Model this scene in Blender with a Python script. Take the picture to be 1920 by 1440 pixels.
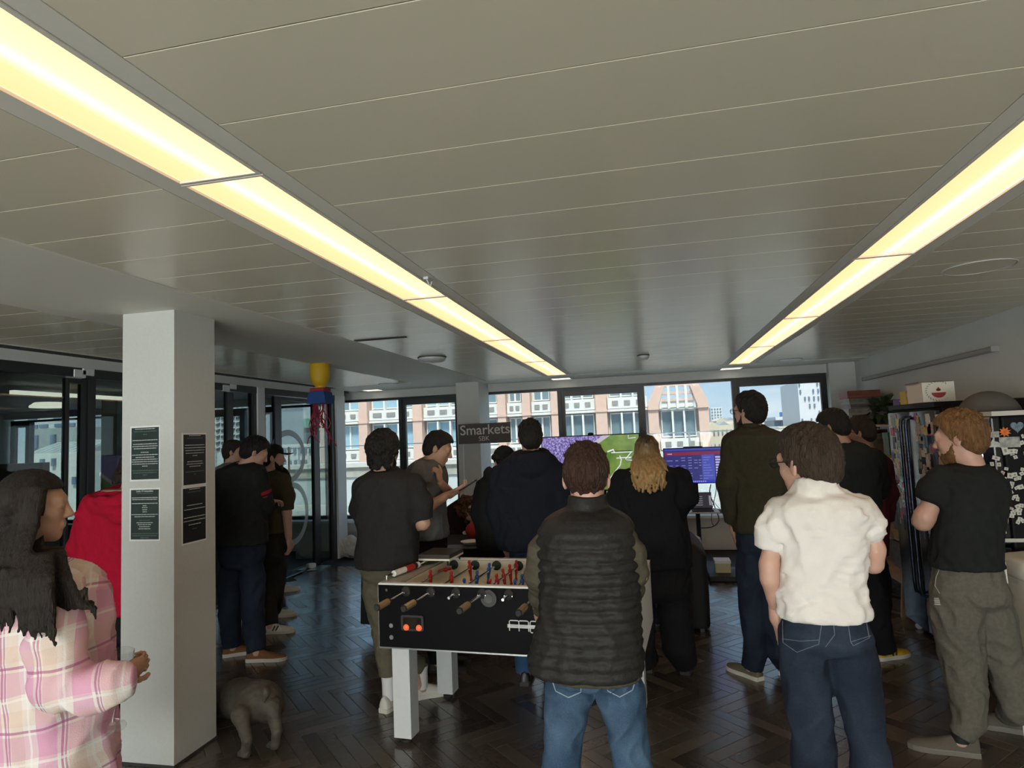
import bpy, bmesh, math, random
import numpy as np
from mathutils import Vector, Matrix

for o in list(bpy.data.objects):
    bpy.data.objects.remove(o, do_unlink=True)
SC = bpy.context.scene
COL = SC.collection
D = math.radians

# ------------------------------------------------------------------ camera
YAW, PITCH, ROLL, FPX, CAMH = D(12.092), D(4.598), D(-2.432), 1190.0, 1.65
_f = np.array([-math.sin(YAW)*math.cos(PITCH), math.cos(YAW)*math.cos(PITCH), math.sin(PITCH)])
_r = np.array([math.cos(YAW), math.sin(YAW), 0.0])
_u = np.cross(_r, _f)
CR = _r*math.cos(ROLL)+_u*math.sin(ROLL)
CU = _u*math.cos(ROLL)-_r*math.sin(ROLL)
CF = _f
CC = np.array([0.0, 0.0, CAMH])
cam_data = bpy.data.cameras.new('camera')
cam = bpy.data.objects.new('camera', cam_data)
COL.objects.link(cam)
cam_data.sensor_fit = 'HORIZONTAL'
cam_data.sensor_width = 36.0
cam_data.lens = 36.0*FPX/1920.0
cam_data.clip_start = 0.05
cam_data.clip_end = 2000
cam.matrix_world = Matrix(((CR[0], CU[0], -CF[0], CC[0]), (CR[1], CU[1], -CF[1], CC[1]),
                           (CR[2], CU[2], -CF[2], CC[2]), (0, 0, 0, 1)))
SC.camera = cam

# ------------------------------------------------------------------ light
SC.view_settings.view_transform = 'Standard'
SC.view_settings.look = 'None'
SC.view_settings.gamma = 1.0
SC.view_settings.use_curve_mapping = False
SC.view_settings.exposure = 0.0
SC.cycles.max_bounces = 6
SC.cycles.glossy_bounces = 3
SC.cycles.transmission_bounces = 4
SC.cycles.transparent_max_bounces = 12
SC.cycles.use_adaptive_sampling = True
SC.cycles.adaptive_threshold = 0.1
SC.cycles.adaptive_min_samples = 12
SKY_STRENGTH = 1.0
STRIP_EMIT = 2.7

world = bpy.data.worlds.new('sky')
SC.world = world
world.use_nodes = True
_nt = world.node_tree
_nt.nodes.clear()
_out = _nt.nodes.new('ShaderNodeOutputWorld')
_bg = _nt.nodes.new('ShaderNodeBackground')
_tc = _nt.nodes.new('ShaderNodeTexCoord')
_sep = _nt.nodes.new('ShaderNodeSeparateXYZ')
_map = _nt.nodes.new('ShaderNodeMapping')
_map.inputs['Scale'].default_value = (1.0, 1.0, 3.2)
_noi = _nt.nodes.new('ShaderNodeTexNoise')
_noi.inputs['Scale'].default_value = 4.2
_noi.inputs['Detail'].default_value = 8
_noi.inputs['Roughness'].default_value = 0.55
_rmp = _nt.nodes.new('ShaderNodeValToRGB')
_rmp.color_ramp.elements[0].position = 0.45
_rmp.color_ramp.elements[1].position = 0.66
_grad = _nt.nodes.new('ShaderNodeValToRGB')
_grad.color_ramp.elements[0].position = 0.0
_grad.color_ramp.elements[0].color = (0.66, 0.80, 0.92, 1)
_grad.color_ramp.elements[1].position = 0.5
_grad.color_ramp.elements[1].color = (0.22, 0.45, 0.78, 1)
_e = _grad.color_ramp.elements.new(0.14); _e.color = (0.36, 0.60, 0.86, 1)
_mix = _nt.nodes.new('ShaderNodeMix'); _mix.data_type = 'RGBA'
_mix.inputs['B'].default_value = (0.92, 0.96, 1.0, 1)
L = _nt.links.new
L(_tc.outputs['Generated'], _map.inputs['Vector']); L(_map.outputs[0], _noi.inputs['Vector'])
L(_noi.outputs['Fac'], _rmp.inputs[0]); L(_tc.outputs['Generated'], _sep.inputs[0])
L(_sep.outputs['Z'], _grad.inputs[0]); L(_grad.outputs[0], _mix.inputs['A'])
L(_rmp.outputs[0], _mix.inputs['Factor']); L(_mix.outputs['Result'], _bg.inputs[0]); L(_bg.outputs[0], _out.inputs[0])
_bg.inputs[1].default_value = SKY_STRENGTH

sun_data = bpy.data.lights.new('sun', 'SUN')
sun_data.energy = 5.0
sun_data.angle = D(12)
sun_data.color = (1.0, 0.95, 0.87)
sun = bpy.data.objects.new('sun', sun_data)
COL.objects.link(sun)
sun.location = (0, -20, 40)
sun.rotation_euler = (D(32), 0, D(14))      # sun high behind the camera, lighting the facades opposite

# daylight from the rear window wall behind the photographer
rear_data = bpy.data.lights.new('rear_daylight', 'AREA')
rear_data.shape = 'RECTANGLE'; rear_data.size = 6.6; rear_data.size_y = 1.3
rear_data.energy = 338.0
rear_data.color = (0.95, 0.99, 0.94)
rear = bpy.data.objects.new('rear_daylight', rear_data)
COL.objects.link(rear)
rear.location = (-0.9, -4.85, 0.85)
rear.rotation_euler = (D(90), 0, 0)       # faces +Y, into the room

# ------------------------------------------------------------------ projections used while laying the room out
def P(px, py, Y):
    d = CF+CR*(px-960)/FPX-CU*(py-720)/FPX
    return CC+d*(Y/d[1])
def PX(px, py, X):
    d = CF+CR*(px-960)/FPX-CU*(py-720)/FPX
    return CC+d*(X/d[0])
def G(px, py, z=0.0):
    d = CF+CR*(px-960)/FPX-CU*(py-720)/FPX
    return CC+d*((z-CAMH)/d[2])
def proj(p):
    v = np.array(p, float)-CC
    w = v@CF
    return (960+FPX*(v@CR)/w, 720-FPX*(v@CU)/w, w)

# ------------------------------------------------------------------ materials
MATS = {}
def mat(name, col, rough=0.6, metal=0.0, noise=0.0, nscale=20, bump=0.0, bscale=80, spec=0.5, coat=0.0,
        emit=None, estr=0.0, stretch=None, transl=0.0):
    if name in MATS: return MATS[name]
    m = bpy.data.materials.new(name); m.use_nodes = True
    nt = m.node_tree; b = nt.nodes['Principled BSDF']
    b.inputs['Base Color'].default_value = (*col, 1)
    b.inputs['Roughness'].default_value = rough
    b.inputs['Metallic'].default_value = metal
    b.inputs['Specular IOR Level'].default_value = spec
    b.inputs['Coat Weight'].default_value = coat
    b.inputs['Coat Roughness'].default_value = 0.12
    if emit:
        b.inputs['Emission Color'].default_value = (*emit, 1)
        b.inputs['Emission Strength'].default_value = estr
    tc = nt.nodes.new('ShaderNodeTexCoord')
    vec = tc.outputs['Object']
    if stretch:
        mp = nt.nodes.new('ShaderNodeMapping'); mp.inputs['Scale'].default_value = stretch
        nt.links.new(vec, mp.inputs[0]); vec = mp.outputs[0]
    if noise > 0:
        n = nt.nodes.new('ShaderNodeTexNoise'); n.inputs['Scale'].default_value = nscale
        n.inputs['Detail'].default_value = 5
        nt.links.new(vec, n.inputs['Vector'])
        r = nt.nodes.new('ShaderNodeMapRange')
        r.inputs[1].default_value = 0.25; r.inputs[2].default_value = 0.75
        r.inputs[3].default_value = 1-noise; r.inputs[4].default_value = 1+noise
        nt.links.new(n.outputs['Fac'], r.inputs[0])
        mx = nt.nodes.new('ShaderNodeVectorMath'); mx.operation = 'SCALE'
        mx.inputs[0].default_value = col
        nt.links.new(r.outputs[0], mx.inputs['Scale'])
        nt.links.new(mx.outputs[0], b.inputs['Base Color'])
    if bump > 0:
        n2 = nt.nodes.new('ShaderNodeTexNoise'); n2.inputs['Scale'].default_value = bscale
        n2.inputs['Detail'].default_value = 4
        nt.links.new(vec, n2.inputs['Vector'])
        bp = nt.nodes.new('ShaderNodeBump'); bp.inputs['Strength'].default_value = bump
        bp.inputs['Distance'].default_value = 0.01
        nt.links.new(n2.outputs['Fac'], bp.inputs['Height'])
        nt.links.new(bp.outputs[0], b.inputs['Normal'])
    MATS[name] = m
    return m

def emit_mat(name, col, s):
    m = mat(name, (0.0, 0.0, 0.0), emit=col, estr=s, rough=0.4)
    m.cycles.emission_sampling = 'NONE'      # small glowing details need no light sampling
    return m

def glass_mat(name, tint=(0.93, 0.97, 0.96), gloss=1.0):
    if name in MATS: return MATS[name]
    m = bpy.data.materials.new(name); m.use_nodes = True
    nt = m.node_tree; nt.nodes.clear()
    out = nt.nodes.new('ShaderNodeOutputMaterial')
    tr = nt.nodes.new('ShaderNodeBsdfTransparent'); tr.inputs[0].default_value = (*tint, 1)
    gl = nt.nodes.new('ShaderNodeBsdfGlossy'); gl.inputs['Roughness'].default_value = 0.02
    lw = nt.nodes.new('ShaderNodeLayerWeight'); lw.inputs[0].default_value = 0.5
    pw = nt.nodes.new('ShaderNodeMath'); pw.operation = 'POWER'; pw.inputs[1].default_value = 4.5
    ml = nt.nodes.new('ShaderNodeMath'); ml.operation = 'MULTIPLY_ADD'; ml.inputs[1].default_value = 0.9*min(gloss, 1.1); ml.inputs[2].default_value = 0.035*gloss
    mx = nt.nodes.new('ShaderNodeMixShader')
    nt.links.new(lw.outputs['Facing'], pw.inputs[0]); nt.links.new(pw.outputs[0], ml.inputs[0]); nt.links.new(ml.outputs[0], mx.inputs[0])
    nt.links.new(tr.outputs[0], mx.inputs[1]); nt.links.new(gl.outputs[0], mx.inputs[2])
    nt.links.new(mx.outputs[0], out.inputs[0])
    MATS[name] = m
    return m

# ------------------------------------------------------------------ mesh helpers
class MB:
    """collects simple shapes in world coordinates"""
    def __init__(s): s.v = []; s.f = []
    def add(s, v, f):
        o = len(s.v); s.v += [tuple(map(float, q)) for q in v]; s.f += [tuple(i+o for i in q) for q in f]; return s
    def box(s, x0, x1, y0, y1, z0, z1, rz=0.0, c=None, taper=None):
        v = [(x, y, z) for z in (z0, z1) for y in (y0, y1) for x in (x0, x1)]
        if taper:
            cx, cy = (x0+x1)/2, (y0+y1)/2
            v = [((x-cx)*(taper if z == z1 else 1)+cx, (y-cy)*(taper if z == z1 else 1)+cy, z) for x, y, z in v]
        if rz:
            cx, cy = c if c else ((x0+x1)/2, (y0+y1)/2)
            ca, sa = math.cos(rz), math.sin(rz)
            v = [(cx+(x-cx)*ca-(y-cy)*sa, cy+(x-cx)*sa+(y-cy)*ca, z) for x, y, z in v]
        return s.add(v, [(0, 2, 3, 1), (4, 5, 7, 6), (0, 1, 5, 4), (2, 6, 7, 3), (0, 4, 6, 2), (1, 3, 7, 5)])
    def bbox(s, x0, x1, y0, y1, z0, z1, bev=0.01, seg=2, rz=0.0, c=None):
        bm = bmesh.new()
        bmesh.ops.create_cube(bm, size=1)
        for q in bm.verts:
            q.co = ((x0+x1)/2+q.co.x*(x1-x0), (y0+y1)/2+q.co.y*(y1-y0), (z0+z1)/2+q.co.z*(z1-z0))
        bmesh.ops.bevel(bm, geom=list(bm.edges), offset=bev, segments=seg, profile=0.5, affect='EDGES')
        bm.verts.index_update()
        v = [tuple(q.co) for q in bm.verts]; f = [tuple(q.index for q in p.verts) for p in bm.faces]
        bm.free()
        if rz:
            cx, cy = c if c else ((x0+x1)/2, (y0+y1)/2)
            ca, sa = math.cos(rz), math.sin(rz)
            v = [(cx+(x-cx)*ca-(y-cy)*sa, cy+(x-cx)*sa+(y-cy)*ca, z) for x, y, z in v]
        return s.add(v, f)
    def tube(s, pts, r, n=8, caps=True):
        pts = [Vector(p) for p in pts]
        rr = r if isinstance(r, (list, tuple)) else [r]*len(pts)
        v = []; f = []
        up = None
        for i, p in enumerate(pts):
            t = (pts[min(i+1, len(pts)-1)]-pts[max(i-1, 0)]).normalized()
            if up is None:
                a = Vector((0, 0, 1)) if abs(t.z) < 0.9 else Vector((1, 0, 0))
                up = (a-t*a.dot(t)).normalized()
            else:
                up = (up-t*up.dot(t)).normalized()
            sd = t.cross(up)
            for k in range(n):
                a = 2*math.pi*k/n
                v.append(tuple(p+(up*math.cos(a)+sd*math.sin(a))*rr[i]))
        for i in range(len(pts)-1):
            for k in range(n):
                f.append((i*n+k, i*n+(k+1) % n, (i+1)*n+(k+1) % n, (i+1)*n+k))
        if caps:
            f.append(tuple(range(n))[::-1]); f.append(tuple(range((len(pts)-1)*n, len(pts)*n)))
        return s.add(v, f)
    def lathe(s, prof, c, axis='z', n=20, rot=None):
        """prof: (radius, height) pairs; revolved about an axis through c"""
        v = []; f = []
        for r, h in prof:
            for k in range(n):
                a = 2*math.pi*k/n
                x, y = r*math.cos(a), r*math.sin(a)
                q = {'z': (x, y, h), 'y': (x, h, y), 'x': (h, x, y)}[axis]
                if rot is not None: q = tuple(rot@Vector(q))
                v.append((c[0]+q[0], c[1]+q[1], c[2]+q[2]))
        m = len(prof)
        for i in range(m-1):
            for k in range(n):
                f.append((i*n+k, i*n+(k+1) % n, (i+1)*n+(k+1) % n, (i+1)*n+k))
        f.append(tuple(range(n))[::-1]); f.append(tuple(range((m-1)*n, m*n)))
        return s.add(v, f)
    def prism(s, poly, o, ex, ey, ez, d):
        """2-D polygon in the frame o + x*ex + y*ey, pushed d along ez"""
        o, ex, ey, ez = map(Vector, (o, ex, ey, ez)); n = len(poly)
        a = [tuple(o+ex*x+ey*y) for x, y in poly]; b = [tuple(o+ex*x+ey*y+ez*d) for x, y in poly]
        f = [tuple(range(n)), tuple(range(n, 2*n))[::-1]]+[(i, i+n, (i+1) % n+n, (i+1) % n) for i in range(n)]
        return s.add(a+b, f)
    def build(s, name, m, parent=None, smooth=False, auto=None):
        return mesh_obj(name, s.v, s.f, m, parent, smooth, auto)

def wloc(o):
    p = Vector((0, 0, 0))
    while o is not None:
        p += o.location; o = o.parent
    return p

def mesh_obj(name, v, f, m, parent=None, smooth=False, auto=None, origin=None):
    v = np.asarray(v, dtype=np.float64).reshape(-1, 3)
    if parent is not None: base = np.array(wloc(parent))
    elif origin is not None: base = np.array(origin)
    else:
        base = np.array([(v[:, 0].min()+v[:, 0].max())/2, (v[:, 1].min()+v[:, 1].max())/2, v[:, 2].min()])
    me = bpy.data.meshes.new(name)
    if isinstance(f, np.ndarray):
        fill_mesh(me, v-base, f)
    else:
        me.from_pydata([tuple(q) for q in (v-base)], [], f)
    me.update()
    if not isinstance(f, np.ndarray):
        bm = bmesh.new(); bm.from_mesh(me); bmesh.ops.recalc_face_normals(bm, faces=bm.faces); bm.to_mesh(me); bm.free()
    if smooth:
        me.polygons.foreach_set('use_smooth', [True]*len(me.polygons))
        if auto: me.set_sharp_from_angle(angle=D(auto))
    o = bpy.data.objects.new(name, me)
    COL.objects.link(o)
    ms = m if isinstance(m, (list, tuple)) else [m]
    for q in ms: me.materials.append(q)
    if parent is not None: o.parent = parent
    else: o.location = base
    return o

def fill_mesh(me, v, q):
    me.vertices.add(len(v)); me.vertices.foreach_set('co', v.astype(np.float32).ravel())
    me.loops.add(q.size); me.loops.foreach_set('vertex_index', q.astype(np.int32).ravel())
    me.polygons.add(len(q)); me.polygons.foreach_set('loop_start', np.arange(0, q.size, q.shape[1], dtype=np.int32))
    me.update(calc_edges=True); me.validate()

def empty(name, loc):
    o = bpy.data.objects.new(name, None); COL.objects.link(o)
    o.empty_display_size = 0.1
    o.location = tuple(float(q) for q in loc)
    return o

def tag(o, label=None, cat=None, group=None, kind=None):
    if label: o['label'] = label
    if cat: o['category'] = cat
    if group: o['group'] = group
    if kind: o['kind'] = kind
    return o

def thing(name, label, cat, loc, group=None):
    return tag(empty(name, loc), label, cat, group)

def struct(o): o['kind'] = 'structure'; return o

def text_mesh(txt, size, o, ex, ey, depth=0.002, align='LEFT', bold=0.0):
    """letters as mesh data: frame origin o, reading direction ex, up ey"""
    cu = bpy.data.curves.new('lettering', 'FONT'); cu.body = txt; cu.size = size; cu.extrude = depth; cu.align_x = align
    cu.offset = bold
    cu.resolution_u = 4
    t = bpy.data.objects.new('lettering', cu); COL.objects.link(t)
    dg = bpy.context.evaluated_depsgraph_get(); dg.update()
    me = bpy.data.meshes.new_from_object(t.evaluated_get(dg))
    v = [q.co.copy() for q in me.vertices]; f = [tuple(p.vertices) for p in me.polygons]
    bpy.data.objects.remove(t); bpy.data.curves.remove(cu); bpy.data.meshes.remove(me)
    o, ex, ey = Vector(o), Vector(ex).normalized(), Vector(ey).normalized(); ez = ex.cross(ey)
    return [tuple(o+ex*q.x+ey*q.y+ez*q.z) for q in v], f

# ------------------------------------------------------------------ implicit surfaces (people, dog, cloth)
def smin(a, b, k):
    if k <= 0: return np.minimum(a, b)
    h = np.maximum(k-np.abs(a-b), 0)/k
    return np.minimum(a, b)-h*h*k*0.25

class Sdf:
    def __init__(s): s.pr = []; s.post = []
    def cap(s, a, b, ra, rb, k=0.02, flat=False, sub=False):
        a = np.array(a, float); b = np.array(b, float); r = max(ra, rb)
        lo = np.minimum(a, b)-r; hi = np.maximum(a, b)+r
        def fn(x, y, z):
            ab = b-a; L2 = max(ab@ab, 1e-9)
            t0 = ((x-a[0])*ab[0]+(y-a[1])*ab[1]+(z-a[2])*ab[2])/L2
            t = np.clip(t0, 0, 1)
            d = np.sqrt((x-a[0]-t*ab[0])**2+(y-a[1]-t*ab[1])**2+(z-a[2]-t*ab[2])**2)-(ra+(rb-ra)*t)
            if flat: d = np.maximum(d, (t0-1)*math.sqrt(L2))
            return d
        s.pr.append((fn, lo, hi, k, sub)); return s
    def chain(s, pts, k=0.02, flat=False):
        for i in range(len(pts)-1):
            s.cap(pts[i][:3], pts[i+1][:3], pts[i][3], pts[i+1][3], k, flat and i == len(pts)-2)
        return s
    def ell(s, c, r, k=0.02, R=None, sub=False):
        c = np.array(c, float); r = np.array(r, float); m = max(r)
        def fn(x, y, z):
            q = (x-c[0], y-c[1], z-c[2])
            if R is not None:
                q = tuple(R[0, i]*q[0]+R[1, i]*q[1]+R[2, i]*q[2] for i in range(3))
            k0 = np.sqrt((q[0]/r[0])**2+(q[1]/r[1])**2+(q[2]/r[2])**2)
            k1 = np.sqrt((q[0]/r[0]**2)**2+(q[1]/r[1]**2)**2+(q[2]/r[2]**2)**2)+1e-9
            return k0*(k0-1)/k1
        s.pr.append((fn, c-m, c+m, k, sub)); return s
    def rows(s, tab, n=2.4, k=0.03, kb=0.0):
        """stack of super-ellipses: tab rows (z, cx, cy, a, b)"""
        tab = np.array(sorted(tab, key=lambda q: q[0]), float)
        zz = tab[:, 0]; fine = np.linspace(zz[0], zz[-1], 160)
        cols = []
        for j in range(1, 5):
            m = np.gradient(tab[:, j], zz) if len(zz) > 2 else np.full(len(zz), (tab[-1, j]-tab[0, j])/(zz[-1]-zz[0]))
            i = np.clip(np.searchsorted(zz, fine)-1, 0, len(zz)-2)
            h = zz[i+1]-zz[i]; t = (fine-zz[i])/h
            c = (2*t**3-3*t**2+1)*tab[i, j]+(t**3-2*t**2+t)*h*m[i]+(-2*t**3+3*t**2)*tab[i+1, j]+(t**3-t**2)*h*m[i+1]
            cols.append(c)
        A = max(cols[2].max(), 0.01); B = max(cols[3].max(), 0.01)
        lo = np.array([(cols[0]-cols[2]).min(), (cols[1]-cols[3]).min(), zz[0]])
        hi = np.array([(cols[0]+cols[2]).max(), (cols[1]+cols[3]).max(), zz[-1]])
        def fn(x, y, z):
            z1 = np.clip(z, zz[0], zz[-1])
            cx, cy, a, b = (np.interp(z1, fine, c) for c in cols)
            a = np.maximum(a, 0.004); b = np.maximum(b, 0.004)
            e = (np.abs((x-cx)/a)**n+np.abs((y-cy)/b)**n)**(1.0/n)
            d = (e-1)*np.minimum(a, b)
            d = np.maximum(d, z-zz[-1])
            return -smin(-d, -(zz[0]-z), kb) if kb else np.maximum(d, zz[0]-z)
        s.pr.append((fn, lo, hi, k, False)); return s
    def build(s, res, pad=0.03):
        lo = np.min([p[1] for p in s.pr if not p[4]], axis=0)-pad
        hi = np.max([p[2] for p in s.pr if not p[4]], axis=0)+pad
        n = np.ceil((hi-lo)/res).astype(int)+1
        ax = [lo[i]+res*np.arange(n[i]) for i in range(3)]
        d = np.full(n, 0.5, dtype=np.float32)
        for fn, a, b, k, sub in s.pr:
            m = k+3*res+0.01
            i0 = np.clip(np.floor((a-m-lo)/res).astype(int), 0, n-1); i1 = np.clip(np.ceil((b+m-lo)/res).astype(int)+1, 1, n)
            if np.any(i1 <= i0): continue
            sl = tuple(slice(i0[j], i1[j]) for j in range(3))
            x = ax[0][sl[0]][:, None, None]; y = ax[1][sl[1]][None, :, None]; z = ax[2][sl[2]][None, None, :]
            e = fn(x, y, z).astype(np.float32)
            if sub: d[sl] = -smin(-d[sl], e, k)
            else: d[sl] = smin(d[sl], e, k)
        for fn in s.post:
            sel = np.where(np.abs(d) < 0.035)
            d[sel] = fn(ax[0][sel[0]], ax[1][sel[1]], ax[2][sel[2]], d[sel])
        return nets(d, lo, res)

def nets(d, lo, res):
    ins = d < 0
    n = d.shape
    c = [ins[i:n[0]-1+i, j:n[1]-1+j, k:n[2]-1+k] for i in (0, 1) for j in (0, 1) for k in (0, 1)]
    cnt = sum(q.astype(np.int8) for q in c)
    act = (cnt > 0) & (cnt < 8)
    I, J, K = np.nonzero(act)
    idx = np.full(act.shape, -1, dtype=np.int32); idx[I, J, K] = np.arange(len(I))
    acc = np.zeros((len(I), 3)); num = np.zeros(len(I))
    cor = [(i, j, k) for i in (0, 1) for j in (0, 1) for k in (0, 1)]
    val = {q: d[I+q[0], J+q[1], K+q[2]] for q in cor}
    for a in cor:
        for axn in range(3):
            if a[axn] == 0:
                b = list(a); b[axn] = 1; b = tuple(b)
                va, vb = val[a], val[b]
                m = (va < 0) != (vb < 0)
                t = np.where(m, va/np.where(m, va-vb, 1), 0)
                for ch in range(3):
                    acc[:, ch] += np.where(m, a[ch]+(t if ch == axn else 0), 0)
                num += m
    V = lo+res*(np.stack([I, J, K], 1)+acc/num[:, None])
    Q = []
    for axn in range(3):
        u, w = [(1, 2), (2, 0), (0, 1)][axn]
        sa = [slice(None)]*3; sb = [slice(None)]*3
        sa[axn] = slice(0, -1); sb[axn] = slice(1, None)
        ch = ins[tuple(sa)] != ins[tuple(sb)]
        e = np.nonzero(ch)
        e = np.stack(e, 1)
        ok = (e[:, u] > 0) & (e[:, w] > 0) & (e[:, u] < n[u]-1) & (e[:, w] < n[w]-1)
        e = e[ok]
        neg = ins[e[:, 0], e[:, 1], e[:, 2]]
        q = []
        for du, dw in ((-1, -1), (0, -1), (0, 0), (-1, 0)):
            g = e.copy(); g[:, u] += du; g[:, w] += dw
            q.append(idx[g[:, 0], g[:, 1], g[:, 2]])
        q = np.stack(q, 1)
        q = np.where(neg[:, None], q, q[:, ::-1])
        Q.append(q)
    Q = np.concatenate(Q); Q = Q[(Q >= 0).all(1)]
    return V, Q

def folds(seed, amp, wl, zstretch=1.0, num=7):
    rg = np.random.RandomState(seed)
    ks = rg.normal(size=(num, 3)); ks /= np.linalg.norm(ks, axis=1)[:, None]
    ks *= (2*math.pi/wl)*rg.uniform(0.6, 1.6, size=(num, 1)); ks[:, 2] *= zstretch
    ph = rg.uniform(0, 6.28, num)
    def fn(x, y, z, d):
        w = 0
        wx = x+0.02*np.sin(31*z+ph[0]); wz = z+0.02*np.sin(27*x+ph[1])
        for k, p in zip(ks, ph): w = w+np.sin(k[0]*wx+k[1]*y+k[2]*wz+p)
        w = w/math.sqrt(num)
        return d-amp*(1-np.abs(w))
    return fn

def cutfn(cuts):
    def fn(x, y, z, d):
        for e, n, r in cuts:
            h = (x-e[0])*n[0]+(y-e[1])*n[1]+(z-e[2])*n[2]
            if r is None: d = np.maximum(d, h)
            else: d = np.where(((x-e[0])**2+(y-e[1])**2+(z-e[2])**2-h*h < (r*1.08)**2) & (np.abs(h) < r*1.2), np.maximum(d, h), d)
        return d
    return fn

def join_parts(parts):
    V = []; Q = []; o = 0
    for v, q in parts:
        V.append(v); Q.append(q+o); o += len(v)
    return np.concatenate(V), np.concatenate(Q)
# ================================================================== ROOM SHELL
CEIL = 2.42
XR, XL, YW, YB = 2.65, -4.5, 9.2, -5.0
M_white = mat('wall_paint', (0.62, 0.63, 0.61), 0.75, noise=0.04, nscale=3, bump=0.05, bscale=150)
M_soffit = mat('soffit_paint', (0.70, 0.69, 0.62), 0.6, bump=0.03, bscale=200)
M_panel = mat('metal_ceiling_panel', (0.72, 0.675, 0.54), 0.27, noise=0.03, nscale=900, spec=0.6)
M_dark = mat('ceiling_void', (0.04, 0.04, 0.04), 0.9)
M_frame = mat('black_aluminium', (0.018, 0.02, 0.022), 0.4, spec=0.5)
M_wframe = mat('white_aluminium', (0.68, 0.70, 0.70), 0.45)
M_glass = glass_mat('window_glass', (0.95, 0.98, 0.975), 0.4)
M_pglass = glass_mat('partition_glass', (0.62, 0.68, 0.66), 1.25)
M_chrome = mat('brushed_steel', (0.62, 0.63, 0.63), 0.3, metal=1.0)
M_cream = mat('cream_panel', (0.60, 0.58, 0.52), 0.6)

# ---- floor : dark herringbone
def wood_mat():
    m = bpy.data.materials.new('dark_oak'); m.use_nodes = True
    nt = m.node_tree; b = nt.nodes['Principled BSDF']; L = nt.links.new
    oi = nt.nodes.new('ShaderNodeObjectInfo'); ge = nt.nodes.new('ShaderNodeNewGeometry')
    ad = nt.nodes.new('ShaderNodeMath'); ad.operation = 'ADD'; L(oi.outputs['Random'], ad.inputs[0]); L(ge.outputs['Random Per Island'], ad.inputs[1])
    fr = nt.nodes.new('ShaderNodeMath'); fr.operation = 'FRACT'; L(ad.outputs[0], fr.inputs[0])
    geo = nt.nodes.new('ShaderNodeNewGeometry')
    mp = nt.nodes.new('ShaderNodeMapping'); mp.inputs['Rotation'].default_value = (0, 0, D(45)); mp.inputs['Scale'].default_value = (22, 22, 22)
    L(geo.outputs['Position'], mp.inputs[0])
    wn = nt.nodes.new('ShaderNodeTexNoise'); wn.inputs['Scale'].default_value = 1.6; wn.inputs['Detail'].default_value = 7; wn.inputs['Distortion'].default_value = 1.2
    L(mp.outputs[0], wn.inputs['Vector'])
    cr = nt.nodes.new('ShaderNodeValToRGB')
    cr.color_ramp.elements[0].color = (0.042, 0.035, 0.030, 1); cr.color_ramp.elements[1].color = (0.125, 0.102, 0.082, 1)
    m1 = nt.nodes.new('ShaderNodeMath'); m1.operation = 'MULTIPLY'; m1.inputs[1].default_value = 0.42; L(wn.outputs['Fac'], m1.inputs[0])
    m2 = nt.nodes.new('ShaderNodeMath'); m2.operation = 'MULTIPLY_ADD'; m2.inputs[1].default_value = 0.72; L(fr.outputs[0], m2.inputs[0]); L(m1.outputs[0], m2.inputs[2])
    L(m2.outputs[0], cr.inputs[0]); L(cr.outputs[0], b.inputs['Base Color'])
    b.inputs['Specular IOR Level'].default_value = 0.75; b.inputs['Coat Weight'].default_value = 0.35; b.inputs['Coat Roughness'].default_value = 0.2
    rr = nt.nodes.new('ShaderNodeMapRange'); rr.inputs[3].default_value = 0.16; rr.inputs[4].default_value = 0.32
    L(fr.outputs[0], rr.inputs[0]); L(rr.outputs[0], b.inputs['Roughness'])
    bp = nt.nodes.new('ShaderNodeBump'); bp.inputs['Strength'].default_value = 0.25; bp.inputs['Distance'].default_value = 0.004
    L(wn.outputs['Fac'], bp.inputs['Height']); L(bp.outputs[0], b.inputs['Normal'])
    return m
M_wood = wood_mat()
floor = MB().box(-11.2, 2.9, YB-.2, 9.3, -0.25, -0.006).build('floor', mat('floor_joint', (0.008, 0.007, 0.006), 0.7))
struct(floor)
PL, PW = 0.40, 0.08
def plank_mesh(rot):
    mb = MB(); g = 0.0011; b = 0.0012
    v = []
    for z, e in ((-0.006, g), (-b*0.6, g), (0.0, g+b)):
        for x, y in ((e, e), (PL-e, e), (PL-e, PW-e), (e, PW-e)): v.append((x-PL/2, y-PW/2, z))
    f = [(8, 9, 10, 11)]+[(i+4*k, (i+1) % 4+4*k, (i+1) % 4+4*(k+1), i+4*(k+1)) for k in (0, 1) for i in range(4)]
    c, s_ = math.cos(rot), math.sin(rot)
    return [(x*c-y*s_, x*s_+y*c, z) for x, y, z in v], f
pm = [plank_mesh(-math.pi/4), plank_mesh(math.pi/4)]
rng = random.Random(5)
planks = []
for i in range(-140, 200):
    for j in range(-14, 22):
        ox, oy = i*PW+j*PL, i*PW-j*PL
        for kind, (cx, cy) in enumerate(((ox+PL/2, oy+PW/2), (ox+PL+PW/2, oy+PW-PL/2))):
            wx, wy = (cx+cy)*math.sqrt(.5), (cy-cx)*math.sqrt(.5)
            if -4.42 < wx < 2.5 and 0.2 < wy < 9.0:
                p = proj((wx, wy, 0))
                inside = -40 < p[0] < 1960 and p[2] > 0.3 and p[1] < 1500
                planks.append((-(p[2]) if inside else -100-wy, wx, wy, kind))
planks.sort(reverse=True)
plank_me = []
for v, f in pm:
    me = bpy.data.meshes.new('plank'); me.from_pydata(v, [], f); me.update(); me.materials.append(M_wood); plank_me.append(me)
for s, wx, wy, kind in planks[:300]:
    o = bpy.data.objects.new('plank', plank_me[kind]); COL.objects.link(o); o.parent = floor
    o.location = Vector((wx, wy, 0.0005*rng.random()))-floor.location
mb = MB()
for s, wx, wy, kind in planks[300:]:
    v, f = pm[kind]; mb.add([(x+wx, y+wy, z) for x, y, z in v], f)
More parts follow.
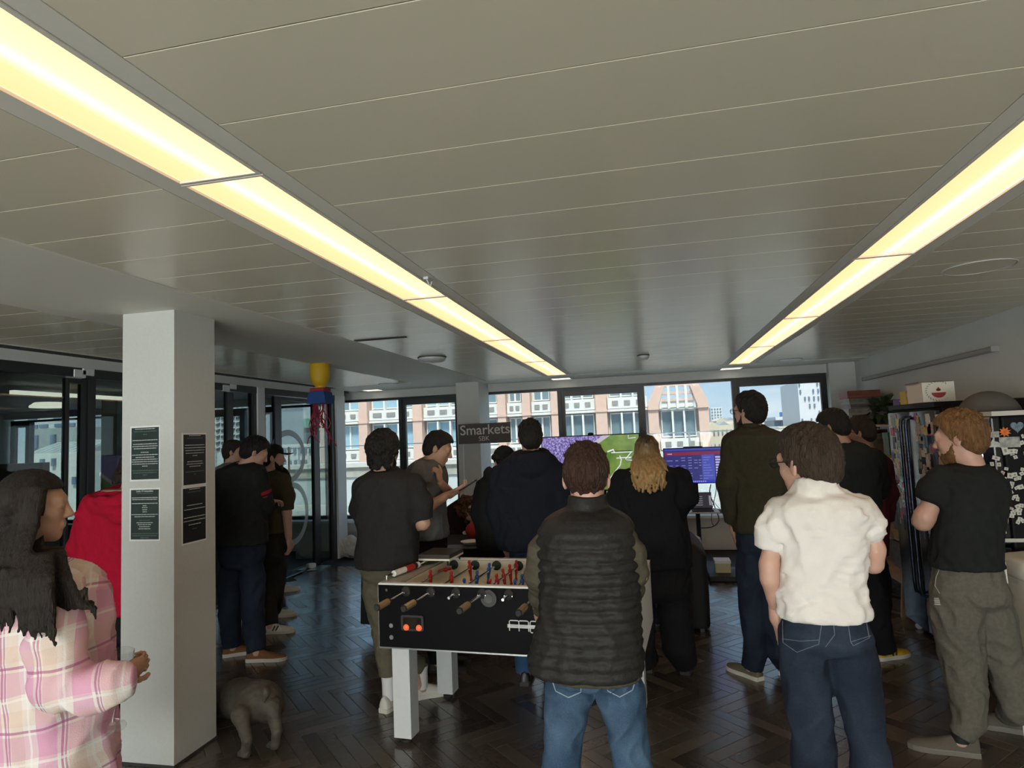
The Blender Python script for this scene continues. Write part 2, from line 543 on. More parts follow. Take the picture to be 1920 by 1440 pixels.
rest = mb.build('planks', M_wood, floor); rest['kind'] = 'stuff'
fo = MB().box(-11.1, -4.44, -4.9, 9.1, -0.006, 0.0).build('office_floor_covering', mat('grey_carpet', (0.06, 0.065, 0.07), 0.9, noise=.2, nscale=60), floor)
fb = MB().box(-4.4, 2.6, -4.9, 0.2, -0.006, 0.0).build('rear_floor_covering', M_wood, floor)

# ---- ceiling
ceiling = MB().box(-11.5, 2.95, YB-.3, 9.35, CEIL+0.03, CEIL+0.33).build('ceiling', M_dark)
struct(ceiling)
LSTRIP, RSTRIP = (-1.30, -1.04), (1.00, 1.26)
PY0, PSP, PEND = 1.573, 0.2832, 8.46
def panel(x0, x1, y0, y1, name='ceiling_panel'):
    g = 0.0018
    v = []
    for z, e in ((CEIL+0.028, g), (CEIL+0.0006, g), (CEIL, g+0.0007)):
        for x, y in ((x0+e, y0+e), (x1-e, y0+e), (x1-e, y1-e), (x0+e, y1-e)): v.append((x, y, z))
    f = [(11, 10, 9, 8)]+[(i+4*(k+1), (i+1) % 4+4*(k+1), (i+1) % 4+4*k, i+4*k) for k in (0, 1) for i in range(4)]
    return mesh_obj(name, v, f, M_panel, ceiling)
ys = []
k = -4
while True:
    y = PY0+PSP*k
    if y > PEND-0.05: break
    ys.append(y); k += 1
ys.append(PEND)
for x0, x1 in ((-2.19, -1.37), (-0.97, 0.93), (1.33, XR)):
    for a, b in zip(ys[:-1], ys[1:]): panel(x0, x1, a, b)
ysl = [y+0.06 for y in ys if y > 2.0 and y < 8.2]
for a, b in zip(ysl[:-1], ysl[1:]): panel(-4.28, -3.15, a, b)
MB().box(-0.97, 0.93, -4.9, ys[0], CEIL, CEIL+.02).box(1.33, XR, -4.9, ys[0], CEIL, CEIL+.02).box(-2.19, -1.37, -4.9, ys[0], CEIL, CEIL+.02) \
    .box(-4.28, -3.15, -4.9, ysl[0], CEIL, CEIL+.02).build('rear_ceiling_field', M_panel, ceiling)
# plaster soffit along the pillars and margin along the windows
MB().box(-3.15, -2.19, -4.9, PEND, CEIL-0.004, CEIL+.03).box(-4.44, XR, PEND, 9.12, CEIL-0.004, CEIL+.03) \
    .box(-4.44, -3.15, ysl[-1], PEND, CEIL-0.004, CEIL+.03).box(-4.44, -4.28, -4.9, ysl[-1], CEIL-0.004, CEIL+.03).build('plaster_soffit', M_soffit, ceiling)
# long slot trims beside the lights
for x0, x1 in ((-1.37, -1.305), (-1.035, -0.97), (0.93, 0.995), (1.265, 1.33)):
    MB().box(x0+.002, x1-.002, -4.9, PEND, CEIL+0.001, CEIL+.03).build('slot_trim', M_soffit, ceiling)
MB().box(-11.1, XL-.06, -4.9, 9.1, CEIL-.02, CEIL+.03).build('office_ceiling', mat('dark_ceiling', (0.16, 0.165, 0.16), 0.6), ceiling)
# dark shadow-gap grilles
MB().box(-4.42, -4.30, 3.2, 8.2, CEIL-.007, CEIL-.003).build('slot_grille', M_dark, ceiling)
MB().box(-2.16, -1.75, 4.42, 4.47, CEIL-.006, CEIL-.0005).build('slot_grille', M_dark, ceiling)

# ---- light strips
def strip_mat():
    m = bpy.data.materials.new('lit_diffuser'); m.use_nodes = True
    nt = m.node_tree; nt.nodes.clear(); L = nt.links.new
    out = nt.nodes.new('ShaderNodeOutputMaterial'); em = nt.nodes.new('ShaderNodeEmission')
    tc = nt.nodes.new('ShaderNodeTexCoord'); sp = nt.nodes.new('ShaderNodeSeparateXYZ'); L(tc.outputs['Object'], sp.inputs[0])
    cr = nt.nodes.new('ShaderNodeValToRGB')
    mr = nt.nodes.new('ShaderNodeMapRange'); mr.inputs[1].default_value = -0.13; mr.inputs[2].default_value = 0.13
    L(sp.outputs['X'], mr.inputs[0]); L(mr.outputs[0], cr.inputs[0])
    el = cr.color_ramp.elements
    el[0].position = 0.0; el[0].color = (1.0, 0.80, 0.50, 1)
    el[1].position = 1.0; el[1].color = (1.0, 0.90, 0.66, 1)
    for p, c in ((0.05, (0.60, 0.345, 0.165, 1)), (0.36, (0.63, 0.36, 0.18, 1)), (0.5, (1.0, 0.62, 0.40, 1)), (0.62, (0.82, 0.46, 0.26, 1)), (0.93, (0.74, 0.41, 0.215, 1))):
        e = el.new(p); e.color = c
    L(cr.outputs[0], em.inputs[0]); em.inputs[1].default_value = STRIP_EMIT
    L(em.outputs[0], out.inputs[0]); return m
M_strip = strip_mat()
bounds = [-0.135+1.7*k for k in range(-3, 6)]
place = {-3: 'behind the camera, farthest', -2: 'behind the camera, middle', -1: 'above the camera', 0: 'nearest in view', 1: 'second from the front', 2: 'third from the front', 3: 'fourth from the front', 4: 'last before the window'}
for side, (x0, x1) in (('left', LSTRIP), ('right', RSTRIP)):
    for k in range(-3, 5):
        a, b = -0.135+1.7*k, -0.135+1.7*(k+1)
        t = thing('ceiling_light', 'warm linear ceiling light panel, %s row, %s' % (side, place[k]), 'ceiling light', ((x0+x1)/2, (a+b)/2, CEIL), 'warm linear ceiling lights in two rows')
        MB().box(x0+.008, x1-.008, a+.014, b-.014, CEIL+.006, CEIL+.014).build('diffuser', M_strip, t)
        MB().box(x0-.004, x0+.007, a+.004, b-.004, CEIL-.002, CEIL+.02).box(x1-.007, x1+.004, a+.004, b-.004, CEIL-.002, CEIL+.02) \
            .box(x0+.007, x1-.007, a+.004, a+.013, CEIL-.002, CEIL+.02).box(x0+.007, x1-.007, b-.013, b-.004, CEIL-.002, CEIL+.02).build('frame', M_soffit, t)

# recessed rectangular lights in the window margin
M_down = emit_mat('downlight_glow', (1.0, 0.93, 0.78), 1.5)
for x, w in ((-1.19, 'above the large screen'), (1.10, 'near the tall man in olive'), (-4.05, 'by the glass door')):
    t = thing('recessed_light', 'small square recessed ceiling light by the window, %s' % w, 'ceiling light', (x, 8.88, CEIL), 'recessed lights along the window')
    MB().box(x-.13, x+.13, 8.76, 9.0, CEIL-.008, CEIL-.004).build('diffuser', M_down, t)
    MB().box(x-.145, x-.131, 8.745, 9.015, CEIL-.012, CEIL-.003).box(x+.131, x+.145, 8.745, 9.015, CEIL-.012, CEIL-.003).box(x-.131, x+.131, 8.745, 8.759, CEIL-.012, CEIL-.003).box(x-.131, x+.131, 9.001, 9.015, CEIL-.012, CEIL-.003).build('frame', M_soffit, t)

# ceiling devices
def disc(name, label, cat, c, r, h, m, inner=None):
    t = thing(name, label, cat, c)
    MB().lathe([(r, 0), (r, -h*.45), (r*.86, -h*.8), (r*.5, -h)], c, n=28).build('casing', m, t, True, 40)
    MB().lathe([(r*1.06, 0.0005), (r*1.06, -h*.15)], c, n=28).build('rim', inner or m, t)
    return t
M_plast = mat('white_plastic', (0.55, 0.56, 0.55), 0.4)
c = G(810, 670, CEIL); disc('access_point', 'round white wireless access point on the ceiling', 'access point', (c[0], c[1], CEIL), 0.13, 0.05, M_plast, M_dark)
c = G(1206, 666, CEIL); disc('smoke_detector', 'small smoke detector on the ceiling near the window', 'smoke detector', (c[0], c[1], CEIL), 0.06, 0.05, M_plast, M_dark)
for q, w in (((728, 720), 'left of the window pillar'), ((1482, 674), 'beyond the right light row')):
    c = G(*q, CEIL); disc('ceiling_vent', 'dark round ceiling vent %s' % w, 'vent', (c[0], min(c[1], 8.3), CEIL), 0.13, 0.012, M_plast, M_dark)
c = G(1835, 501, CEIL)
t = thing('round_speaker', 'large flush round speaker grille in the ceiling at right', 'speaker', (c[0], c[1], CEIL))
MB().lathe([(0.165, 0), (0.165, -.004), (0.158, -.004), (0.158, 0)], c, n=40).build('rim', M_plast, t)
MB().lathe([(0.156, 0.0), (0.156, -.002), (0.02, -.002)], c, n=40).build('grille', M_panel, t)
c = G(800, 520, CEIL)
t = thing('ceiling_hook', 'small white wire hook beside the left light row', 'hook', (c[0], c[1], CEIL))
MB().box(c[0]-.012, c[0]+.012, c[1]-.015, c[1]+.015, CEIL-.012, CEIL).build('clip', M_plast, t)
MB().tube([(c[0], c[1], CEIL-.01), (c[0]+.01, c[1], CEIL-.035), (c[0]+.022, c[1]-.005, CEIL-.045), (c[0]+.026, c[1]-.005, CEIL-.025)], .003, 6).build('wire', M_plast, t)

# ---- walls
wr = struct(MB().box(XR, XR+.2, YB-.2, 9.3, 0, CEIL+.03).build('wall_right', M_white))
MB().box(XR-.012, XR, 0.2, 9.1, 0, .1).build('skirting', M_white, wr)
mb = MB()
mb.box(2.33, XR, 9.0, 9.3, 0, CEIL+.02)                                   # pier right of the windows
struct(mb.build('wall_front', M_white))
mb = MB().box(-11.2, XR, YB-.2, YB, 0, .15).box(-11.2, XR, YB-.2, YB, 2.32, CEIL+.03)
for x in (-11.2, -8.0, -4.6, -2.0, 0.6): mb.box(x, x+.15, YB-.2, YB, .15, 2.32)
mb.box(2.45, XR, YB-.2, YB, .15, 2.32)
struct(mb.build('wall_back', M_white))
wo = struct(MB().box(-11.4, -11.2, YB-.2, 9.3, 0, CEIL+.03).build('wall_office', M_white))
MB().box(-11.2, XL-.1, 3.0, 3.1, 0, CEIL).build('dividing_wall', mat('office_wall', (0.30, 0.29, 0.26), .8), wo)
p0 = P(217, 760, 7.6)
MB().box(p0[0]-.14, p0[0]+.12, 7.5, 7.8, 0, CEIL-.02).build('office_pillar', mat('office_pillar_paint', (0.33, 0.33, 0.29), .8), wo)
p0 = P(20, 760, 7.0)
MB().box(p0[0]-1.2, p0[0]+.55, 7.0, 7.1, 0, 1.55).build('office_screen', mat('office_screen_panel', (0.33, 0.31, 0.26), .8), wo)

# ---- window wall
def window(n, x0, x1, sash, z0=0.47, z1=2.30, panes=True):
    t = struct(empty('window_%d' % n, ((x0+x1)/2, YW, z0)))
    w = 0.028
    MB().box(x0, x0+w, YW-.05, YW+.05, z0, z1).box(x1-w, x1, YW-.05, YW+.05, z0, z1).box(x0+w, x1-w, YW-.05, YW+.05, z1-.035, z1).box(x0+w, x1-w, YW-.05, YW+.05, z0, z0+.05).build('window_frame', M_frame, t)
    a0, a1, b0, b1 = x0+w, x1-w, z0+.05, z1-.035
    if sash:
        s = .062
        MB().box(a0, a0+s*.75, YW-.03, YW+.03, b0, b1).box(a1-s*.75, a1, YW-.03, YW+.03, b0, b1).box(a0+s*.75, a1-s*.75, YW-.03, YW+.03, b1-.085, b1).box(a0+s*.75, a1-s*.75, YW-.03, YW+.03, b0, b0+.08).build('sash', M_frame, t)
        a0 += s*.75; a1 -= s*.75; b0 += .08; b1 -= .085
    MB().box(a0, a1, YW-.006, YW+.006, b0, b1).build('pane', M_glass, t)
    return t
xs = [P(px, 780, YW)[0] for px in (627, 753, 861, 909, 1051, 1207, 1379, 1546)]
wins = [(xs[0], xs[1], 0), (xs[1], xs[2]+.02, 1), (xs[3]-.02, xs[4], 0), (xs[4], xs[5], 1), (xs[5], xs[6], 0), (xs[6], 2.335, 1)]
n = 1
for a, b, sh in wins: window(n, a, b, sh); n += 1
ox = [-11.1, -10.72, -9.62, -9.45, -8.72, -8.6, -7.55, -6.45, -6.2, -5.9, -4.98, xs[0]+.0]
for i in range(0, len(ox)-1):
    if ox[i+1]-ox[i] > 0.2: window(n, ox[i], ox[i+1], (i % 2) == 0, .47, 2.27); n += 1
mbf = MB()
mbf.box(-11.2, XR-.32, 9.1, 9.3, 2.30, CEIL+.02)                         # lintel
struct(mbf.build('wall_lintel', M_white))
struct(MB().box(-11.2, 2.335, 8.93, 9.14, .435, .47).box(-11.2, 2.335, 9.14, 9.28, .40, .47).build('trim_1', M_wframe))
ap = struct(MB().box(-11.2, XR-.31, 9.05, 9.3, 0, .435).build('wall_apron', M_cream))
for i in range(12):
    MB().box(-4.4+i*.56, -4.4+i*.56+.54, 9.035, 9.05, .03, .42).build('apron_panel', M_cream, ap)

# ---- pillars
pl = struct(MB().box(-2.852, -2.52, 2.98, 3.31, 0, CEIL).build('wall_pillar', mat('pillar_paint', (0.57, 0.58, 0.56), 0.7, noise=.03, nscale=60, bump=.12, bscale=220)))
MB().box(-2.858, -2.514, 2.974, 3.316, 0, .012).build('shadow_gap', M_dark, pl)  # thin dark strip around the pillar foot, slightly proud of it
c0, c1 = P(856, 760, 8.55)[0], P(898, 760, 8.55)[0]
struct(MB().box(c0, c1, 8.55, 9.12, 0, CEIL).build('wall_pillar_window', M_white))

# ---- glazed partition on the left
PYp = lambda px, py=830: PX(px, py, XL)[1]
wl = struct(empty('wall_left', (XL, 3, 0)))
HB = 2.335
MB().box(XL-.06, XL+.06, -4.9, 8.72, HB, CEIL+.02).build('head_beam', M_white, wl)
MB().box(XL-.045, XL+.045, 2.4, 8.66, HB-.075, HB).build('black_head_rail', M_frame, wl)
MB().box(XL-.05, XL+.05, -4.9, 2.4, 0, HB).build('solid_bay', M_white, wl)
MB().box(XL-.06, XL+.07, PYp(624), 8.72, 0, HB).build('white_end_post', M_wframe, wl)
MB().box(XL-.06, XL+.06, PYp(476), PYp(489), 0, HB).build('white_post', M_wframe, wl)
for a, b in ((2.38, 2.46), (PYp(159), PYp(171)), (PYp(471), PYp(476)), (PYp(489), PYp(493)), (PYp(618), PYp(624))):
    MB().box(XL-.04, XL+.04, a, b, 0, HB-.075).build('black_mullion', M_frame, wl)
MB().box(XL-.03, XL+.03, 2.46, 8.6, 0, .012).build('floor_channel', M_frame, wl)
zt = HB-.075
for a, b in ((2.46, PYp(120)), (PYp(171), PYp(423)), (PYp(434), PYp(471)), (PYp(596), PYp(618)), (PYp(493), PYp(513))):
    MB().box(XL-.006, XL+.006, a, b, .012, zt).build('pane', M_pglass, wl)
M_vinyl = mat('frosted_vinyl', (0.50, 0.56, 0.56), 0.6)
M_vinyl.node_tree.nodes['Principled BSDF'].inputs['Alpha'].default_value = 0.55
def gdoor(n, a, b, stile_near, stile_far):
    t = struct(empty('door_%d' % n, (XL, (a+b)/2, 0)))
    MB().box(XL-.025, XL+.025, a, a+stile_near, .02, zt-.01).build('stile', M_frame, t)
    MB().box(XL-.025, XL+.025, b-stile_far, b, .02, zt-.01).build('stile', M_frame, t)
    MB().box(XL-.02, XL+.02, a+stile_near, b-stile_far, zt-.05, zt-.01).build('rail', M_frame, t)
    MB().box(XL-.006, XL+.006, a+stile_near, b-stile_far, .02, zt-.05).build('pane', M_pglass, t)
    return t
d1 = gdoor(1, PYp(120), PYp(159), .02, .05)
d2 = gdoor(2, PYp(513), PYp(596), PYp(525)-PYp(513), PYp(596)-PYp(586))
d3 = gdoor(3, PYp(423), PYp(434), .05, .05)
# hinge patches, handle, floor spring
for dd, px, py in ((d1, 147, 697), (d1, 163, 694), (d3, 422, 725), (d3, 435, 722)):
    q = PX(px, py, XL+.03)
    MB().bbox(XL+.02, XL+.05, q[1]-.06, q[1]+.06, q[2]-.05, q[2]+.02, .008, 1).build('hinge', mat('pale_metal', (.75, .76, .76), .35, metal=.3), dd)
q = PX(541, 900, XL+.05)
MB().tube([(XL+.06, q[1], 1.0), (XL+.06, q[1], 1.62)], .012, 10).tube([(XL, q[1], 1.08), (XL+.06, q[1], 1.08)], .008, 8).tube([(XL, q[1], 1.54), (XL+.06, q[1], 1.54)], .008, 8).build('handle', M_wframe, d2)
gq = G(592, 1066)
MB().box(XL-.12, XL+.2, gq[1]-.16, gq[1]+.16, 0.001, .012).build('floor_plate', M_chrome, d2)
MB().bbox(XL-.05, XL+.06, gq[1]-.06, gq[1]+.03, .012, .07, .01, 1).build('pivot', M_wframe, d2)
def ring_strip(cy, cz, ry, rz, w, a0, a1, n=40):
    v = []; f = []
    for i in range(n+1):
        a = a0+(a1-a0)*i/n
        for q in (1, -1):
            for x in (XL+.0065, XL+.009):
                v.append((x, cy+(ry+q*w/2)*math.cos(a), cz+(rz+q*w/2)*math.sin(a)))
    for i in range(n):
        for a, b in ((0, 1), (1, 3), (3, 2), (2, 0)): f.append((4*i+a, 4*i+b, 4*i+4+b, 4*i+4+a))
    return v, f
ya, yb = PX(515, 960, XL)[1], PX(577, 960, XL)[1]
v, f = ring_strip((ya+yb)/2, PX(555, 962, XL)[2], (yb-ya)/2-.035, .36, .075, 0, 2*math.pi, 56)
mesh_obj('numeral', v, f, M_vinyl, d2)
ya, yb = PX(503, 850, XL)[1], PX(571, 850, XL)[1]
v, f = ring_strip((ya+yb)/2, PX(540, 856, XL)[2], (yb-ya)/2-.035, .30, .075, 0, 2*math.pi, 56)
mesh_obj('numeral', v, f, M_vinyl, d2)
# leaning board behind the door glass, linear office light
q0 = P(572, 1040, 8.5)
t = tag(MB().box(q0[0]-.12, q0[0]+.12, 8.45, 8.48, 0, .36).build('white_board', mat('foam_board', (.62, .66, .66), .6)), 'white board standing on the floor behind the glass door', 'board')
M_tube = emit_mat('office_tube', (1.0, .93, .8), 1.4)
q0, q1 = PX(22, 737, -6.4), PX(150, 743, -6.4)
tag(MB().box(-6.43, -6.37, q0[1], q1[1]+1.2, q0[2]-.01, q0[2]+.03).build('linear_pendant', M_tube), 'long thin lit linear lamp in the office behind the left glass', 'lamp')
q0 = PX(92, 764, -7.2)
tag(MB().lathe([(.2, 0), (.2, .02), (.15, .06)], q0, n=28).build('round_office_light', M_tube), 'round lit office light behind the left glass', 'lamp')
# ================================================================== OUTSIDE
M_ground = mat('city_ground', (0.30, 0.30, 0.29), .9, noise=.2, nscale=.2)
struct(MB().box(-400, 300, 10, 500, -16, -15).build('ground', M_ground))
# terrace in front of the windows
tf = struct(MB().box(-14, 6, 9.35, 14.2, -.2, .18).build('terrace', mat('terrace_concrete', (.42, .43, .41), .8, noise=.15, nscale=4)))
for i in range(56):
    MB().box(-13.5+i*.34, -13.5+i*.34+.32, 9.4, 13.9, .18, .20).build('paving_slab', MATS['terrace_concrete'], tf)
tw = struct(MB().box(-14, 6, 14.0, 14.25, .1, .82).build('terrace_wall', mat('painted_parapet', (.50, .56, .58), .8, noise=.06, nscale=2)))
MB().box(-14, 6, 13.96, 14.3, .82, 1.05).build('wall_band', mat('weathered_band', (.40, .40, .36), .9, noise=.18, nscale=5), tw)
MB().box(-14, 6, 13.9, 14.34, 1.05, 1.15).build('coping', mat('coping_stone', (.60, .60, .57), .8), tw)
rl = thing('terrace_rail', 'thin steel safety rail above the terrace wall', 'railing', (-4, 14.1, 1.15))
MB().tube([(-14, 14.1, 1.55), (6, 14.1, 1.55)], .012, 6).build('top_wire', M_chrome, rl)
for i in range(9): MB().tube([(-13+i*2.3, 14.1, 1.15), (-13+i*2.3, 14.1, 1.58)], .02, 6).build('post', M_chrome, rl)

M_fw = mat('white_render', (.72, .72, .68), .8, noise=.03, nscale=2)
M_fp = mat('pink_stone', (.66, .47, .38), .85, noise=.06, nscale=3)
M_fg = mat('facade_glass', (.16, .24, .28), .12, spec=.8)
M_fg2 = mat('facade_glass_blue', (.30, .48, .58), .15, spec=.8)
M_fd = mat('vent_dark', (.28, .27, .25), .7)
FY = 48.0
X48 = lambda px: P(px, 800, FY)[0]
bd = thing('building', 'white and pink stone office building with columns across the street', 'building', (X48(970), FY+4, -15))
left, right = X48(612), X48(1330)
MB().box(left, X48(1210), FY+.6, FY+14, -15, 6.6).box(X48(1205), right-.3, FY+.6, FY+14, -15, 3.4).build('wall', M_fw, bd)
cols = [(604, 613), (676, 692), (777, 794), (872, 886), (936, 951), (982, 997), (1036, 1049), (1119, 1140), (1217, 1236), (1311, 1330)]
floors = [(-7.0, -3.2), (-3.2, 0.0), (0.0, 3.2), (3.2, 6.4)]
for i, (a, b) in enumerate(cols):
    top = 6.6 if i < 8 else 3.05
    xa, xb = X48(a), X48(b)
    MB().box(xa, xb, FY-.35, FY+.7, -15, top).build('column', M_fp, bd)
    for z in (0.0, 3.2):
        MB().box(xa-.06, xb+.06, FY-.42, FY+.6, z-.12, z+.05).build('column_band', M_fp, bd)
for z0, z1 in floors:
    zz1 = z1
    MB().box(left, X48(1215), FY-.12, FY+.62, z1-.12, z1+.06).build('string_course', M_fw, bd)
MB().box(X48(1225), X48(1322), FY-.12, FY+.62, 3.0, 3.18).build('string_course', M_fw, bd)
rng = random.Random(3)
for i in range(len(cols)-1):
    xa, xb = X48(cols[i][1]), X48(cols[i+1][0])
    w = xb-xa
    npan = 2 if w < 2.2 else 3
    for fi, (z0, z1) in enumerate(floors):
        if z0 < -4: continue
        if i == 8 and z0 > 2: continue
        wz0, wz1 = z0+1.0, z1-.22
        MB().box(xa+.05, xb-.05, FY-.05, FY+.62, z0+.1, z0+.92).build('spandrel', M_fw, bd)
        for k in range(npan):
            u0, u1 = xa+.18+(w-.36)*k/npan, xa+.18+(w-.36)*(k+1)/npan
            MB().box(u0+.22*min(1, w/3), u1-.22*min(1, w/3), FY-.12, FY-.04, z0+.36, z0+.68).build('vent', M_fd, bd)
            m = (M_fg2 if i < 3 and rng.random() < .8 else M_fg)
            fr = MB().box(u0, u0+.07, FY+.3, FY+.62, wz0, wz1).box(u1-.07, u1, FY+.3, FY+.62, wz0, wz1).box(u0+.07, u1-.07, FY+.3, FY+.62, wz1-.09, wz1).box(u0+.07, u1-.07, FY+.3, FY+.62, wz0, wz0+.08).build('window_frame', M_fw, bd)
            MB().box(u0+.07, u1-.07, FY+.44, FY+.6, wz0+.08, wz1-.09).build('pane', m, fr)
        if npan == 3 and i not in (0,):
            for k in (1, 2):
                u = xa+.18+(w-.36)*k/npan
                MB().box(u-.07, u+.07, FY-.05, FY+.3, z0+.92, wz1).build('fin', M_fw, bd)
# sloping pink corner of the roof with open beams
xa, xb = X48(1217), X48(1330)
for q, s in ((xa, 1), (xb, -1)):
    MB().prism([(0, 0), (0.0, .45), (.55*s, 1.65), (1.2*s, 1.65), (.78*s, .3), (.78*s, 0)], (q, FY-.5, 3.05), (1, 0, 0), (0, 0, 1), (0, 1, 0), 1.6).build('sloping_pier', M_fp, bd)
for z in (3.62, 4.12, 4.7): MB().box(xa+.6, xb-.6, FY-.3, FY+.1, z, z+.2).build('roof_beam', M_fp, bd)
for k in range(5):
    u = xa+.9+(xb-xa-1.8)*k/4
    MB().box(u-.09, u+.09, FY-.32, FY+.1, 3.1, 4.75).build('roof_post', M_fw, bd)
MB().box(xa+.8, xb-.8, FY-.2, FY+.62, 3.18, 3.62).build('roof_spandrel', M_fw, bd)

def pbox(px0, px1, py0, py1, Y, dep):
    a = P(px0, (py0+py1)/2, Y); b = P(px1, (py0+py1)/2, Y)
    return a[0], b[0], Y, Y+dep, P((px0+px1)/2, py1, Y)[2], P((px0+px1)/2, py0, Y)[2]
def far_block(name, label, px0, px1, py0, py1, Y, dep, m, wm=None, grid=None, seed=0, down=True, fill=1.0, wfrac=(.5, .5)):
    x0, x1, y0, y1, z0, z1 = pbox(px0, px1, py0, py1, Y, dep)
    t = thing(name, label, 'building', ((x0+x1)/2, y0+dep/2, -15))
    MB().box(x0, x1, y0, y1, -15 if down else z0, z1).build('walls', m, t)
    rg = random.Random(seed)
    if grid:
        nx, nz = grid
        for i in range(nx):
            for k in range(nz):
                if rg.random() > fill: continue
                cx = x0+(x1-x0)*(i+.5)/nx; cz = z0+(z1-z0)*(k+.5)/nz
                hw = (x1-x0)/nx*wfrac[0]/2; hz = (z1-z0)/nz*wfrac[1]/2
                sh = (rg.random()-.5)*(x1-x0)/nx*.35 if fill < 1 else 0
                MB().box(cx-hw+sh, cx+hw+sh, y0-.15, y0+.1, cz-hz, cz+hz).build('window', wm, t)
    return t, (x0, x1, y0, y1, z0, z1)
M_pale = mat('pale_cladding', (.66, .68, .70), .7)
M_slit = mat('slit_window', (.16, .22, .30), .3)
M_beige = mat('beige_stone', (.62, .55, .42), .85, noise=.08, nscale=.5)
M_slate = mat('slate_roof', (.36, .38, .40), .7)
M_brick = mat('dark_brick', (.13, .13, .13), .85)
far_block('white_tower', 'white tower block with scattered narrow windows at right of the skyline', 1499, 1549, 713, 822, 95, 12, M_pale, M_slit, (6, 8), 4, True, .62, (.32, .55))
far_block('apartment_block', 'pale balconied apartment block on the skyline right of the pink building', 1333, 1354, 764, 792, 150, 12, M_pale, M_slit, (4, 5), 1, True, 1, (.5, .4))
t, b = far_block('rooftop_house', 'low glazed rooftop storey on the skyline beside the white tower', 1452, 1502, 787, 803, 120, 10, M_slate, M_slit, (7, 1), 2, True, 1, (.6, .7))
x0, x1, y0, y1, z0, z1 = pbox(1474, 1501, 771, 781, 120, 6)
MB().box(x0, x1, y0-1, y1, z0, z1).build('blue_screen', mat('blue_board', (.08, .24, .55), .5), t)
x0, x1, y0, y1, z0, z1 = pbox(1452, 1503, 781, 787, 120, 8)
MB().box(x0, x1, y0-1, y1, z0, z1).build('roof_slab', M_pale, t)
rg = random.Random(9)
descr = ['left of the window post', 'under the pale apartment block', 'below the white tower', 'behind the tall man', 'near the blue board']
for i, (px0, px1, py0, py1, Y) in enumerate(((1328, 1392, 797, 850, 100), (1345, 1400, 788, 850, 133), (1480, 1560, 812, 870, 76), (1430, 1490, 806, 870, 93), (1390, 1450, 800, 870, 150))):
    t, b = far_block('stone_terrace', 'beige stone roofscape block on the skyline %s' % descr[i], px0, px1, py0, py1, Y, 14, M_beige, M_slit, (8, 2), i, True, 1, (.3, .35))
    x0, x1, y0, y1, z0, z1 = b
    n = 3
    for k in range(n):
        u0, u1 = x0+(x1-x0)*k/n, x0+(x1-x0)*(k+1)/n
        MB().prism([(0, 0), (u1-u0, 0), ((u1-u0)/2, (u1-u0)*.33)], (u0, y0, z1), (1, 0, 0), (0, 0, 1), (0, 1, 0), 14).build('gable_roof', M_slate if k % 2 else M_beige, t)
# left side, seen through the office glass
t, b = far_block('balcony_tower', 'pale tower with rows of dark zigzag balconies seen past the left pillar', 396, 470, 742, 846, 80, 14, M_pale, M_slit, None)
x0, x1, y0, y1, z0, z1 = b
for k in range(9):
    z = z0+(z1-z0)*(k+.4)/9
    for i in range(8):
        u = x0+(x1-x0)*(i+.5)/8; hw = (x1-x0)/8*.34; hz = (z1-z0)/9*.24; sk = hz*.7
        MB().prism([(-hw, -hz), (hw*.9, -hz+sk), (hw, hz+sk*.3), (-hw, hz-sk*.6)], (u, y0-.2, z), (1, 0, 0), (0, 0, 1), (0, 1, 0), .4).build('balcony', M_brick, t)
t, b = far_block('brick_tower', 'dark brick tower with paired lit windows behind the left glass', 166, 214, 745, 840, 70, 12, M_brick, M_pale, (4, 5), 3, True, 1, (.4, .38))  # windows take the pale cladding colour
t, b = far_block('grey_roof_house', 'grey block with lean-to metal roof behind the left glass', 52, 150, 803, 850, 34, 8, mat('grey_render', (.36, .39, .38), .8), M_slit, (3, 1), 3, True, .6, (.25, .5))
x0, x1, y0, y1, z0, z1 = pbox(52, 152, 826, 848, 32, 3)
for k in range(8):
    u0, u1 = x0+(x1-x0)*k/8, x0+(x1-x0)*(k+1)/8
    MB().prism([(0, 0), (2.2, z1-z0), (2.2, z1-z0-.15), (0, -.15)], (u0+.03, 32, z0), (0, 1, 0), (0, 0, 1), (1, 0, 0), u1-u0-.06).build('roof_sheet', mat('metal_roof', (.45, .49, .48), .5), t)
far_block('white_annex', 'low white rendered house under the grey roof behind the left glass', 50, 152, 849, 920, 31, 4, M_fw, M_slit, (5, 2), 6, True, .5, (.3, .4))
far_block('upper_terraces', 'pale roof terraces above the grey roof behind the left glass', 48, 150, 775, 806, 45, 6, M_pale, M_slit, (4, 2), 8, True, .7, (.6, .4))
far_block('green_scaffold_block', 'distant block wrapped in green scaffold net behind the glass door', 556, 582, 785, 803, 122, 10, mat('green_net', (.25, .5, .38), .8), None, None)
far_block('dark_flats', 'dark block of flats on the skyline behind the glass door', 552, 605, 802, 840, 105, 10, M_brick, M_pale, (8, 4), 5, True, .6, (.5, .35))
far_block('long_white_house', 'long white house with dark windows behind the glass door', 500, 640, 832, 880, 60, 8, M_fw, M_slit, (14, 2), 6, True, .9, (.5, .5))
far_block('grey_shed', 'pale domed shed roof on the skyline behind the glass door', 528, 556, 812, 840, 96, 8, M_slate, None, None)
far_block('rear_flats', 'pale flats on the skyline seen between the left pillar and the balcony tower', 214, 300, 815, 880, 90, 10, M_pale, M_slit, (10, 4), 5, True, .7, (.4, .4))
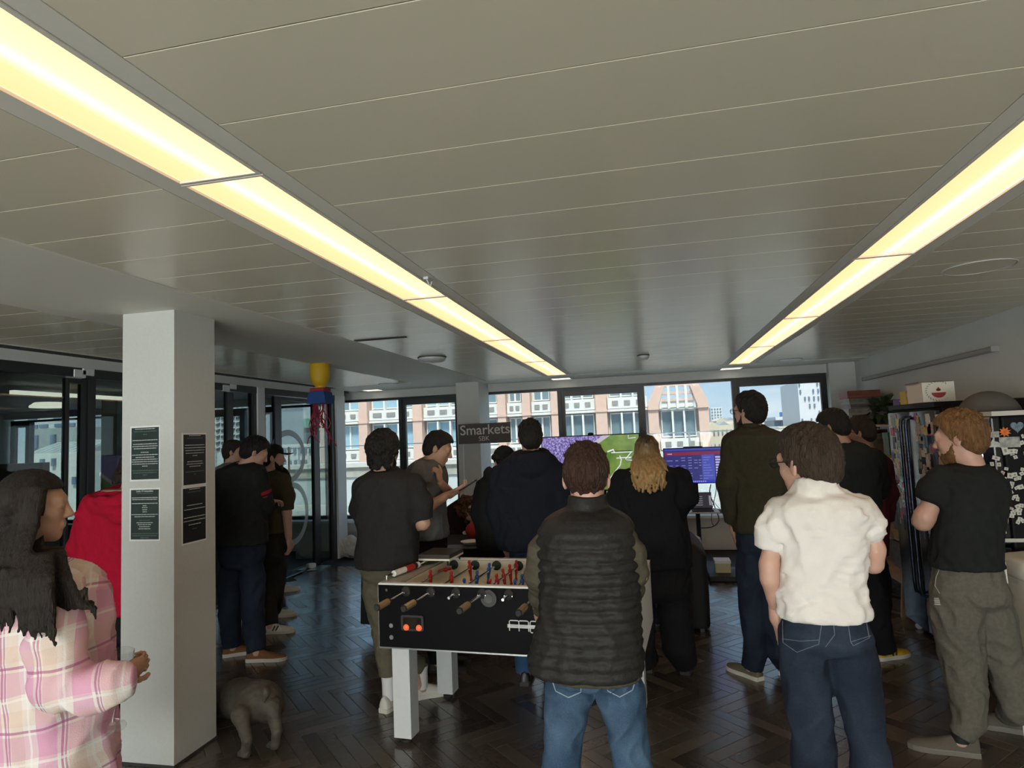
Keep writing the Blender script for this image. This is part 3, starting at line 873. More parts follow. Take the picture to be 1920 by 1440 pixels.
# ================================================================== THINGS
M_black = mat('black_laminate', (.007, .007, .008), .45, spec=.06)
M_blackm = mat('black_matt', (.012, .012, .013), .6)
M_rub = mat('black_rubber', (.02, .02, .02), .7)
M_paper = mat('white_paper', (.78, .80, .80), .7)
M_ink = mat('dark_green_print', (.012, .03, .028), .45, noise=.5, nscale=6)
M_ink2 = mat('black_print', (.012, .012, .012), .45, noise=.4, nscale=6)
M_text = mat('white_print', (.55, .58, .56), .6)
M_textd = mat('green_print', (.10, .16, .14), .6)

# ---- posters on the pillar
def poster(label, face, u0, u1, z0, z1, ink, lines, title=None, tilt=0.0):
    """face 'f' = side towards the viewer (-Y), 'r' = side towards the room (+X)"""
    if face == 'f':
        o = np.array([u0, 2.98, z0]); ex = np.array([1, 0, 0]); nz = np.array([0, -1, 0])
    else:
        o = np.array([-2.52, u0, z0]); ex = np.array([0, 1, 0]); nz = np.array([1, 0, 0])
    ez = np.array([0, 0, 1.0]); w, h = u1-u0, z1-z0
    t = thing('poster', label, 'poster', o+ex*w/2, 'printed notices on the pillar')
    def quad(name, a, b, c, d, lift, th, m, sub=None):
        MB().prism([(a, c), (b, c), (b, d), (a, d)], o+nz*lift, ex, ez, nz, th).build(name, m, sub or t)
    quad('sheet', 0, w, 0, h, 0.0008, .0016, M_paper)
    quad('printed_panel', w*.045, w*.955, h*.03, h*.97, .0025, .0008, ink)
    for y, wd, dark in lines:
        mb = MB()
        a = w/2-w*.44*wd; b = w/2+w*.44*wd; yy = h*(1-y)
        # each line broken into word-like dashes
        x = a; rg = random.Random(int(y*1000)+int(u0*100))
        while x < b:
            e = min(b, x+w*rg.uniform(.04, .12))
            mb.prism([(x, yy-h*.0065), (e, yy-h*.0065), (e, yy+h*.0065), (x, yy+h*.0065)], o+nz*.0035, ex, ez, nz, .0004)
            x = e+w*.012
        ln_ = mb.build('printed_line', M_textd if dark else M_text, t); ln_['kind'] = 'stuff'
    if title:
        v, f = text_mesh(title, h*.042, o+ex*w/2+ez*h*.93+nz*.0035, ex, ez, .0003, 'CENTER', .0004)
        mesh_obj('title', v, f, M_text, t)
    return t
yf = 2.98
def pf(px, py): q = P(px, py, yf); return q[0], q[2]
def prr(px, py): q = PX(px, py, -2.52); return q[1], q[2]
a = pf(245, 800); b = pf(301, 901)
poster('dark notice in white margin, upper one on the camera-facing side of the pillar', 'f', a[0], b[0], b[1], a[1], M_ink,
       [(.055, .75, 0), (.10, .85, 1), (.155, .15, 1), (.26, .95, 0), (.33, .9, 0), (.37, .95, 0), (.41, .85, 0), (.48, .3, 0), (.525, .98, 0), (.57, .7, 0), (.61, .95, 0), (.65, .98, 0), (.69, .95, 0), (.73, .2, 0), (.81, .95, 1), (.85, .9, 1), (.89, .15, 1)])
a = pf(244, 916); b = pf(301, 1014)
poster('dark notice headed Lucky 15 Competition, lower one on the camera-facing side of the pillar', 'f', a[0], b[0], b[1], a[1], M_ink,
       [(.10, .6, 1), (.18, .95, 0), (.215, .93, 0), (.29, .95, 0), (.335, .15, 0), (.37, .2, 0), (.41, .17, 0), (.45, .16, 0), (.50, .98, 0), (.54, .75, 0), (.61, .4, 1), (.655, .6, 0), (.69, .5, 0), (.73, .4, 0), (.77, .45, 0), (.86, .95, 1), (.90, .9, 1), (.94, .3, 1)], 'Lucky 15 Competition')
a = prr(341, 812); b = prr(387, 908)
poster('black notice in white margin, upper one on the room side of the pillar', 'r', a[0], b[0], b[1], a[1], M_ink2,
       [(.05, .55, 0), (.10, .7, 1), (.23, .9, 0), (.28, .95, 0), (.33, .88, 0), (.38, .85, 0), (.43, .2, 0), (.54, .7, 0), (.585, .75, 0), (.63, .5, 0), (.73, .85, 1), (.78, .1, 1)])
a = prr(340, 914); b = prr(387, 1012)
poster('black notice in white margin, lower one on the room side of the pillar', 'r', a[0], b[0], b[1], a[1], M_ink2,
       [(.05, .5, 0), (.10, .6, 1), (.33, .7, 0), (.40, .95, 0), (.54, .95, 0), (.60, .98, 0), (.67, .55, 0), (.75, .2, 1)])

# ---- football table
TH = D(-4.2)
A0 = G(709.5, 1093.5, .86)
U = np.array([math.cos(TH), math.sin(TH), 0]); V = np.array([-math.sin(TH), math.cos(TH), 0])
TL, TW = 1.43, .74
def T(u, v, z): return tuple(A0*np.array([1, 1, 0])+U*u+V*v+np.array([0, 0, z]))
tb = thing('football_table', 'black foosball table with white rails and pale square legs', 'foosball table', T(TL/2, TW/2, 0))
M_cream2 = mat('cream_inner_rail', (.80, .76, .62), .35)
M_wedge = mat('white_edge', (.80, .80, .76), .4)
M_field = mat('pale_green_field', (.42, .50, .40), .35)
M_leg = mat('pale_grey_leg', (.60, .62, .62), .4, noise=.03, nscale=30)
M_rod = mat('steel_rod', (.75, .75, .75), .18, metal=1.0)
M_handle = mat('brass_handle', (.50, .36, .18), .35, metal=.5)
M_red = mat('red_plastic', (.55, .03, .03), .35)
M_blue = mat('blue_plastic', (.03, .12, .42), .35)
def tbox(mb, u0, u1, v0, v1, z0, z1):
    v = [T(u, w, z) for z in (z0, z1) for w in (v0, v1) for u in (u0, u1)]
    return mb.add(v, [(0, 2, 3, 1), (4, 5, 7, 6), (0, 1, 5, 4), (2, 6, 7, 3), (0, 4, 6, 2), (1, 3, 7, 5)])
ZB = .515
tbox(MB(), 0, TL, 0, .03, ZB, .852).build('side_panel', M_black, tb)
tbox(MB(), 0, TL, TW-.03, TW, ZB, .852).build('side_panel', M_black, tb)
tbox(MB(), 0, .03, .03, TW-.03, ZB, .852).build('end_panel', M_black, tb)
tbox(MB(), TL-.03, TL, .03, TW-.03, ZB, .852).build('end_panel', M_wedge, tb)
mb = MB(); tbox(mb, 0, TL, 0, .034, .852, .862); tbox(mb, 0, TL, TW-.034, TW, .852, .862); tbox(mb, TL-.034, TL, .034, TW-.034, .852, .862)
mb.build('top_rail', M_wedge, tb)
tbox(MB(), 0, .12, .034, TW-.034, .852, .862).build('end_shelf', mat('grey_shelf', (.38, .37, .34), .5), tb)
tbox(MB(), .0, TL, -.004, 0, ZB-.004, ZB+.004).build('bottom_trim', M_chrome, tb)
tbox(MB(), -.004, .0, -.002, .03, ZB, .858).build('edge_trim', M_chrome, tb)
tbox(MB(), .03, TL-.03, .03, TW-.03, .70, .705).build('playfield', M_field, tb)
tbox(MB(), .03, TL-.03, .03, TW-.03, ZB, .53).build('base_board', M_black, tb)
for v0, v1 in ((.03, .04), (TW-.04, TW-.03)): tbox(MB(), .12, TL-.12, v0, v1, .705, .85).build('inner_side', M_cream2, tb)
for u0, u1 in ((.12, .13), (TL-.13, TL-.12)): tbox(MB(), u0, u1, .04, TW-.04, .705, .85).build('inner_end', M_cream2, tb)
mb = MB()
mb.add([T(.13, .04, .706), T(.36, .04, .706), T(.13, .2, .76), T(.13, .04, .77)], [(0, 1, 2), (0, 2, 3), (0, 3, 1), (1, 3, 2)])
mb.build('corner_ramp', M_cream2, tb)
mb = MB(); mb.add([T(.13, TW-.04, .706), T(.40, TW-.04, .706), T(.13, TW-.25, .706), T(.13, TW-.04, .79)], [(0, 1, 2), (0, 2, 3), (0, 3, 1), (1, 3, 2)])
mb.build('corner_ramp', M_cream2, tb)
for u0 in (.062, TL-.165):
    for v0 in (.02, TW-.12):
        lg = tbox(MB(), u0, u0+.103, v0, v0+.1, .03, ZB).build('leg', M_leg, tb)
        MB().lathe([(.03, 0), (.03, .012), (.012, .014), (.012, .03)], T(u0+.05, v0+.05, 0), n=14).build('foot', M_rub, lg)
# rods
RZ = .822
counts = [(M_red, (.30, .52), 1), (M_red, (.27, .58), 1), (M_blue, (.10, .30, .52), 0), (M_red, (.10, .23, .36, .49, .62), 1), (M_blue, (.10, .23, .36, .49, .62), 0), (M_red, (.2, .38, .56), 1), (M_blue, (.25, .5), 0), (M_blue, (.37,), 0)]
def player(m, u, v, par, tilt):
    q = [(.0, -.078), (.011, -.078), (.012, -.07), (.008, -.055), (.012, -.03), (.016, -.005), (.018, .012), (.012, .02), (.006, .024), (.011, .03), (.0125, .038), (.010, .046), (0.001, .049)]
    n = 8; vv = []; f = []
    ct, st = math.cos(tilt), math.sin(tilt)
    for r, h in q:
        for k in range(n):
            a = 2*math.pi*k/n; x, y = r*math.cos(a)*.75, r*math.sin(a)*1.15
            x, hh = x*ct+h*st, -x*st+h*ct
            vv.append(T(u+x, v+y, RZ+hh))
    for i in range(len(q)-1):
        for k in range(n): f.append((i*n+k, i*n+(k+1) % n, (i+1)*n+(k+1) % n, (i+1)*n+k))
    f.append(tuple(range(n))[::-1]); f.append(tuple(range((len(q)-1)*n, len(q)*n)))
    mesh_obj('player', vv, f, m, par, True, 50)
for i, (m, pos, near) in enumerate(counts):
    u = .172+.147*i
    v0 = -.23 if near else -.115
    v1 = TW+.05 if near else TW+.10
    rd = MB().tube([T(u, v0, RZ), T(u, v1, RZ)], .0075, 10).build('rod', M_rod, tb, True, 40)
    ha, hb = (-.215, -.335) if near else (TW+.06, TW+.16)
    if near:
        MB().tube([T(u, ha+.018, RZ), T(u, ha, RZ), T(u, ha-.01, RZ)], [.009, .017, .018], 8).build('grip_collar', M_rub, rd)
        MB().tube([T(u, ha-.01, RZ), T(u, hb, RZ)], .0175, 8).build('grip', M_handle, rd)
        MB().tube([T(u, hb, RZ), T(u, hb-.008, RZ)], [.019, .014], 8).build('grip_cap', M_rub, rd)
    else:
        MB().tube([T(u, ha, RZ), T(u, hb, RZ)], .017, 8).build('grip', M_handle, rd)
    for vv, s in ((-.001, -1), (TW+.001, 1)):
        MB().tube([T(u, vv, RZ), T(u, vv+s*.014, RZ), T(u, vv+s*.022, RZ)], [.028, .026, .014], 18).build('bearing', M_rub, rd, True, 40)
        for dx in (-.021, .021):
            MB().tube([T(u+dx, vv+s*.013, RZ-.006), T(u+dx, vv+s*.019, RZ-.006)], .0035, 8).build('screw', M_rod, rd)
    MB().tube([T(u, TW-.041, RZ), T(u, TW-.05, RZ)], .03, 18).build('inner_bearing', mat('dark_green_bearing', (.01, .03, .022), .5), rd)
    for j, w in enumerate(pos): player(m, u, w+.02, rd, 1.35 if (i == 0 and j == 1) else .12*math.sin(i*3+j))
# front fittings
MB().tube([T(.60+.05, -.001, .80), T(.65, -.016, .80)], .044, 24).build('ball_entry', mat('dark_ring', (.03, .03, .03), .4), tb, True, 40)
MB().tube([T(.65, -.016, .80), T(.65, -.019, .80)], .024, 20).build('ball_entry_cap', mat('grey_cap', (.10, .10, .09), .6), tb)
rc = []
for cx, cy, a0 in ((.055, .03, 0), (-.055, .03, 90), (-.055, -.03, 180), (.055, -.03, 270)):
    for k in range(5):
        a = D(a0+k*22.5); rc.append((cx+.012*math.cos(a), cy+.012*math.sin(a)))
sd = MB().prism(rc, T(.205, -.001, .655), U, (0, 0, 1), -V, .012).build('score_window', mat('dark_bezel', (.02, .02, .02), .5), tb)
MB().prism([(x*.8, y*.72) for x, y in rc], T(.205, -.0135, .655), U, (0, 0, 1), -V, .001).build('window_pane', mat('smoked_pane', (.02, .014, .01), .1), sd)
M_or = emit_mat('orange_lamp', (1.0, .16, .05), .9)
for du in (-.035, .04): MB().lathe([(.017, 0), (.015, -.006), (.008, -.009)], T(.205+du, -.0145, .632), 'y', 16).build('lamp', M_or, sd, True)
for z in (.635, .572): MB().tube([T(.075, 0, z), T(.075, -.008, z)], .012, 14).build('lock', M_chrome, tb, True, 40)
MB().tube([T(.052, 0, .825), T(.052, -.006, .825)], .008, 12).build('bolt', M_rod, tb)
# outlined letter badge
mb = MB()
def outl(pts, r=.003): mb.tube([T(.745+x*.86, -.004, .637+y*.8) for x, y in pts], r, 6)
outl([(.012, -.0), (.012, .06), (.018, .066), (.065, .066), (.072, .06), (.072, 0)])
outl([(.072, .06), (.078, .066), (.125, .066), (.132, .06), (.132, 0)])
outl([(.142, .035), (.21, .035), (.21, .058), (.203, .066), (.15, .066), (.142, .058), (.142, .0), (.148, -.006), (.21, -.006)])
for y in (.022, .030, .038): outl([(0, y), (.215, y)], .0028)
mb.build('badge', mat('white_badge', (.75, .75, .75), .5), tb)
# bead counter at the end
cb = MB().tube([T(.02, .06, .885), T(.10, TW-.1, .885)], .006, 8).build('score_bar', M_rod, tb)
for k in range(9):
    f0 = .12+k*.05
    a = np.array(T(.02+.08*f0, .06+(TW-.16)*f0, .885)); d = U*.08+V*(TW-.16)
    MB().tube([tuple(a), tuple(a+d*.042)], .018, 10).build('bead', M_red if k in (4, 5, 6) else (M_wedge if k != 7 else M_rub), cb)
MB().tube([T(.02, .06, .861), T(.02, .06, .89)], .006, 8).tube([T(.10, TW-.1, .861), T(.10, TW-.1, .89)], .006, 8).build('bar_bracket', M_rod, cb)
# open notebook-like wooden case on the table end
nb = thing('score_case', 'flat dark-lidded wooden case lying on the foosball table end', 'case', T(.13, .6, .862))
tbox(MB(), .03, .24, .46, .70, .905, .93).build('lid', mat('dark_brown_lid', (.035, .03, .022), .5), nb)
tbox(MB(), .03, .24, .46, .70, .893, .905).build('cream_edge', M_cream2, nb)
mb = MB()
for u, v in ((.05, .48), (.22, .48), (.05, .68), (.22, .68)): mb.tube([T(u, v, .862), T(u, v, .893)], .006, 8)
mb.build('wire_foot', M_rub, nb)

# ---- black clothed table with papers
tq = thing('cloth_table', 'long black-clothed table behind the foosball table', 'table', (-1.8, 5.35, 0))
mb = MB(); x0, x1, y0, y1 = -2.46, -1.3, 5.1, 5.75
n = 60; ring = []
for i in range(n):
    t_ = i/n*4; s_ = int(t_); fr = t_-s_
    ring.append([(x0+(x1-x0)*fr, y0), (x1, y0+(y1-y0)*fr), (x1-(x1-x0)*fr, y1), (x0, y1-(y1-y0)*fr)][s_])
vv = []
for zi, (z, ex) in enumerate(((.75, -.004), (.742, 0), (.4, .012), (.12, .02))):
    for i, (x, y) in enumerate(ring):
        e = ex*(1+.8*math.sin(i*1.7)) if zi > 1 else ex
        cx, cy = (x0+x1)/2, (y0+y1)/2; dx, dy = np.sign(x-cx)*(abs(x-cx) > (x1-x0)*.49), np.sign(y-cy)*(abs(y-cy) > (y1-y0)*.49)
        vv.append((x+dx*e, y+dy*e, z))
ff = [(k*n+i, k*n+(i+1) % n, (k+1)*n+(i+1) % n, (k+1)*n+i) for k in range(3) for i in range(n)]+[tuple(range(n))]
mesh_obj('table_cloth', vv, ff, mat('black_cloth', (.012, .012, .013), .85), tq, True, 40)
MB().box(x0+.02, x1-.02, y0+.02, y1-.02, .70, .738).build('table_top', M_blackm, tq)
for x in (x0+.08, x1-.08):
    for y in (y0+.08, y1-.08): MB().tube([(x, y, 0), (x, y, .7)], .018, 8).build('leg', M_blackm, tq)
def sheet(px, py, w, d, rz, label, name='paper_sheet', m=None, h=.006, cat='paper'):
    q = G(px, py, .752)
    return tag(MB().box(q[0]-w/2, q[0]+w/2, q[1]-d/2, q[1]+d/2, .752, .752+h, rz).build(name, m or M_paper), label, cat)
sheet(872, 1026, .30, .18, .15, 'dark serving tray on the black-clothed table', 'serving_tray', mat('grey_tray', (.12, .13, .13), .35), .008, 'tray')
q = G(884, 1021, .762)
t = thing('paper_dish', 'shallow white paper dish on the dark tray', 'dish', (q[0], q[1], .762))
MB().lathe([(.05, 0.0), (.055, .002), (.09, .03), (.087, .03), (.05, .006)], (q[0], q[1], .762), n=20).build('bowl', M_paper, t, True, 50)
q = P(897, 1009, 5.45)
s = Sdf().ell((q[0], 5.45, .83), (.11, .08, .078), .03); s.post.append(folds(4, .008, .09))
v, f = s.build(.01); tag(mesh_obj('red_bag', v, f, mat('red_cloth', (.35, .02, .02), .7), None, True), 'small red cloth bag on the black-clothed table', 'bag')

# ---- big screen
def plasma(name, kind):
    m = bpy.data.materials.new(name); m.use_nodes = True
    nt = m.node_tree; nt.nodes.clear(); L = nt.links.new
    out = nt.nodes.new('ShaderNodeOutputMaterial'); em = nt.nodes.new('ShaderNodeEmission'); gl = nt.nodes.new('ShaderNodeBsdfGlossy'); ad = nt.nodes.new('ShaderNodeAddShader')
    gl.inputs['Roughness'].default_value = .25; gl.inputs['Color'].default_value = (.04, .04, .04, 1)
    tc = nt.nodes.new('ShaderNodeTexCoord'); sp = nt.nodes.new('ShaderNodeSeparateXYZ'); L(tc.outputs['Object'], sp.inputs[0])
    def math_(op, a, b):
        n = nt.nodes.new('ShaderNodeMath'); n.operation = op
        for i, q in enumerate((a, b)):
            if hasattr(q, 'links'): L(q, n.inputs[i])
            else: n.inputs[i].default_value = q
        return n.outputs[0]
    def mixc(fac, a, b):
        n = nt.nodes.new('ShaderNodeMix'); n.data_type = 'RGBA'; L(fac, n.inputs['Factor'])
        for k, q in (('A', a), ('B', b)):
            if hasattr(q, 'links'): L(q, n.inputs[k])
            else: n.inputs[k].default_value = (*q, 1)
        return n.outputs['Result']
    def ramp(src, stops):
        n = nt.nodes.new('ShaderNodeValToRGB'); L(src, n.inputs[0]); el = n.color_ramp.elements
        el[0].position, el[0].color = stops[0][0], (*stops[0][1], 1); el[1].position, el[1].color = stops[-1][0], (*stops[-1][1], 1)
        for p, c in stops[1:-1]: e = el.new(p); e.color = (*c, 1)
        return n.outputs[0]
    no = nt.nodes.new('ShaderNodeTexNoise'); no.inputs['Scale'].default_value = 38; no.inputs['Detail'].default_value = 6; no.inputs['Roughness'].default_value = .8; L(tc.outputs['Object'], no.inputs['Vector'])
    crowd = ramp(no.outputs['Fac'], ((.36, (.02, .015, .12)), (.46, (.12, .08, .38)), (.55, (.40, .32, .72)), (.64, (.82, .70, .95))))
    n2 = nt.nodes.new('ShaderNodeTexNoise'); n2.inputs['Scale'].default_value = 7; n2.inputs['Detail'].default_value = 5; L(tc.outputs['Object'], n2.inputs['Vector'])
    grass = ramp(n2.outputs['Fac'], ((.35, (.10, .22, .025)), (.65, (.22, .34, .06))))
    # diagonal edge between stand and turf : z - 1.0*x
    dg = math_('SUBTRACT', sp.outputs['X'], math_('MULTIPLY', sp.outputs['Z'], 1.55))
    edge = math_('GREATER_THAN', dg, -2.215)
    path = math_('GREATER_THAN', dg, -2.31)
    c = mixc(path, crowd, (.62, .56, .66)); c = mixc(edge, c, grass)
    L(c, em.inputs[0]); em.inputs[1].default_value = .8
    L(em.outputs[0], ad.inputs[0]); L(gl.outputs[0], ad.inputs[1]); L(ad.outputs[0], out.inputs[0])
    return m
TY = 8.0
a = P(1014, 821, TY); b = P(1199, 812, TY)
zt_, zb_ = 1.61, .91
tv = thing('television', 'large television showing a green racecourse and a purple crowd', 'television', ((a[0]+b[0])/2, TY, 0))
x0, x1 = a[0], b[0]
MB().bbox(x0, x1, TY, TY+.05, zb_, zt_, .008, 2).build('casing', M_blackm, tv)
scr = MB().box(x0+.012, x1-.012, TY-.002, TY+.001, zb_+.02, zt_-.012).build('screen', plasma('racecourse_picture', 0), tv)
M_wl = emit_mat('screen_white', (.85, .88, .95), .9)
M_dl = emit_mat('screen_dark', (.02, .05, .02), .5)
def sline(pts, r, m=M_wl): MB().tube([(P(px, py, TY)[0], TY-.004, P(px, py, TY)[2]) for px, py in pts], r, 5).build('picture_line', m, scr)
sline([(1137, 906), (1152, 886), (1163, 872), (1165, 862), (1162, 854)], .006)
sline([(1146, 849), (1186, 847)], .006); sline([(1139, 847), (1150, 843), (1152, 849)], .01)
sline([(1156, 859), (1184, 857), (1174, 862), (1186, 863)], .006); sline([(1173, 861), (1184, 847)], .006)
sline([(1178, 816), (1178, 822), (1192, 820)], .005); sline([(1150, 846), (1184, 845)], .004, M_dl)
MB().lathe([(.035, 0), (.035, .02), (.02, .03)], (P(1107, 812, TY)[0], TY+.02, zt_), n=16).build('webcam', M_blackm, tv)
xc = P(1132, 930, TY)[0]
MB().box(xc-.035, xc+.035, TY+.03, TY+.08, .05, zb_+.05).build('stand_post', M_blackm, tv)
MB().bbox(xc-.4, xc+.4, TY-.22, TY+.3, 0.0, .05, .015, 1).build('stand_foot', M_blackm, tv)
MB().box(xc-.3, xc+.3, TY+.05, TY+.07, zb_+.1, zb_+.4).build('mount', M_blackm, tv)

# ---- second screen with a table of odds
SY = 7.8
a = P(1243, 841, SY); b = P(1353, 836, SY); x0, x1 = a[0], b[0]
z1 = a[2]; z0 = P(1300, 907, SY)[2]
sv = thing('monitor', 'smaller monitor with a dark blue table of results on a thin stand', 'monitor', ((x0+x1)/2, SY, 0))
MB().bbox(x0, x1, SY, SY+.04, z0, z1, .006, 2).build('casing', M_blackm, sv)
s2 = MB().box(x0+.008, x1-.008, SY-.002, SY+.001, z0+.012, z1-.008).build('screen', emit_mat('results_navy', (.020, .022, .16), 1.0), sv)
w, h = x1-x0, z1-z0
def sq(u0, u1, v0, v1, m): MB().box(x0+w*u0, x0+w*u1, SY-.004, SY-.0025, z1-h*v1, z1-h*v0).build('picture_block', m, s2)
M_rb = emit_mat('results_red', (.20, .012, .05), 1.0); M_bt = emit_mat('results_pale', (.50, .50, .80), .9); M_lb = emit_mat('results_blue', (.05, .07, .40), 1.0); M_tx = emit_mat('results_text', (.28, .28, .55), .9)
sq(.02, .98, .035, .07, M_lb); sq(.02, .98, .12, .21, M_rb); sq(.65, .86, .21, .90, M_lb); sq(.02, .98, .905, .975, emit_mat('results_bar', (.02, .03, .45), 1.0))
rg = random.Random(2)
for k in range(9):
    v = .26+k*.072
    sq(.88, .97, v, v+.045, M_bt)
    for u, l in ((.05, .10), (.2, .05), (.3, .07), (.42, .06), (.52, .06), (.6, .04)):
        if rg.random() < .7: sq(u, u+l, v+.012, v+.03, M_tx)
    sq(.67, .67+rg.uniform(.05, .17), v+.012, v+.03, M_tx)
for k in range(14): sq(.24+k*.034, .24+k*.034+.02, .925, .955, M_bt)
sq(.07, .15, .15, .18, M_bt)
xp = P(1308, 950, SY)[0]
MB().tube([(xp, SY+.05, .04), (xp, SY+.05, z0+.1)], .025, 12).build('stand_post', M_blackm, sv)
MB().bbox(xp-.3, xp+.3, SY-.2, SY+.3, 0, .04, .012, 1).build('stand_foot', M_blackm, sv)
zs = P(1300, 957, SY-.12)[2]
MB().box(xp-.24, xp+.22, SY-.3, SY+.06, zs-.015, zs).build('stand_shelf', mat('pale_shelf', (.5, .52, .52), .5), sv)
MB().box((x0+x1)/2-.1, (x0+x1)/2+.12, SY+.01, SY+.03, z1, z1+.012).build('light_bar', M_blackm, sv)
lt = thing('laptop', 'open black laptop on the shelf of the thin monitor stand', 'laptop', (xp+.05, SY-.12, zs))
la = P(1297, 953, SY-.1)[0]; lb = P(1336, 953, SY-.1)[0]
MB().box(la, lb, SY-.28, SY-.08, zs, zs+.012).build('keyboard_base', M_blackm, lt)
MB().prism([(0, 0), (lb-la, 0), (lb-la, .19), (0, .19)], (la, SY-.08, zs+.012), (1, 0, 0), (0, .25, .97), (0, .97, -.25), .008).build('lid', M_blackm, lt)
MB().prism([(.008, .012), (lb-la-.008, .012), (lb-la-.008, .18), (.008, .18)], (la, SY-.0805, zs+.0122), (1, 0, 0), (0, .25, .97), (0, -.97, .25), .001).build('screen', emit_mat('laptop_screen', (.02, .02, .035), .8), lt)
mb = MB()
for k in range(5): mb.prism([(.03, .04+k*.024), (.13, .04+k*.024), (.13, .047+k*.024), (.03, .047+k*.024)], (la, SY-.082, zs+.0122), (1, 0, 0), (0, .25, .97), (0, -.97, .25), .0008)
mb.prism([(.2, .04), (.225, .04), (.225, .15), (.2, .15)], (la, SY-.082, zs+.0122), (1, 0, 0), (0, .25, .97), (0, -.97, .25), .0008)
mb.build('screen_lines', emit_mat('laptop_lines', (.3, .28, .32), .8), lt)
def cord(name, pts, label, r=.006, m=None):
    P3 = [Vector(p) for p in pts]; out = []
    for i in range(len(P3)-1):
        p0, p1, p2, p3 = P3[max(i-1, 0)], P3[i], P3[i+1], P3[min(i+2, len(P3)-1)]
        for k in range(6):
            t = k/6; out.append(tuple(.5*((2*p1)+(p2-p0)*t+(2*p0-5*p1+4*p2-p3)*t*t+(3*p1-p0-3*p2+p3)*t**3)))
    out.append(tuple(P3[-1]))
    return tag(MB().tube(out, r, 6).build(name, m or M_blackm), label, 'cable')
q = lambda px, py, y=SY+.1: tuple(P(px, py, y))
cord('power_cable', [q(1333, 908), q(1331, 925), q(1340, 950), q(1348, 975), q(1335, 988), q(1310, 990)], 'black cable looping down from the right end of the monitor')
cord('signal_cable', [q(1344, 908, SY+.14), q(1341, 930, SY+.16), q(1336, 950, SY+.16), q(1334, 975, SY+.16), q(1338, 986, SY+.16)], 'thin black cable hanging straight beside the looped one behind the monitor', .004)
g0, g1, g2, g3 = G(1340, 1010, .06), G(1355, 1018, .03), G(1372, 1022, .015), G(1385, 1022, .012)
cord('floor_cable', [tuple(g0), tuple(g1), tuple(g2), tuple(g3)], 'black cable running along the floor towards the tall man', .012)
# floor clutter below the monitor
gq = G(1325, 1022)
bx_ = thing('carton', 'small white and yellow carton on the floor under the monitor', 'box', (gq[0], 7.72, .04))
MB().box(gq[0]-.07, gq[0]+.09, 7.36, 7.54, .06, .16).build('box_body', mat('yellow_card', (.55, .50, .30), .7), bx_)
MB().box(gq[0]-.075, gq[0]+.095, 7.355, 7.545, .16, .19).build('box_lid', M_paper, bx_)
gq2 = G(1338, 1030)
tag(MB().bbox(gq[0]-.16, gq[0]+.28, 7.16, 7.58, 0.0, .06, .015, 1).build('router_tray', M_blackm), 'flat black device tray on the floor under the white carton', 'device')
tag(MB().lathe([(.1, 0), (.1, .1), (.09, .14), (.06, .16)], (P(1296, 1000, 7.4)[0], 7.35, .30), n=20).build('white_device', M_plast, None, True, 40), 'rounded white device on the black stool by the armchair', 'device')
tag(MB().bbox(P(1285, 1000, 7.4)[0]-.1, P(1306, 1000, 7.4)[0]+.06, 7.2, 7.52, 0, .30, .02, 1).build('black_stool', M_blackm), 'small black box stool behind the armchair', 'stool')

# ---- armchair
ac = thing('armchair', 'black upholstered armchair with rounded arm behind the blonde woman', 'armchair', (-.15, 5.7, 0))
M_uph = mat('black_upholstery', (.014, .014, .016), .75, bump=.1, bscale=200)
ax1 = G(1334, 1172)[0]-.005
s = Sdf().rows([(.03, ax1-.11, 5.85, .105, .42), (.5, ax1-.115, 5.85, .11, .43), (.62, ax1-.12, 5.85, .105, .42), (.70, ax1-.14, 5.85, .05, .38)], 5, .01)
v, f = s.build(.018); mesh_obj('arm', v, f, M_uph, ac, True)
s = Sdf().rows([(.03, ax1-1.0, 5.85, .105, .42), (.5, ax1-1.0, 5.85, .11, .43), (.62, ax1-1.0, 5.85, .105, .42), (.70, ax1-1.0, 5.85, .05, .38)], 5, .01)
v, f = s.build(.018); mesh_obj('arm', v, f, M_uph, ac, True)
MB().bbox(ax1-.9, ax1-.22, 5.42, 5.62, .05, .74, .06, 3).build('backrest', M_uph, ac, True, 50)
MB().bbox(ax1-.9, ax1-.22, 5.6, 6.26, .12, .44, .05, 3).build('seat_cushion', M_uph, ac, True, 50)
for x in (ax1-.08, ax1-1.04):
    for y in (5.48, 6.2): MB().tube([(x, y, 0), (x, y, .05)], .02, 8).build('foot', M_chrome, ac)

# ---- company sign on its pole
sg = thing('sign', 'dark grey hanging sign reading Smarkets SBK on a thin pole', 'sign', (-2.45, 8.25, 0))
sa, sb = P(859, 796, 8.25), P(957, 791, 8.25); sc_, sd_ = P(958, 829, 8.25), P(860, 833, 8.25)
MB().add([tuple(q) for q in (sa, sb, sc_, sd_)]+[(q[0], q[1]+.012, q[2]) for q in (sa, sb, sc_, sd_)], [(0, 1, 2, 3), (7, 6, 5, 4), (0, 4, 5, 1), (1, 5, 6, 2), (2, 6, 7, 3), (3, 7, 4, 0)]).build('board', mat('charcoal_board', (.075, .07, .07), .5), sg)
exv = Vector(sb-sa).normalized(); eyv = Vector((0, 0, 1))
eyv = (eyv-exv*eyv.dot(exv)).normalized()
W = (Vector(sb)-Vector(sa)).length; Hh = (Vector(sa)-Vector(sd_)).length
M_sw = mat('sign_white', (.72, .72, .70), .6)
v, f = text_mesh('Smarkets', 1.0, (0, 0, 0), (1, 0, 0), (0, 0, 1), 0.0)
wid = max(p[0] for p in v)
v, f = text_mesh('Smarkets', W*.95/wid, Vector(sa)-Vector((0, .004, 0))+exv*W*.03-eyv*Hh*.55, exv, eyv, .002, 'LEFT', .0016)
mesh_obj('lettering', v, f, M_sw, sg)
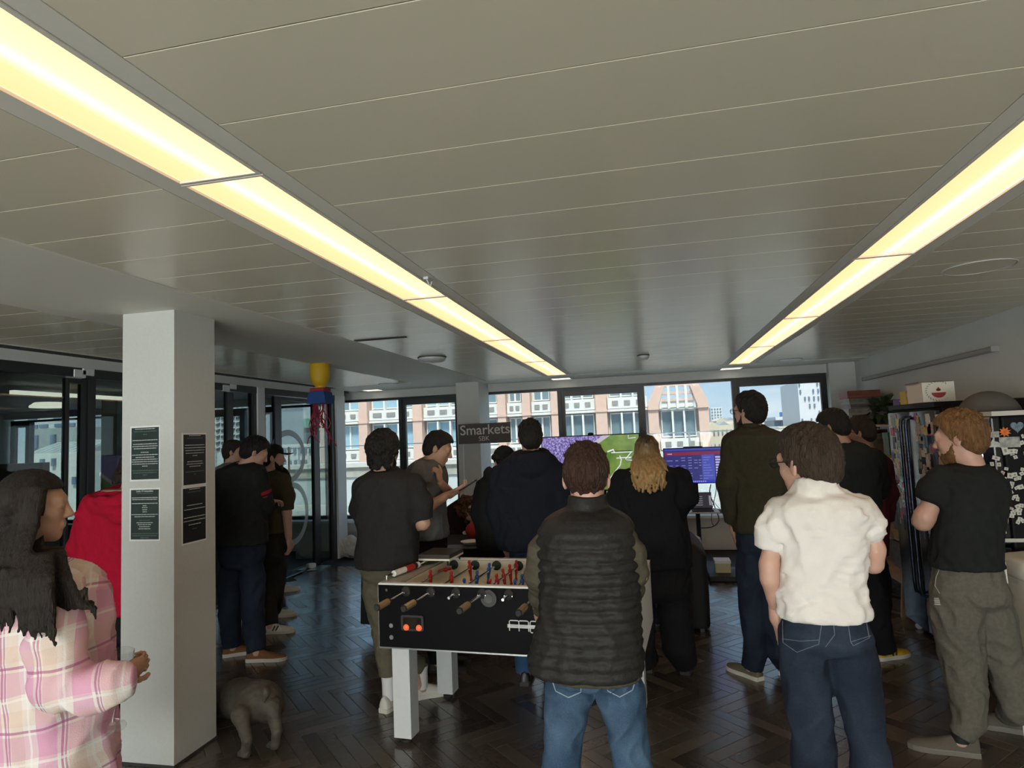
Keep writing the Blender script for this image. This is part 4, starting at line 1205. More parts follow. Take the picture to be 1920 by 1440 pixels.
v, f = text_mesh('SBK', W*.125, Vector(sa)-Vector((0, .004, 0))+exv*W*.49-eyv*Hh*.88, exv, eyv, .002, 'CENTER', .0)
mesh_obj('lettering', v, f, M_sw, sg)
xp = P(868, 850, 8.25)[0]
MB().tube([(xp, 8.27, .02), (xp, 8.27, 1.6)], .008, 8).build('pole', M_wframe, sg)
MB().lathe([(.14, 0), (.14, .012), (.02, .02)], (xp, 8.27, 0), n=24).build('pole_base', M_chrome, sg)

# ---- crumpled blanket
q = G(652, 1034); q[1] = 8.42; q[0] = P(676, 1020, 8.6)[0]
s = Sdf(); rg = random.Random(8)
s.ell((q[0], q[1]+.25, .08), (.34, .25, .1), .05)
for k in range(9):
    a = k*.8; r = .11+.02*(k % 3)
    c = (q[0]+.22*math.cos(a)*(1 if k % 2 else .5), q[1]+.25+.12*math.sin(a), .12+.11*(k % 3)/2)
    d = (c[0]+.16*math.cos(a*1.9+1), c[1]+.05*math.sin(a), c[2]-.03)
    s.cap(c, d, .075, .06, .035)
s.post.append(folds(3, .014, .10))
v, f = s.build(.012); v[:, 2] = np.maximum(v[:, 2], .0)
tag(mesh_obj('blanket', v, f, mat('cream_fleece', (.62, .60, .56), .95, bump=.3, bscale=120), None, True), 'crumpled cream blanket heaped on the floor by the glass door', 'blanket')

# ---- hanging pinata
hp = P(600, 700, 5.6); hx, hy = hp[0], 5.6
pn = thing('pinata', 'yellow and blue paper party pinata with red streamers hanging from the ceiling', 'pinata', (hx, hy, 1.95))
zq = lambda y: P(600, y, hy)[2]
k_ = 1/ (1190/ (CF @ (np.array([hx, hy, 1.9])-CC)))
MB().lathe([(17*k_, zq(682)), (18.5*k_, zq(684)), (18.5*k_, zq(706)), (16*k_, zq(715)), (12*k_, zq(722)), (9*k_, zq(724)), (9*k_, zq(730))], (hx, hy, 0), n=28).build('yellow_drum', mat('yellow_card_paint', (.62, .38, .015), .55), pn, True, 40)
MB().bbox(hx-15*k_, hx+15*k_, hy-.07, hy+.07, zq(735), zq(728), .008, 1).build('red_band', mat('red_tissue', (.32, .02, .03), .7), pn)
mb = MB()
z0, z1 = zq(757), zq(735)
mb.add([(hx-20*k_, hy-.09, z0), (hx+20*k_, hy-.09, z0), (hx+20*k_, hy+.09, z0), (hx-20*k_, hy+.09, z0), (hx-15*k_, hy-.08, z1), (hx+15*k_, hy-.08, z1), (hx+15*k_, hy+.08, z1), (hx-15*k_, hy+.08, z1)],
       [(3, 2, 1, 0), (4, 5, 6, 7), (0, 1, 5, 4), (1, 2, 6, 5), (2, 3, 7, 6), (3, 0, 4, 7)])
mb.build('blue_base', mat('blue_tissue', (.012, .06, .24), .7, noise=.2, nscale=60), pn)
MB().tube([(hx, hy, zq(682)), (hx, hy, CEIL-.004)], .002, 5).build('string', M_plast, pn)
rg = random.Random(4)
for k in range(16):
    x = hx+rg.uniform(-12, 8)*k_; y = hy+rg.uniform(-.05, .05); pts = []
    ln = rg.uniform(.35, .7)
    for i in range(8):
        t = i/7
        pts.append((x+(.04*math.sin(t*7+k)+rg.uniform(-.012, .012))*(t+.2)+.03*t*(k % 4-1.5), y+.02*math.cos(t*6+k), z0+.01-ln*t*.62))
    MB().tube(pts, .006, 4).build('streamer', mat('red_streamer', (.28, .015, .05), .7), pn)

# ---- right hand wall: rail, fridges, shelf
a, b = PX(1620, 713, XR-.03), PX(1865, 663, XR-.03)
rl = thing('wall_rail', 'long thin grey rail fixed high on the right wall', 'rail', (XR-.03, (a[1]+b[1])/2, a[2]))
MB().bbox(XR-.05, XR, b[1], a[1], 2.135, 2.175, .006, 1).build('track', mat('grey_track', (.30, .30, .28), .5), rl)
for y in (a[1], b[1]): MB().box(XR-.053, XR, y-.004, y+.004, 2.132, 2.178).build('end_cap', MATS['grey_track'], rl)

M_fr = mat('black_enamel', (.014, .015, .018), .22, spec=.5)
M_side = mat('black_side_enamel', (.010, .010, .011), .55, spec=.12)
fx = 1.9
fg = thing('fridge', 'tall black double-door fridge covered in stickers by the games shelf', 'refrigerator', (2.27, 5.3, 0))
MB().bbox(fx+.05, 2.62, 4.86, 5.74, .04, 1.72, .01, 2).build('cabinet', M_side, fg)
for y0, y1 in ((4.865, 5.295), (5.305, 5.735)):
    dr = MB().bbox(fx, fx+.045, y0, y1, .08, 1.70, .012, 2).build('door', M_fr, fg, True, 40)
    hy_ = y1-.045 if y0 < 5 else y0+.045
    MB().tube([(fx-.002, hy_, .35), (fx-.04, hy_, .37), (fx-.045, hy_, .45), (fx-.045, hy_, 1.58), (fx-.04, hy_, 1.64), (fx-.002, hy_, 1.66)], .013, 10).build('handle', mat('dark_blue_steel', (.05, .06, .09), .25, metal=.7), dr, True, 50)
    rg = random.Random(int(y0*10)); pal = [(.6, .6, .58), (.35, .34, .32), (.55, .10, .12), (.12, .2, .4), (.6, .5, .1), (.05, .05, .06), (.5, .35, .25), (.2, .3, .22), (.66, .64, .6), (.3, .08, .2)]
    cnt = 0
    for k in range(95):
        w_, h_ = rg.uniform(.025, .07), rg.uniform(.035, .10)
        y = rg.uniform(y0+.015, y1-.015-w_); z = rg.uniform(.95, 1.69-h_) if rg.random() < .9 else rg.uniform(.75, .95)
        if abs(y+w_/2-hy_) < w_/2+.02: continue
        c_ = pal[rg.randrange(len(pal))]
        MB().box(fx-.0009-.00035*(k % 7), fx, y, y+w_, z, z+h_).build('sticker', mat('sticker_%d' % pal.index(c_), c_, .5, noise=.5, nscale=90), dr)
MB().box(fx+.01, 2.6, 4.87, 5.73, 1.72, 1.755).build('top_cover', M_side, fg)
for y in (4.93, 5.67):
    MB().tube([(fx+.08, y, .02), (fx+.08, y+.001, .02)], .02, 12).tube([(fx+.065, y-.012, .02), (fx+.065, y+.012, .02)], .02, 12).build('castor', M_plast, fg)
f2x = 1.87
f2 = thing('freezer', 'black fridge with letter magnets on its camera-facing side', 'refrigerator', (2.25, 4.4, 0))
MB().bbox(f2x+.05, 2.62, 4.06, 4.76, .03, 1.64, .012, 2).build('cabinet', M_side, f2)
MB().bbox(f2x, f2x+.046, 4.065, 4.755, .93, 1.64, .01, 2).build('door', M_fr, f2)
MB().bbox(f2x, f2x+.046, 4.065, 4.755, .06, .915, .01, 2).build('door', M_fr, f2)
MB().box(f2x, 2.62, 4.05, 4.77, 1.642, 1.668).build('white_top', mat('pale_trim', (.55, .55, .50), .5), f2)
MB().box(f2x, 2.62, 4.054, 4.062, .945, .965).build('white_strip', MATS['pale_trim'], f2)
MB().tube([(f2x-.002, 4.12, 1.05), (f2x-.035, 4.12, 1.08), (f2x-.035, 4.12, 1.5), (f2x-.002, 4.12, 1.53)], .011, 8).build('handle', M_rod, f2)
# magnets
rg = random.Random(21)
M_mag = [mat('magnet_white', (.60, .60, .54), .5), mat('magnet_pink', (.58, .45, .40), .5), mat('magnet_grey', (.42, .43, .42), .5)]
spots = [(1868, 859, 14, 8), (1885, 845, 11, 17), (1884, 838, 9, 7), (1896, 846, 10, 9), (1904, 846, 8, 9), (1898, 851, 8, 6), (1904, 857, 7, 7), (1860, 870, 7, 8), (1873, 871, 8, 8), (1887, 879, 7, 6), (1880, 887, 7, 8), (1894, 892, 10, 11), (1903, 890, 9, 9), (1885, 898, 4, 8), (1906, 898, 9, 6), (1911, 896, 7, 7), (1898, 906, 8, 6), (1896, 912, 8, 7), (1906, 915, 7, 6), (1914, 913, 10, 9), (1896, 923, 8, 7), (1905, 931, 9, 7), (1899, 934, 6, 7), (1908, 936, 6, 8), (1888, 942, 6, 5), (1895, 953, 11, 5), (1908, 950, 8, 8), (1915, 948, 8, 8), (1912, 956, 9, 7), (1903, 958, 9, 5), (1884, 964, 10, 5), (1891, 966, 8, 5), (1900, 962, 9, 8), (1911, 962, 8, 8), (1897, 968, 9, 6), (1880, 975, 6, 6), (1913, 973, 8, 7), (1909, 979, 7, 8), (1918, 977, 6, 7), (1879, 994, 6, 5), (1883, 999, 9, 5), (1917, 880, 6, 7), (1916, 888, 8, 7), (1916, 830, 8, 8), (1918, 818, 4, 8)]
_r = random.Random(77)
spots += [(1924+_r.random()*85, 835+_r.random()*165, _r.uniform(6, 10), _r.uniform(6, 9)) for _ in range(26)]
for i, (px, py, w_, h_) in enumerate(spots):
    q = P(px, py, 4.055); kx = .0036
    a = rg.uniform(-.5, .5)
    wq, hq = w_*kx*.74, h_*kx*.74
    ca, sa_ = math.cos(a), math.sin(a)
    o = MB().prism([(-wq/2, -hq/2), (wq/2, -hq/2), (wq/2, hq/2), (-wq/2, hq/2)], (q[0], 4.0598-.0006*(i % 4), q[2]), (ca, 0, sa_), (-sa_, 0, ca), (0, -1, 0), .004).build('magnet', M_mag[i % 3 if i % 5 == 0 else 0])
    tag(o, 'small pale letter magnet on the black fridge side', 'magnet', 'letter magnets on the fridge side')
    MB().prism([(-wq*.17, -hq*.2), (wq*.17, -hq*.2), (wq*.17, hq*.2), (-wq*.17, hq*.2)], (q[0], 4.0548-.0006*(i % 4), q[2]), (ca, 0, sa_), (-sa_, 0, ca), (0, -1, 0), .0015).build('letter_face', mat('letter_grey', (.26, .26, .24), .6), o)
def fmag(name, label, pts, px, py, m, th=.006):
    q = P(px, py, 4.055); kx = .0036
    return tag(MB().prism([(x*kx, -y*kx) for x, y in pts][::-1], (q[0], 4.0595, q[2]), (1, 0, 0), (0, 0, 1), (0, -1, 0), th).build(name, m), label, 'magnet')
hrt = [(9*math.copysign(abs(math.sin(t))**3, math.sin(t)), -(7.6*math.cos(t)-2.9*math.cos(2*t)-1.2*math.cos(3*t)-.6*math.cos(4*t))) for t in [2*math.pi*k/28 for k in range(28)]]
fmag('heart_magnet', 'blue heart-shaped magnet high on the fridge side', hrt, 1907, 800, mat('blue_picture', (.14, .20, .26), .4, noise=.6, nscale=40))
star = [((9 if k % 2 else 5)*math.cos(k*math.pi/9), (8 if k % 2 else 4.5)*math.sin(k*math.pi/9)) for k in range(18)]
fmag('flower_magnet', 'orange flower-shaped magnet on the fridge side', star, 1884, 810, mat('orange_petals', (.65, .16, .02), .5, noise=.5, nscale=50))
fmag('name_magnet', 'small lettered plaque magnet left of the orange flower', [(-9, -4), (9, -5), (9, 4), (-9, 5)], 1861, 815, mat('plaque_grey', (.35, .34, .32), .5, noise=.5, nscale=70))
fmag('skyline_magnet', 'white skyline-shaped magnet below the lettered plaque', [(-12, 8), (-12, 1), (-9, 1), (-8, -6), (-7, 1), (-3, 0), (-1, -4), (1, 0), (4, -5), (6, -1), (10, 0), (12, 2), (12, 8)], 1857, 829, mat('skyline_white', (.5, .5, .47), .5, noise=.3, nscale=70))
fmag('photo_magnet', 'grey landscape photo magnet below the orange flower', [(-14, -8), (14, -8), (14, 8), (-14, 8)], 1893, 829, mat('photo_grey', (.34, .35, .32), .4, noise=.7, nscale=30))
# felt dome on the freezer
q = P(1862, 770, 4.35)
s = Sdf().ell((q[0], 4.4, 1.64), (.165, .165, .155), .01); v, f = s.build(.012)
v[:, 2] = np.maximum(v[:, 2], 1.669)
tag(mesh_obj('felt_hat', v, f, mat('grey_felt', (.10, .095, .085), .95, bump=.2, bscale=200), None, True), 'grey felt dome resting on top of the magnet-covered fridge', 'dome')
# boxes on the fridge
FT = 1.756
a, b = P(1730, 740, 4.93)[0], P(1791, 740, 4.93)[0]
fb_ = thing('food_box', 'white food carton with a red bowl emblem on the sticker-covered fridge', 'box', ((a+b)/2, 5.05, FT))
hb = P(1760, 716, 4.93)[2]
MB().box(a, b, 4.93, 5.2, FT, hb).build('carton', mat('white_card', (.66, .63, .55), .7), fb_)
MB().box(a-.012, b, 4.95, 5.2, hb, hb+.008).build('open_flap', mat('brown_card', (.16, .13, .09), .8), fb_)
cx, cz = (a+b)/2+.0, (FT+hb)/2
M_rd = mat('emblem_red', (.32, .03, .03), .6); M_gn = mat('emblem_green', (.05, .09, .05), .6); M_gd = mat('emblem_gold', (.5, .36, .12), .6)
bowl = [(.045*math.cos(math.pi+math.pi*k/12), .036*math.sin(math.pi+math.pi*k/12)) for k in range(13)]
MB().prism(bowl, (cx, 4.9299, cz-.005), (1, 0, 0), (0, 0, 1), (0, -1, 0), .0012).build('bowl_emblem', M_rd, fb_)
mb = MB()
for an, r0 in ((90, .03), (50, .022), (130, .022)):
    d0 = Vector((math.cos(D(an)), 0, math.sin(D(an)))); pp = Vector((-d0.z, 0, d0.x)); o_ = Vector((cx, 4.9299, cz+.004))
    mb.prism([(0, 0), (r0*.5, r0*.35), (r0, 0), (r0*.5, -r0*.35)], o_, d0, pp, (0, -1, 0), .0012)
mb.build('leaf_emblem', M_rd, fb_)
mg, mo = MB(), MB()
for k in range(20):
    an = D(-50-k*13.6) if True else 0
    c_ = Vector((cx+.078*math.cos(an), 4.9299, cz+.006+.066*math.sin(an))); tang = Vector((-math.sin(an), 0, math.cos(an))); nn = Vector((math.cos(an), 0, math.sin(an)))
    (mg if 3 < k else mo).prism([(-.009, -.002), (0, .0035), (.009, .003), (0, -.0035)], c_, tang*.8+nn*.5, nn, (0, -1, 0), .001)
mg.build('wreath', M_gn, fb_); mo.build('wreath_gold', M_gd, fb_)
for (p0, p1, py, Y, h_, name, label, c_) in ((1684, 1697, 762, 5.5, .045, 'purple_box', 'tiny purple box on the sticker-covered fridge', (.08, .04, .16)), (1695, 1708, 761, 5.35, .10, 'yellow_carton', 'yellow and white carton on the sticker-covered fridge', (.5, .38, .05)), (1706, 1718, 760, 5.2, .135, 'peach_carton', 'peach coloured carton beside the emblem box on the fridge', (.6, .42, .28))):
    a, b = P(p0, py, Y)[0], P(p1, py, Y)[0]
    if a < fx+.012: b += fx+.012-a; a = fx+.012
    t = thing(name, label, 'box', ((a+b)/2, Y+.06, FT))
    MB().box(a, b, Y, Y+.12, FT, FT+h_).build('carton', mat(name+'_card', c_, .6), t)
    MB().box(a+.003, b-.003, Y-.001, Y+.121, FT+h_*.55, FT+h_*.8).build('band', mat('carton_white', (.6, .58, .5), .6), t)

# games shelf beyond the fridge
sh = thing('ladder_shelf', 'light wooden ladder shelf between the sticker-covered fridge and the window', 'shelf', (2.3, 6.55, 0))
M_pine = mat('pine', (.36, .25, .14), .6, noise=.15, nscale=12, stretch=(1, 1, .2))
sx0, sx1, sy0, sy1 = 2.05, 2.62, 5.95, 8.4
for y in (sy0+.02, 7.2, sy1-.04):
    MB().add([(sx0-.10, y, 0), (sx0-.05, y, 0), (sx0-.05, y+.03, 0), (sx0-.10, y+.03, 0), (sx0+.06, y, 1.6), (sx0+.11, y, 1.6), (sx0+.11, y+.03, 1.6), (sx0+.06, y+.03, 1.6)], [(3, 2, 1, 0), (4, 5, 6, 7), (0, 1, 5, 4), (1, 2, 6, 5), (2, 3, 7, 6), (3, 0, 4, 7)]).build('leaning_upright', M_pine, sh)
    MB().box(sx1-.05, sx1-.02, y, y+.03, 0, 1.6).build('back_upright', M_pine, sh)
SHZ = [.28, .62, .98, 1.30, 1.60]
for z in SHZ:
    MB().box(sx0-.03+.10*z-.05, sx1-.01, sy0+.055, sy1-.045, z-.02, z).build('shelf_board', M_pine, sh)
# board games stack
gcol = [((.30, .08, .06), 'red and tan', .085), ((.30, .29, .26), 'pale and navy', .07), ((.22, .23, .24), 'silver and black', .055), ((.46, .44, .44), 'white', .07), ((.30, .32, .32), 'pale grey', .06), ((.25, .25, .28), 'dark grey', .05)]
z = 1.603; ga = P(1577, 760, 7.05)[0]
stack = list(reversed(gcol))
tot = sum(h for _, _, h in stack)
for i, (c_, nm, h_) in enumerate(stack):
    dx = .02*math.sin(i*2.3); dy = .02*math.cos(i*1.7)
    t = thing('board_game', 'boxed board game, %s, in the stack on the wooden shelf' % nm, 'game box', (2.42+dx, 8.15+dy, z), 'board games stacked on the shelf')
    MB().box(2.26+dx, 2.6+dx, 7.98+dy, 8.32+dy, z, z+h_*.96).build('box_tray', mat('game_card_%d' % i, c_, .6), t)
    MB().box(2.257+dx, 2.603+dx, 7.977+dy, 8.323+dy, z+h_*.35, z+h_*.99).build('box_lid', mat('game_lid_%d' % i, tuple(q*.75 for q in c_), .5, noise=.4, nscale=14), t)
    z += h_
# plant
pt = thing('potted_plant', 'bushy green potted plant on the wooden shelf in front of the games', 'plant', (2.34, 7.15, 1.603))
MB().lathe([(.06, 0), (.085, .12), (.09, .13), (.08, .13), (.075, .115)], (2.34, 7.15, 1.603), n=20).build('pot', mat('clay_pot', (.25, .24, .22), .7), pt, True, 40)
rg = random.Random(12)
M_leaf = mat('leaf_green', (.035, .06, .025), .5, noise=.4, nscale=20)
for k in range(90):
    a = rg.uniform(0, 6.28); el = rg.uniform(-.5, 1.0); ln = rg.uniform(.12, .25)
    d = Vector((math.cos(a)*math.cos(el)*.75, math.sin(a)*math.cos(el), math.sin(el)*.9)); o_ = Vector((2.34, 7.15, 1.70))+d*ln*.5
    sd_v = d.cross(Vector((0, 0, 1))).normalized()*ln*.2; tip = o_+d*ln+Vector((0, 0, -.05)); mid = o_+d*ln*.5+Vector((0, 0, .012)); nrm = sd_v.cross(d).normalized()*.004
    v = [tuple(Vector((2.34, 7.15, 1.70))), tuple(o_), tuple(mid+sd_v), tuple(tip), tuple(mid-sd_v), tuple(mid+nrm*2)]
    v = [(min(p[0], 2.63), p[1], p[2]) for p in v]
    mesh_obj('leaf', v, [(0, 1, 5), (1, 2, 5), (2, 3, 5), (3, 4, 5), (4, 1, 5)], M_leaf, pt)
# books, boxes on the shelves
items = [(6.0, .16, .17, 1.3, (.5, .5, .47), 'white cardboard files'), (6.17, .12, .12, 1.3, (.16, .18, .22), 'navy box'), (6.0, .2, .24, .98, (.10, .14, .20), 'blue-grey crate'), (6.24, .22, .2, .98, (.22, .10, .07), 'brown game box'), (6.02, .3, .2, .62, (.30, .32, .34), 'pale laptop carton'), (6.4, .3, .22, .62, (.07, .05, .04), 'dark wooden box'), (6.05, .25, .2, .28, (.05, .05, .06), 'black tool case'), (6.4, .3, .24, .28, (.12, .10, .09), 'dark storage box'), (6.55, .25, .2, .98, (.2, .06, .07), 'maroon box'), (6.36, .18, .2, 1.3, (.30, .28, .25), 'tan card box'), (6.1, .16, .10, 1.6, (.50, .48, .44), 'low stack of white papers'), (6.4, .2, .16, 1.6, (.36, .30, .2), 'small kraft box'), (6.75, .2, .22, 1.3, (.12, .2, .14), 'green game box'), (7.3, .3, .2, 1.3, (.25, .22, .2), 'grey-brown box'), (7.7, .3, .24, 1.3, (.40, .12, .10), 'red game box'), (7.3, .35, .24, .98, (.1, .1, .12), 'charcoal crate')]
for (y, w_, h_, z, c_, nm) in items:
    t = thing('storage_box', '%s on the wooden ladder shelf' % nm, 'box', (2.35, y+w_/2, z+.001))
    MB().box(2.14+.08*z, 2.55, y+.05, y+w_, z+.001, z+h_*.72).build('box_body', mat('store_%s' % nm.replace(' ', '_'), c_, .6, noise=.3, nscale=20), t)
    MB().box(2.136+.08*z, 2.553, y+.047, y+w_+.003, z+h_*.72, z+h_).build('box_lid', mat('storelid_%s' % nm.replace(' ', '_'), tuple(q*1.25 for q in c_), .6, noise=.3, nscale=20), t)

# white bin
bn = thing('waste_bin', 'tall off-white plastic bin in front of the magnet-covered fridge', 'bin', (1.95, 3.86, 0))
M_bin = mat('offwhite_plastic', (.70, .67, .56), .5, noise=.04, nscale=30)
s = Sdf().rows([(0.0, 2.0, 3.88, .138, .13), (.4, 2.0, 3.88, .157, .142), (.80, 2.0, 3.88, .176, .154)], 5, .01)
v, f = s.build(.014); mesh_obj('body', v, f, M_bin, bn, True)
s = Sdf().rows([(.79, 1.995, 3.88, .185, .158), (.86, 1.995, 3.88, .19, .16), (.90, 1.995, 3.88, .17, .14), (.915, 1.995, 3.88, .12, .09)], 4.5, .01)
v, f = s.build(.014); mesh_obj('lid', v, f, M_bin, bn, True)
tag(MB().tube([tuple(P(1880, 1026, 3.78)), (P(1916, 1330, 3.62)[0]+.05, 3.72, 0.002)], .006, 6).build('white_cane', M_paper), 'thin white stick leaning against the off-white bin', 'stick')
# ================================================================== PEOPLE
def rotm(yaw, pitch=0, roll=0):
    """local +Y face, +X right, +Z up.  yaw>0 turns towards -X, pitch>0 nods down, roll>0 leans to the right"""
    cy, sy, cp, sp, cr, sr = math.cos(yaw), math.sin(yaw), math.cos(-pitch), math.sin(-pitch), math.cos(roll), math.sin(roll)
    Rz = np.array([[cy, -sy, 0], [sy, cy, 0], [0, 0, 1]]); Rx = np.array([[1, 0, 0], [0, cp, -sp], [0, sp, cp]]); Ry = np.array([[cr, 0, sr], [0, 1, 0], [-sr, 0, cr]])
    return Rz@Rx@Ry

def head_mesh(res=.005, beardless=True):
    s = Sdf()
    s.ell((0, -.014, .030), (.0745, .094, .088), .02)
    s.ell((0, .020, -.030), (.060, .070, .082), .03)
    s.ell((0, .030, -.076), (.046, .050, .038), .03)
    s.ell((0, .066, -.103), (.020, .016, .016), .03)
    s.ell((-.034, .062, -.022), (.018, .016, .018), .03); s.ell((.034, .062, -.022), (.018, .016, .018), .03)
    s.cap((-.038, .077, .026), (.038, .077, .026), .011, .011, .025)
    s.ell((-.031, .101, .010), (.016, .016, .012), .012, sub=True); s.ell((.031, .101, .010), (.016, .016, .012), .012, sub=True)
    s.ell((-.031, .082, .009), (.0135, .0115, .010), .006); s.ell((.031, .082, .009), (.0135, .0115, .010), .006)
    for q in (-1, 1): s.cap((q*.020, .088, .016), (q*.042, .084, .015), .005, .0045, .004); s.cap((q*.022, .087, .001), (q*.041, .083, .002), .004, .004, .004)
    s.cap((0, .084, .018), (0, .107, -.027), .008, .0115, .012)
    s.ell((-.012, .097, -.033), (.009, .010, .007), .008); s.ell((.012, .097, -.033), (.009, .010, .007), .008)
    s.cap((-.016, .088, -.058), (.016, .088, -.058), .007, .007, .008)
    s.cap((-.015, .087, -.068), (.015, .087, -.068), .0075, .0075, .008)
    s.cap((-.02, .098, -.063), (.02, .098, -.063), .0025, .0025, .003, sub=True)
    for q in (-1, 1):
        R = rotm(q*.35, 0, 0)
        s.ell((q*.078, -.012, -.006), (.008, .019, .032), .008, R)
        s.ell((q*.088, -.006, -.004), (.005, .010, .018), .006, R, sub=True)
    s.cap((0, -.022, -.06), (0, -.034, -.15), .050, .050, .03)
    return s.build(res)
HEAD = head_mesh()
EYE = {}

def fnoise(seed, amp, wl, sx=1, sy=1, sz=1, num=10):
    rg = np.random.RandomState(seed)
    ks = rg.normal(size=(num, 3)); ks /= np.linalg.norm(ks, axis=1)[:, None]
    ks *= (2*math.pi/wl)*rg.uniform(.6, 1.5, size=(num, 1))*np.array([sx, sy, sz]); ph = rg.uniform(0, 6.28, num)
    def fn(x, y, z, d):
        w = 0
        for k, p in zip(ks, ph): w = w+np.sin(k[0]*x+k[1]*y+k[2]*z+p)
        return d-amp*w/math.sqrt(num)
    return fn

ZLOW = {'short': ([-.12, -.06, -.035, -.012, .012, .03, .06, .12], [-.088, -.082, -.06, -.016, -.008, .034, .068, .086]),
        'fade': ([-.12, -.06, -.035, -.012, .012, .03, .06, .12], [-.070, -.064, -.045, .0, .005, .035, .062, .072])}
def hair_mesh(kind, seed=0, opt=None):
    s = Sdf(); opt = opt or {}
    rg = random.Random(seed)
    def brows(d=0): 
        for q in (-1, 1): s.cap((q*.018, .091, .031), (q*.046, .081, .033), .004, .003, .002)
    if kind in ('short', 'fade'):
        vol = opt.get('vol', .012); top = opt.get('top', .02)
        s.ell((0, -.014, .030), (.0745+vol*.7, .094+vol, .088+vol), .01)
        s.ell((0, opt.get('ty', .01), .075), (.062+vol*.5, .078, .045+top), .03)
        xs, zs = ZLOW[kind]
        nC = opt.get('clumps', 300); cr = np.array([.012, -.055, .115]); E = np.array([.0745+vol*.7, .094+vol, .088+vol]); c0 = np.array([0, -.014, .030])
        for k in range(nC):
            z = 1-2*(k+.5)/nC; a = k*2.39996; rr = math.sqrt(max(0, 1-z*z)); u = np.array([rr*math.cos(a), rr*math.sin(a), z])
            q = c0+u*E
            if q[2] > .085: q[2] += top*.55
            if q[2] < np.interp(q[1], xs, zs)-opt.get('drop', 0)+.012: continue
            nn = u/E; nn /= np.linalg.norm(nn); fl = q-cr; fl -= nn*(fl@nn); fl /= np.linalg.norm(fl)+1e-6
            fl = fl+np.array([rg.uniform(-.35, .35), rg.uniform(-.35, .35), -.25]); fl -= nn*(fl@nn); fl /= np.linalg.norm(fl)+1e-6
            l = opt.get('cl', .030)*rg.uniform(.7, 1.25); lift = opt.get('lift', .004)
            s.cap(q-nn*.004, q+fl*l+nn*lift*rg.uniform(-.3, 1.2), .0070, .0026, .003)
        if opt.get('fringe'): s.cap((-.05, .075, .085), (.05, .080, .085), .022, .022, .03)
        if kind == 'short': s.ell((0, -.06, -.03), (.064, .05, .055), .03)
        drop = opt.get('drop', 0)
        def cut(x, y, z, d): return np.maximum(d, (np.interp(y, xs, zs)-drop-z)*.8+.004*np.sin(90*x))
        s.post.append(fnoise(seed, opt.get('amp', .002)*.6, .030, 1.3, .5, .5)); s.post.append(cut)
        brows()
        v, q = s.build(opt.get('res', .0055))
        return v, q
    if kind == 'curly':
        n = opt.get('n', 150); r0 = opt.get('r', .021); low = opt.get('low', -.10)
        s.ell((0, -.014, .030), (.078, .098, .092), .01)
        for k in range(n):
            z = 1-2*(k+.5)/n; a = k*2.39996; rr = math.sqrt(1-z*z)
            p = np.array([rr*math.cos(a)*.078, rr*math.sin(a)*.098-.016, z*.092+.028])
            zl = np.interp(p[1], [-.12, -.03, .0, .03, .06, .12], [low, low, low*.6, .0, .06, .07])
            if p[2] < zl: continue
            g = opt.get('grow', 1.12)
            p = p*np.array([g, g, g]); s.ell(p, (r0*rg.uniform(.8, 1.2),)*3, .006)
        if opt.get('nape'):
            for k in range(40):
                a = rg.uniform(math.pi*.98, math.pi*2.02); s.ell((.075*math.cos(a), -.035+.07*math.sin(a), rg.uniform(-.105, -.02)), (r0*.85,)*3, .006)
        s.post.append(fnoise(seed, .0025, .014)); brows()
        def cut(x, y, z, d): return np.maximum(d, np.minimum((y-.055)*.9, (.058-z)*.9))
        s.post.append(cut)
        return s.build(.006)
    if kind == 'bald':
        brows(); return s.build(.004)
    if kind == 'long':
        # strands: opt: length, waves, spread, back-only
        s.ell((0, -.016, .034), (.081, .100, .092), .01)
        xs, zs = [-.12, .0, .03, .06, .12], [-.2, -.2, -.04, .055, .068]
        ln, n, wav, spread, rad = opt.get('len', .35), opt.get('n', 60), opt.get('wave', .004), opt.get('spread', .02), opt.get('rad', .013)
        for k in range(n):
            f = (k+.5)/n; a = math.pi*(1.0+opt.get('arc', 1.0)*(f-.5)*1.16)+math.pi/2      # around the back
            x0, y0 = .074*math.cos(a), -.016+.092*math.sin(a)
            L_ = ln*rg.uniform(.82, 1.05)*(1-.15*abs(f-.5)*2); ph = rg.uniform(0, 6.28)
            pts = [np.array([x0*.55, y0*.55, .105]), np.array([x0*.95, y0*.95, .06]), np.array([x0*1.06, y0*1.04, -.01])]
            m = 7
            for i in range(1, m+1):
                t = i/m
                tf_ = min(1, t*opt.get('fast', 1.8)); fl = opt.get('flare', .1)*tf_*tf_*(3-2*tf_)
                pts.append(np.array([x0*(1.06+fl)+wav*math.sin(ph+t*9)+opt.get('sx', 0)*tf_, y0*(1.03+fl*opt.get('fy', 1.0))-.012*t+wav*math.cos(ph*1.7+t*8)+opt.get('sy', 0)*tf_, -.01-L_*t]))
            for i in range(len(pts)-1):
                ra = rad*(1 if i < len(pts)-3 else .8); rb = rad*(1 if i < len(pts)-4 else .55)
                s.cap(pts[i], pts[i+1], ra, rb, .004)
        for ex in opt.get('extra', []):
            for i in range(len(ex)-1): s.cap(ex[i][:3], ex[i+1][:3], ex[i][3], ex[i+1][3], .006)
        s.post.append(fnoise(seed, .0022, .012, 2, 2, .25))
        def cut(x, y, z, d): return np.maximum(d, np.where((z > -.12) & (y > -.01), (np.interp(y, xs, zs)-z)*.8, -1))
        s.post.append(cut)
        brows()
        return s.build(opt.get('res', .006))

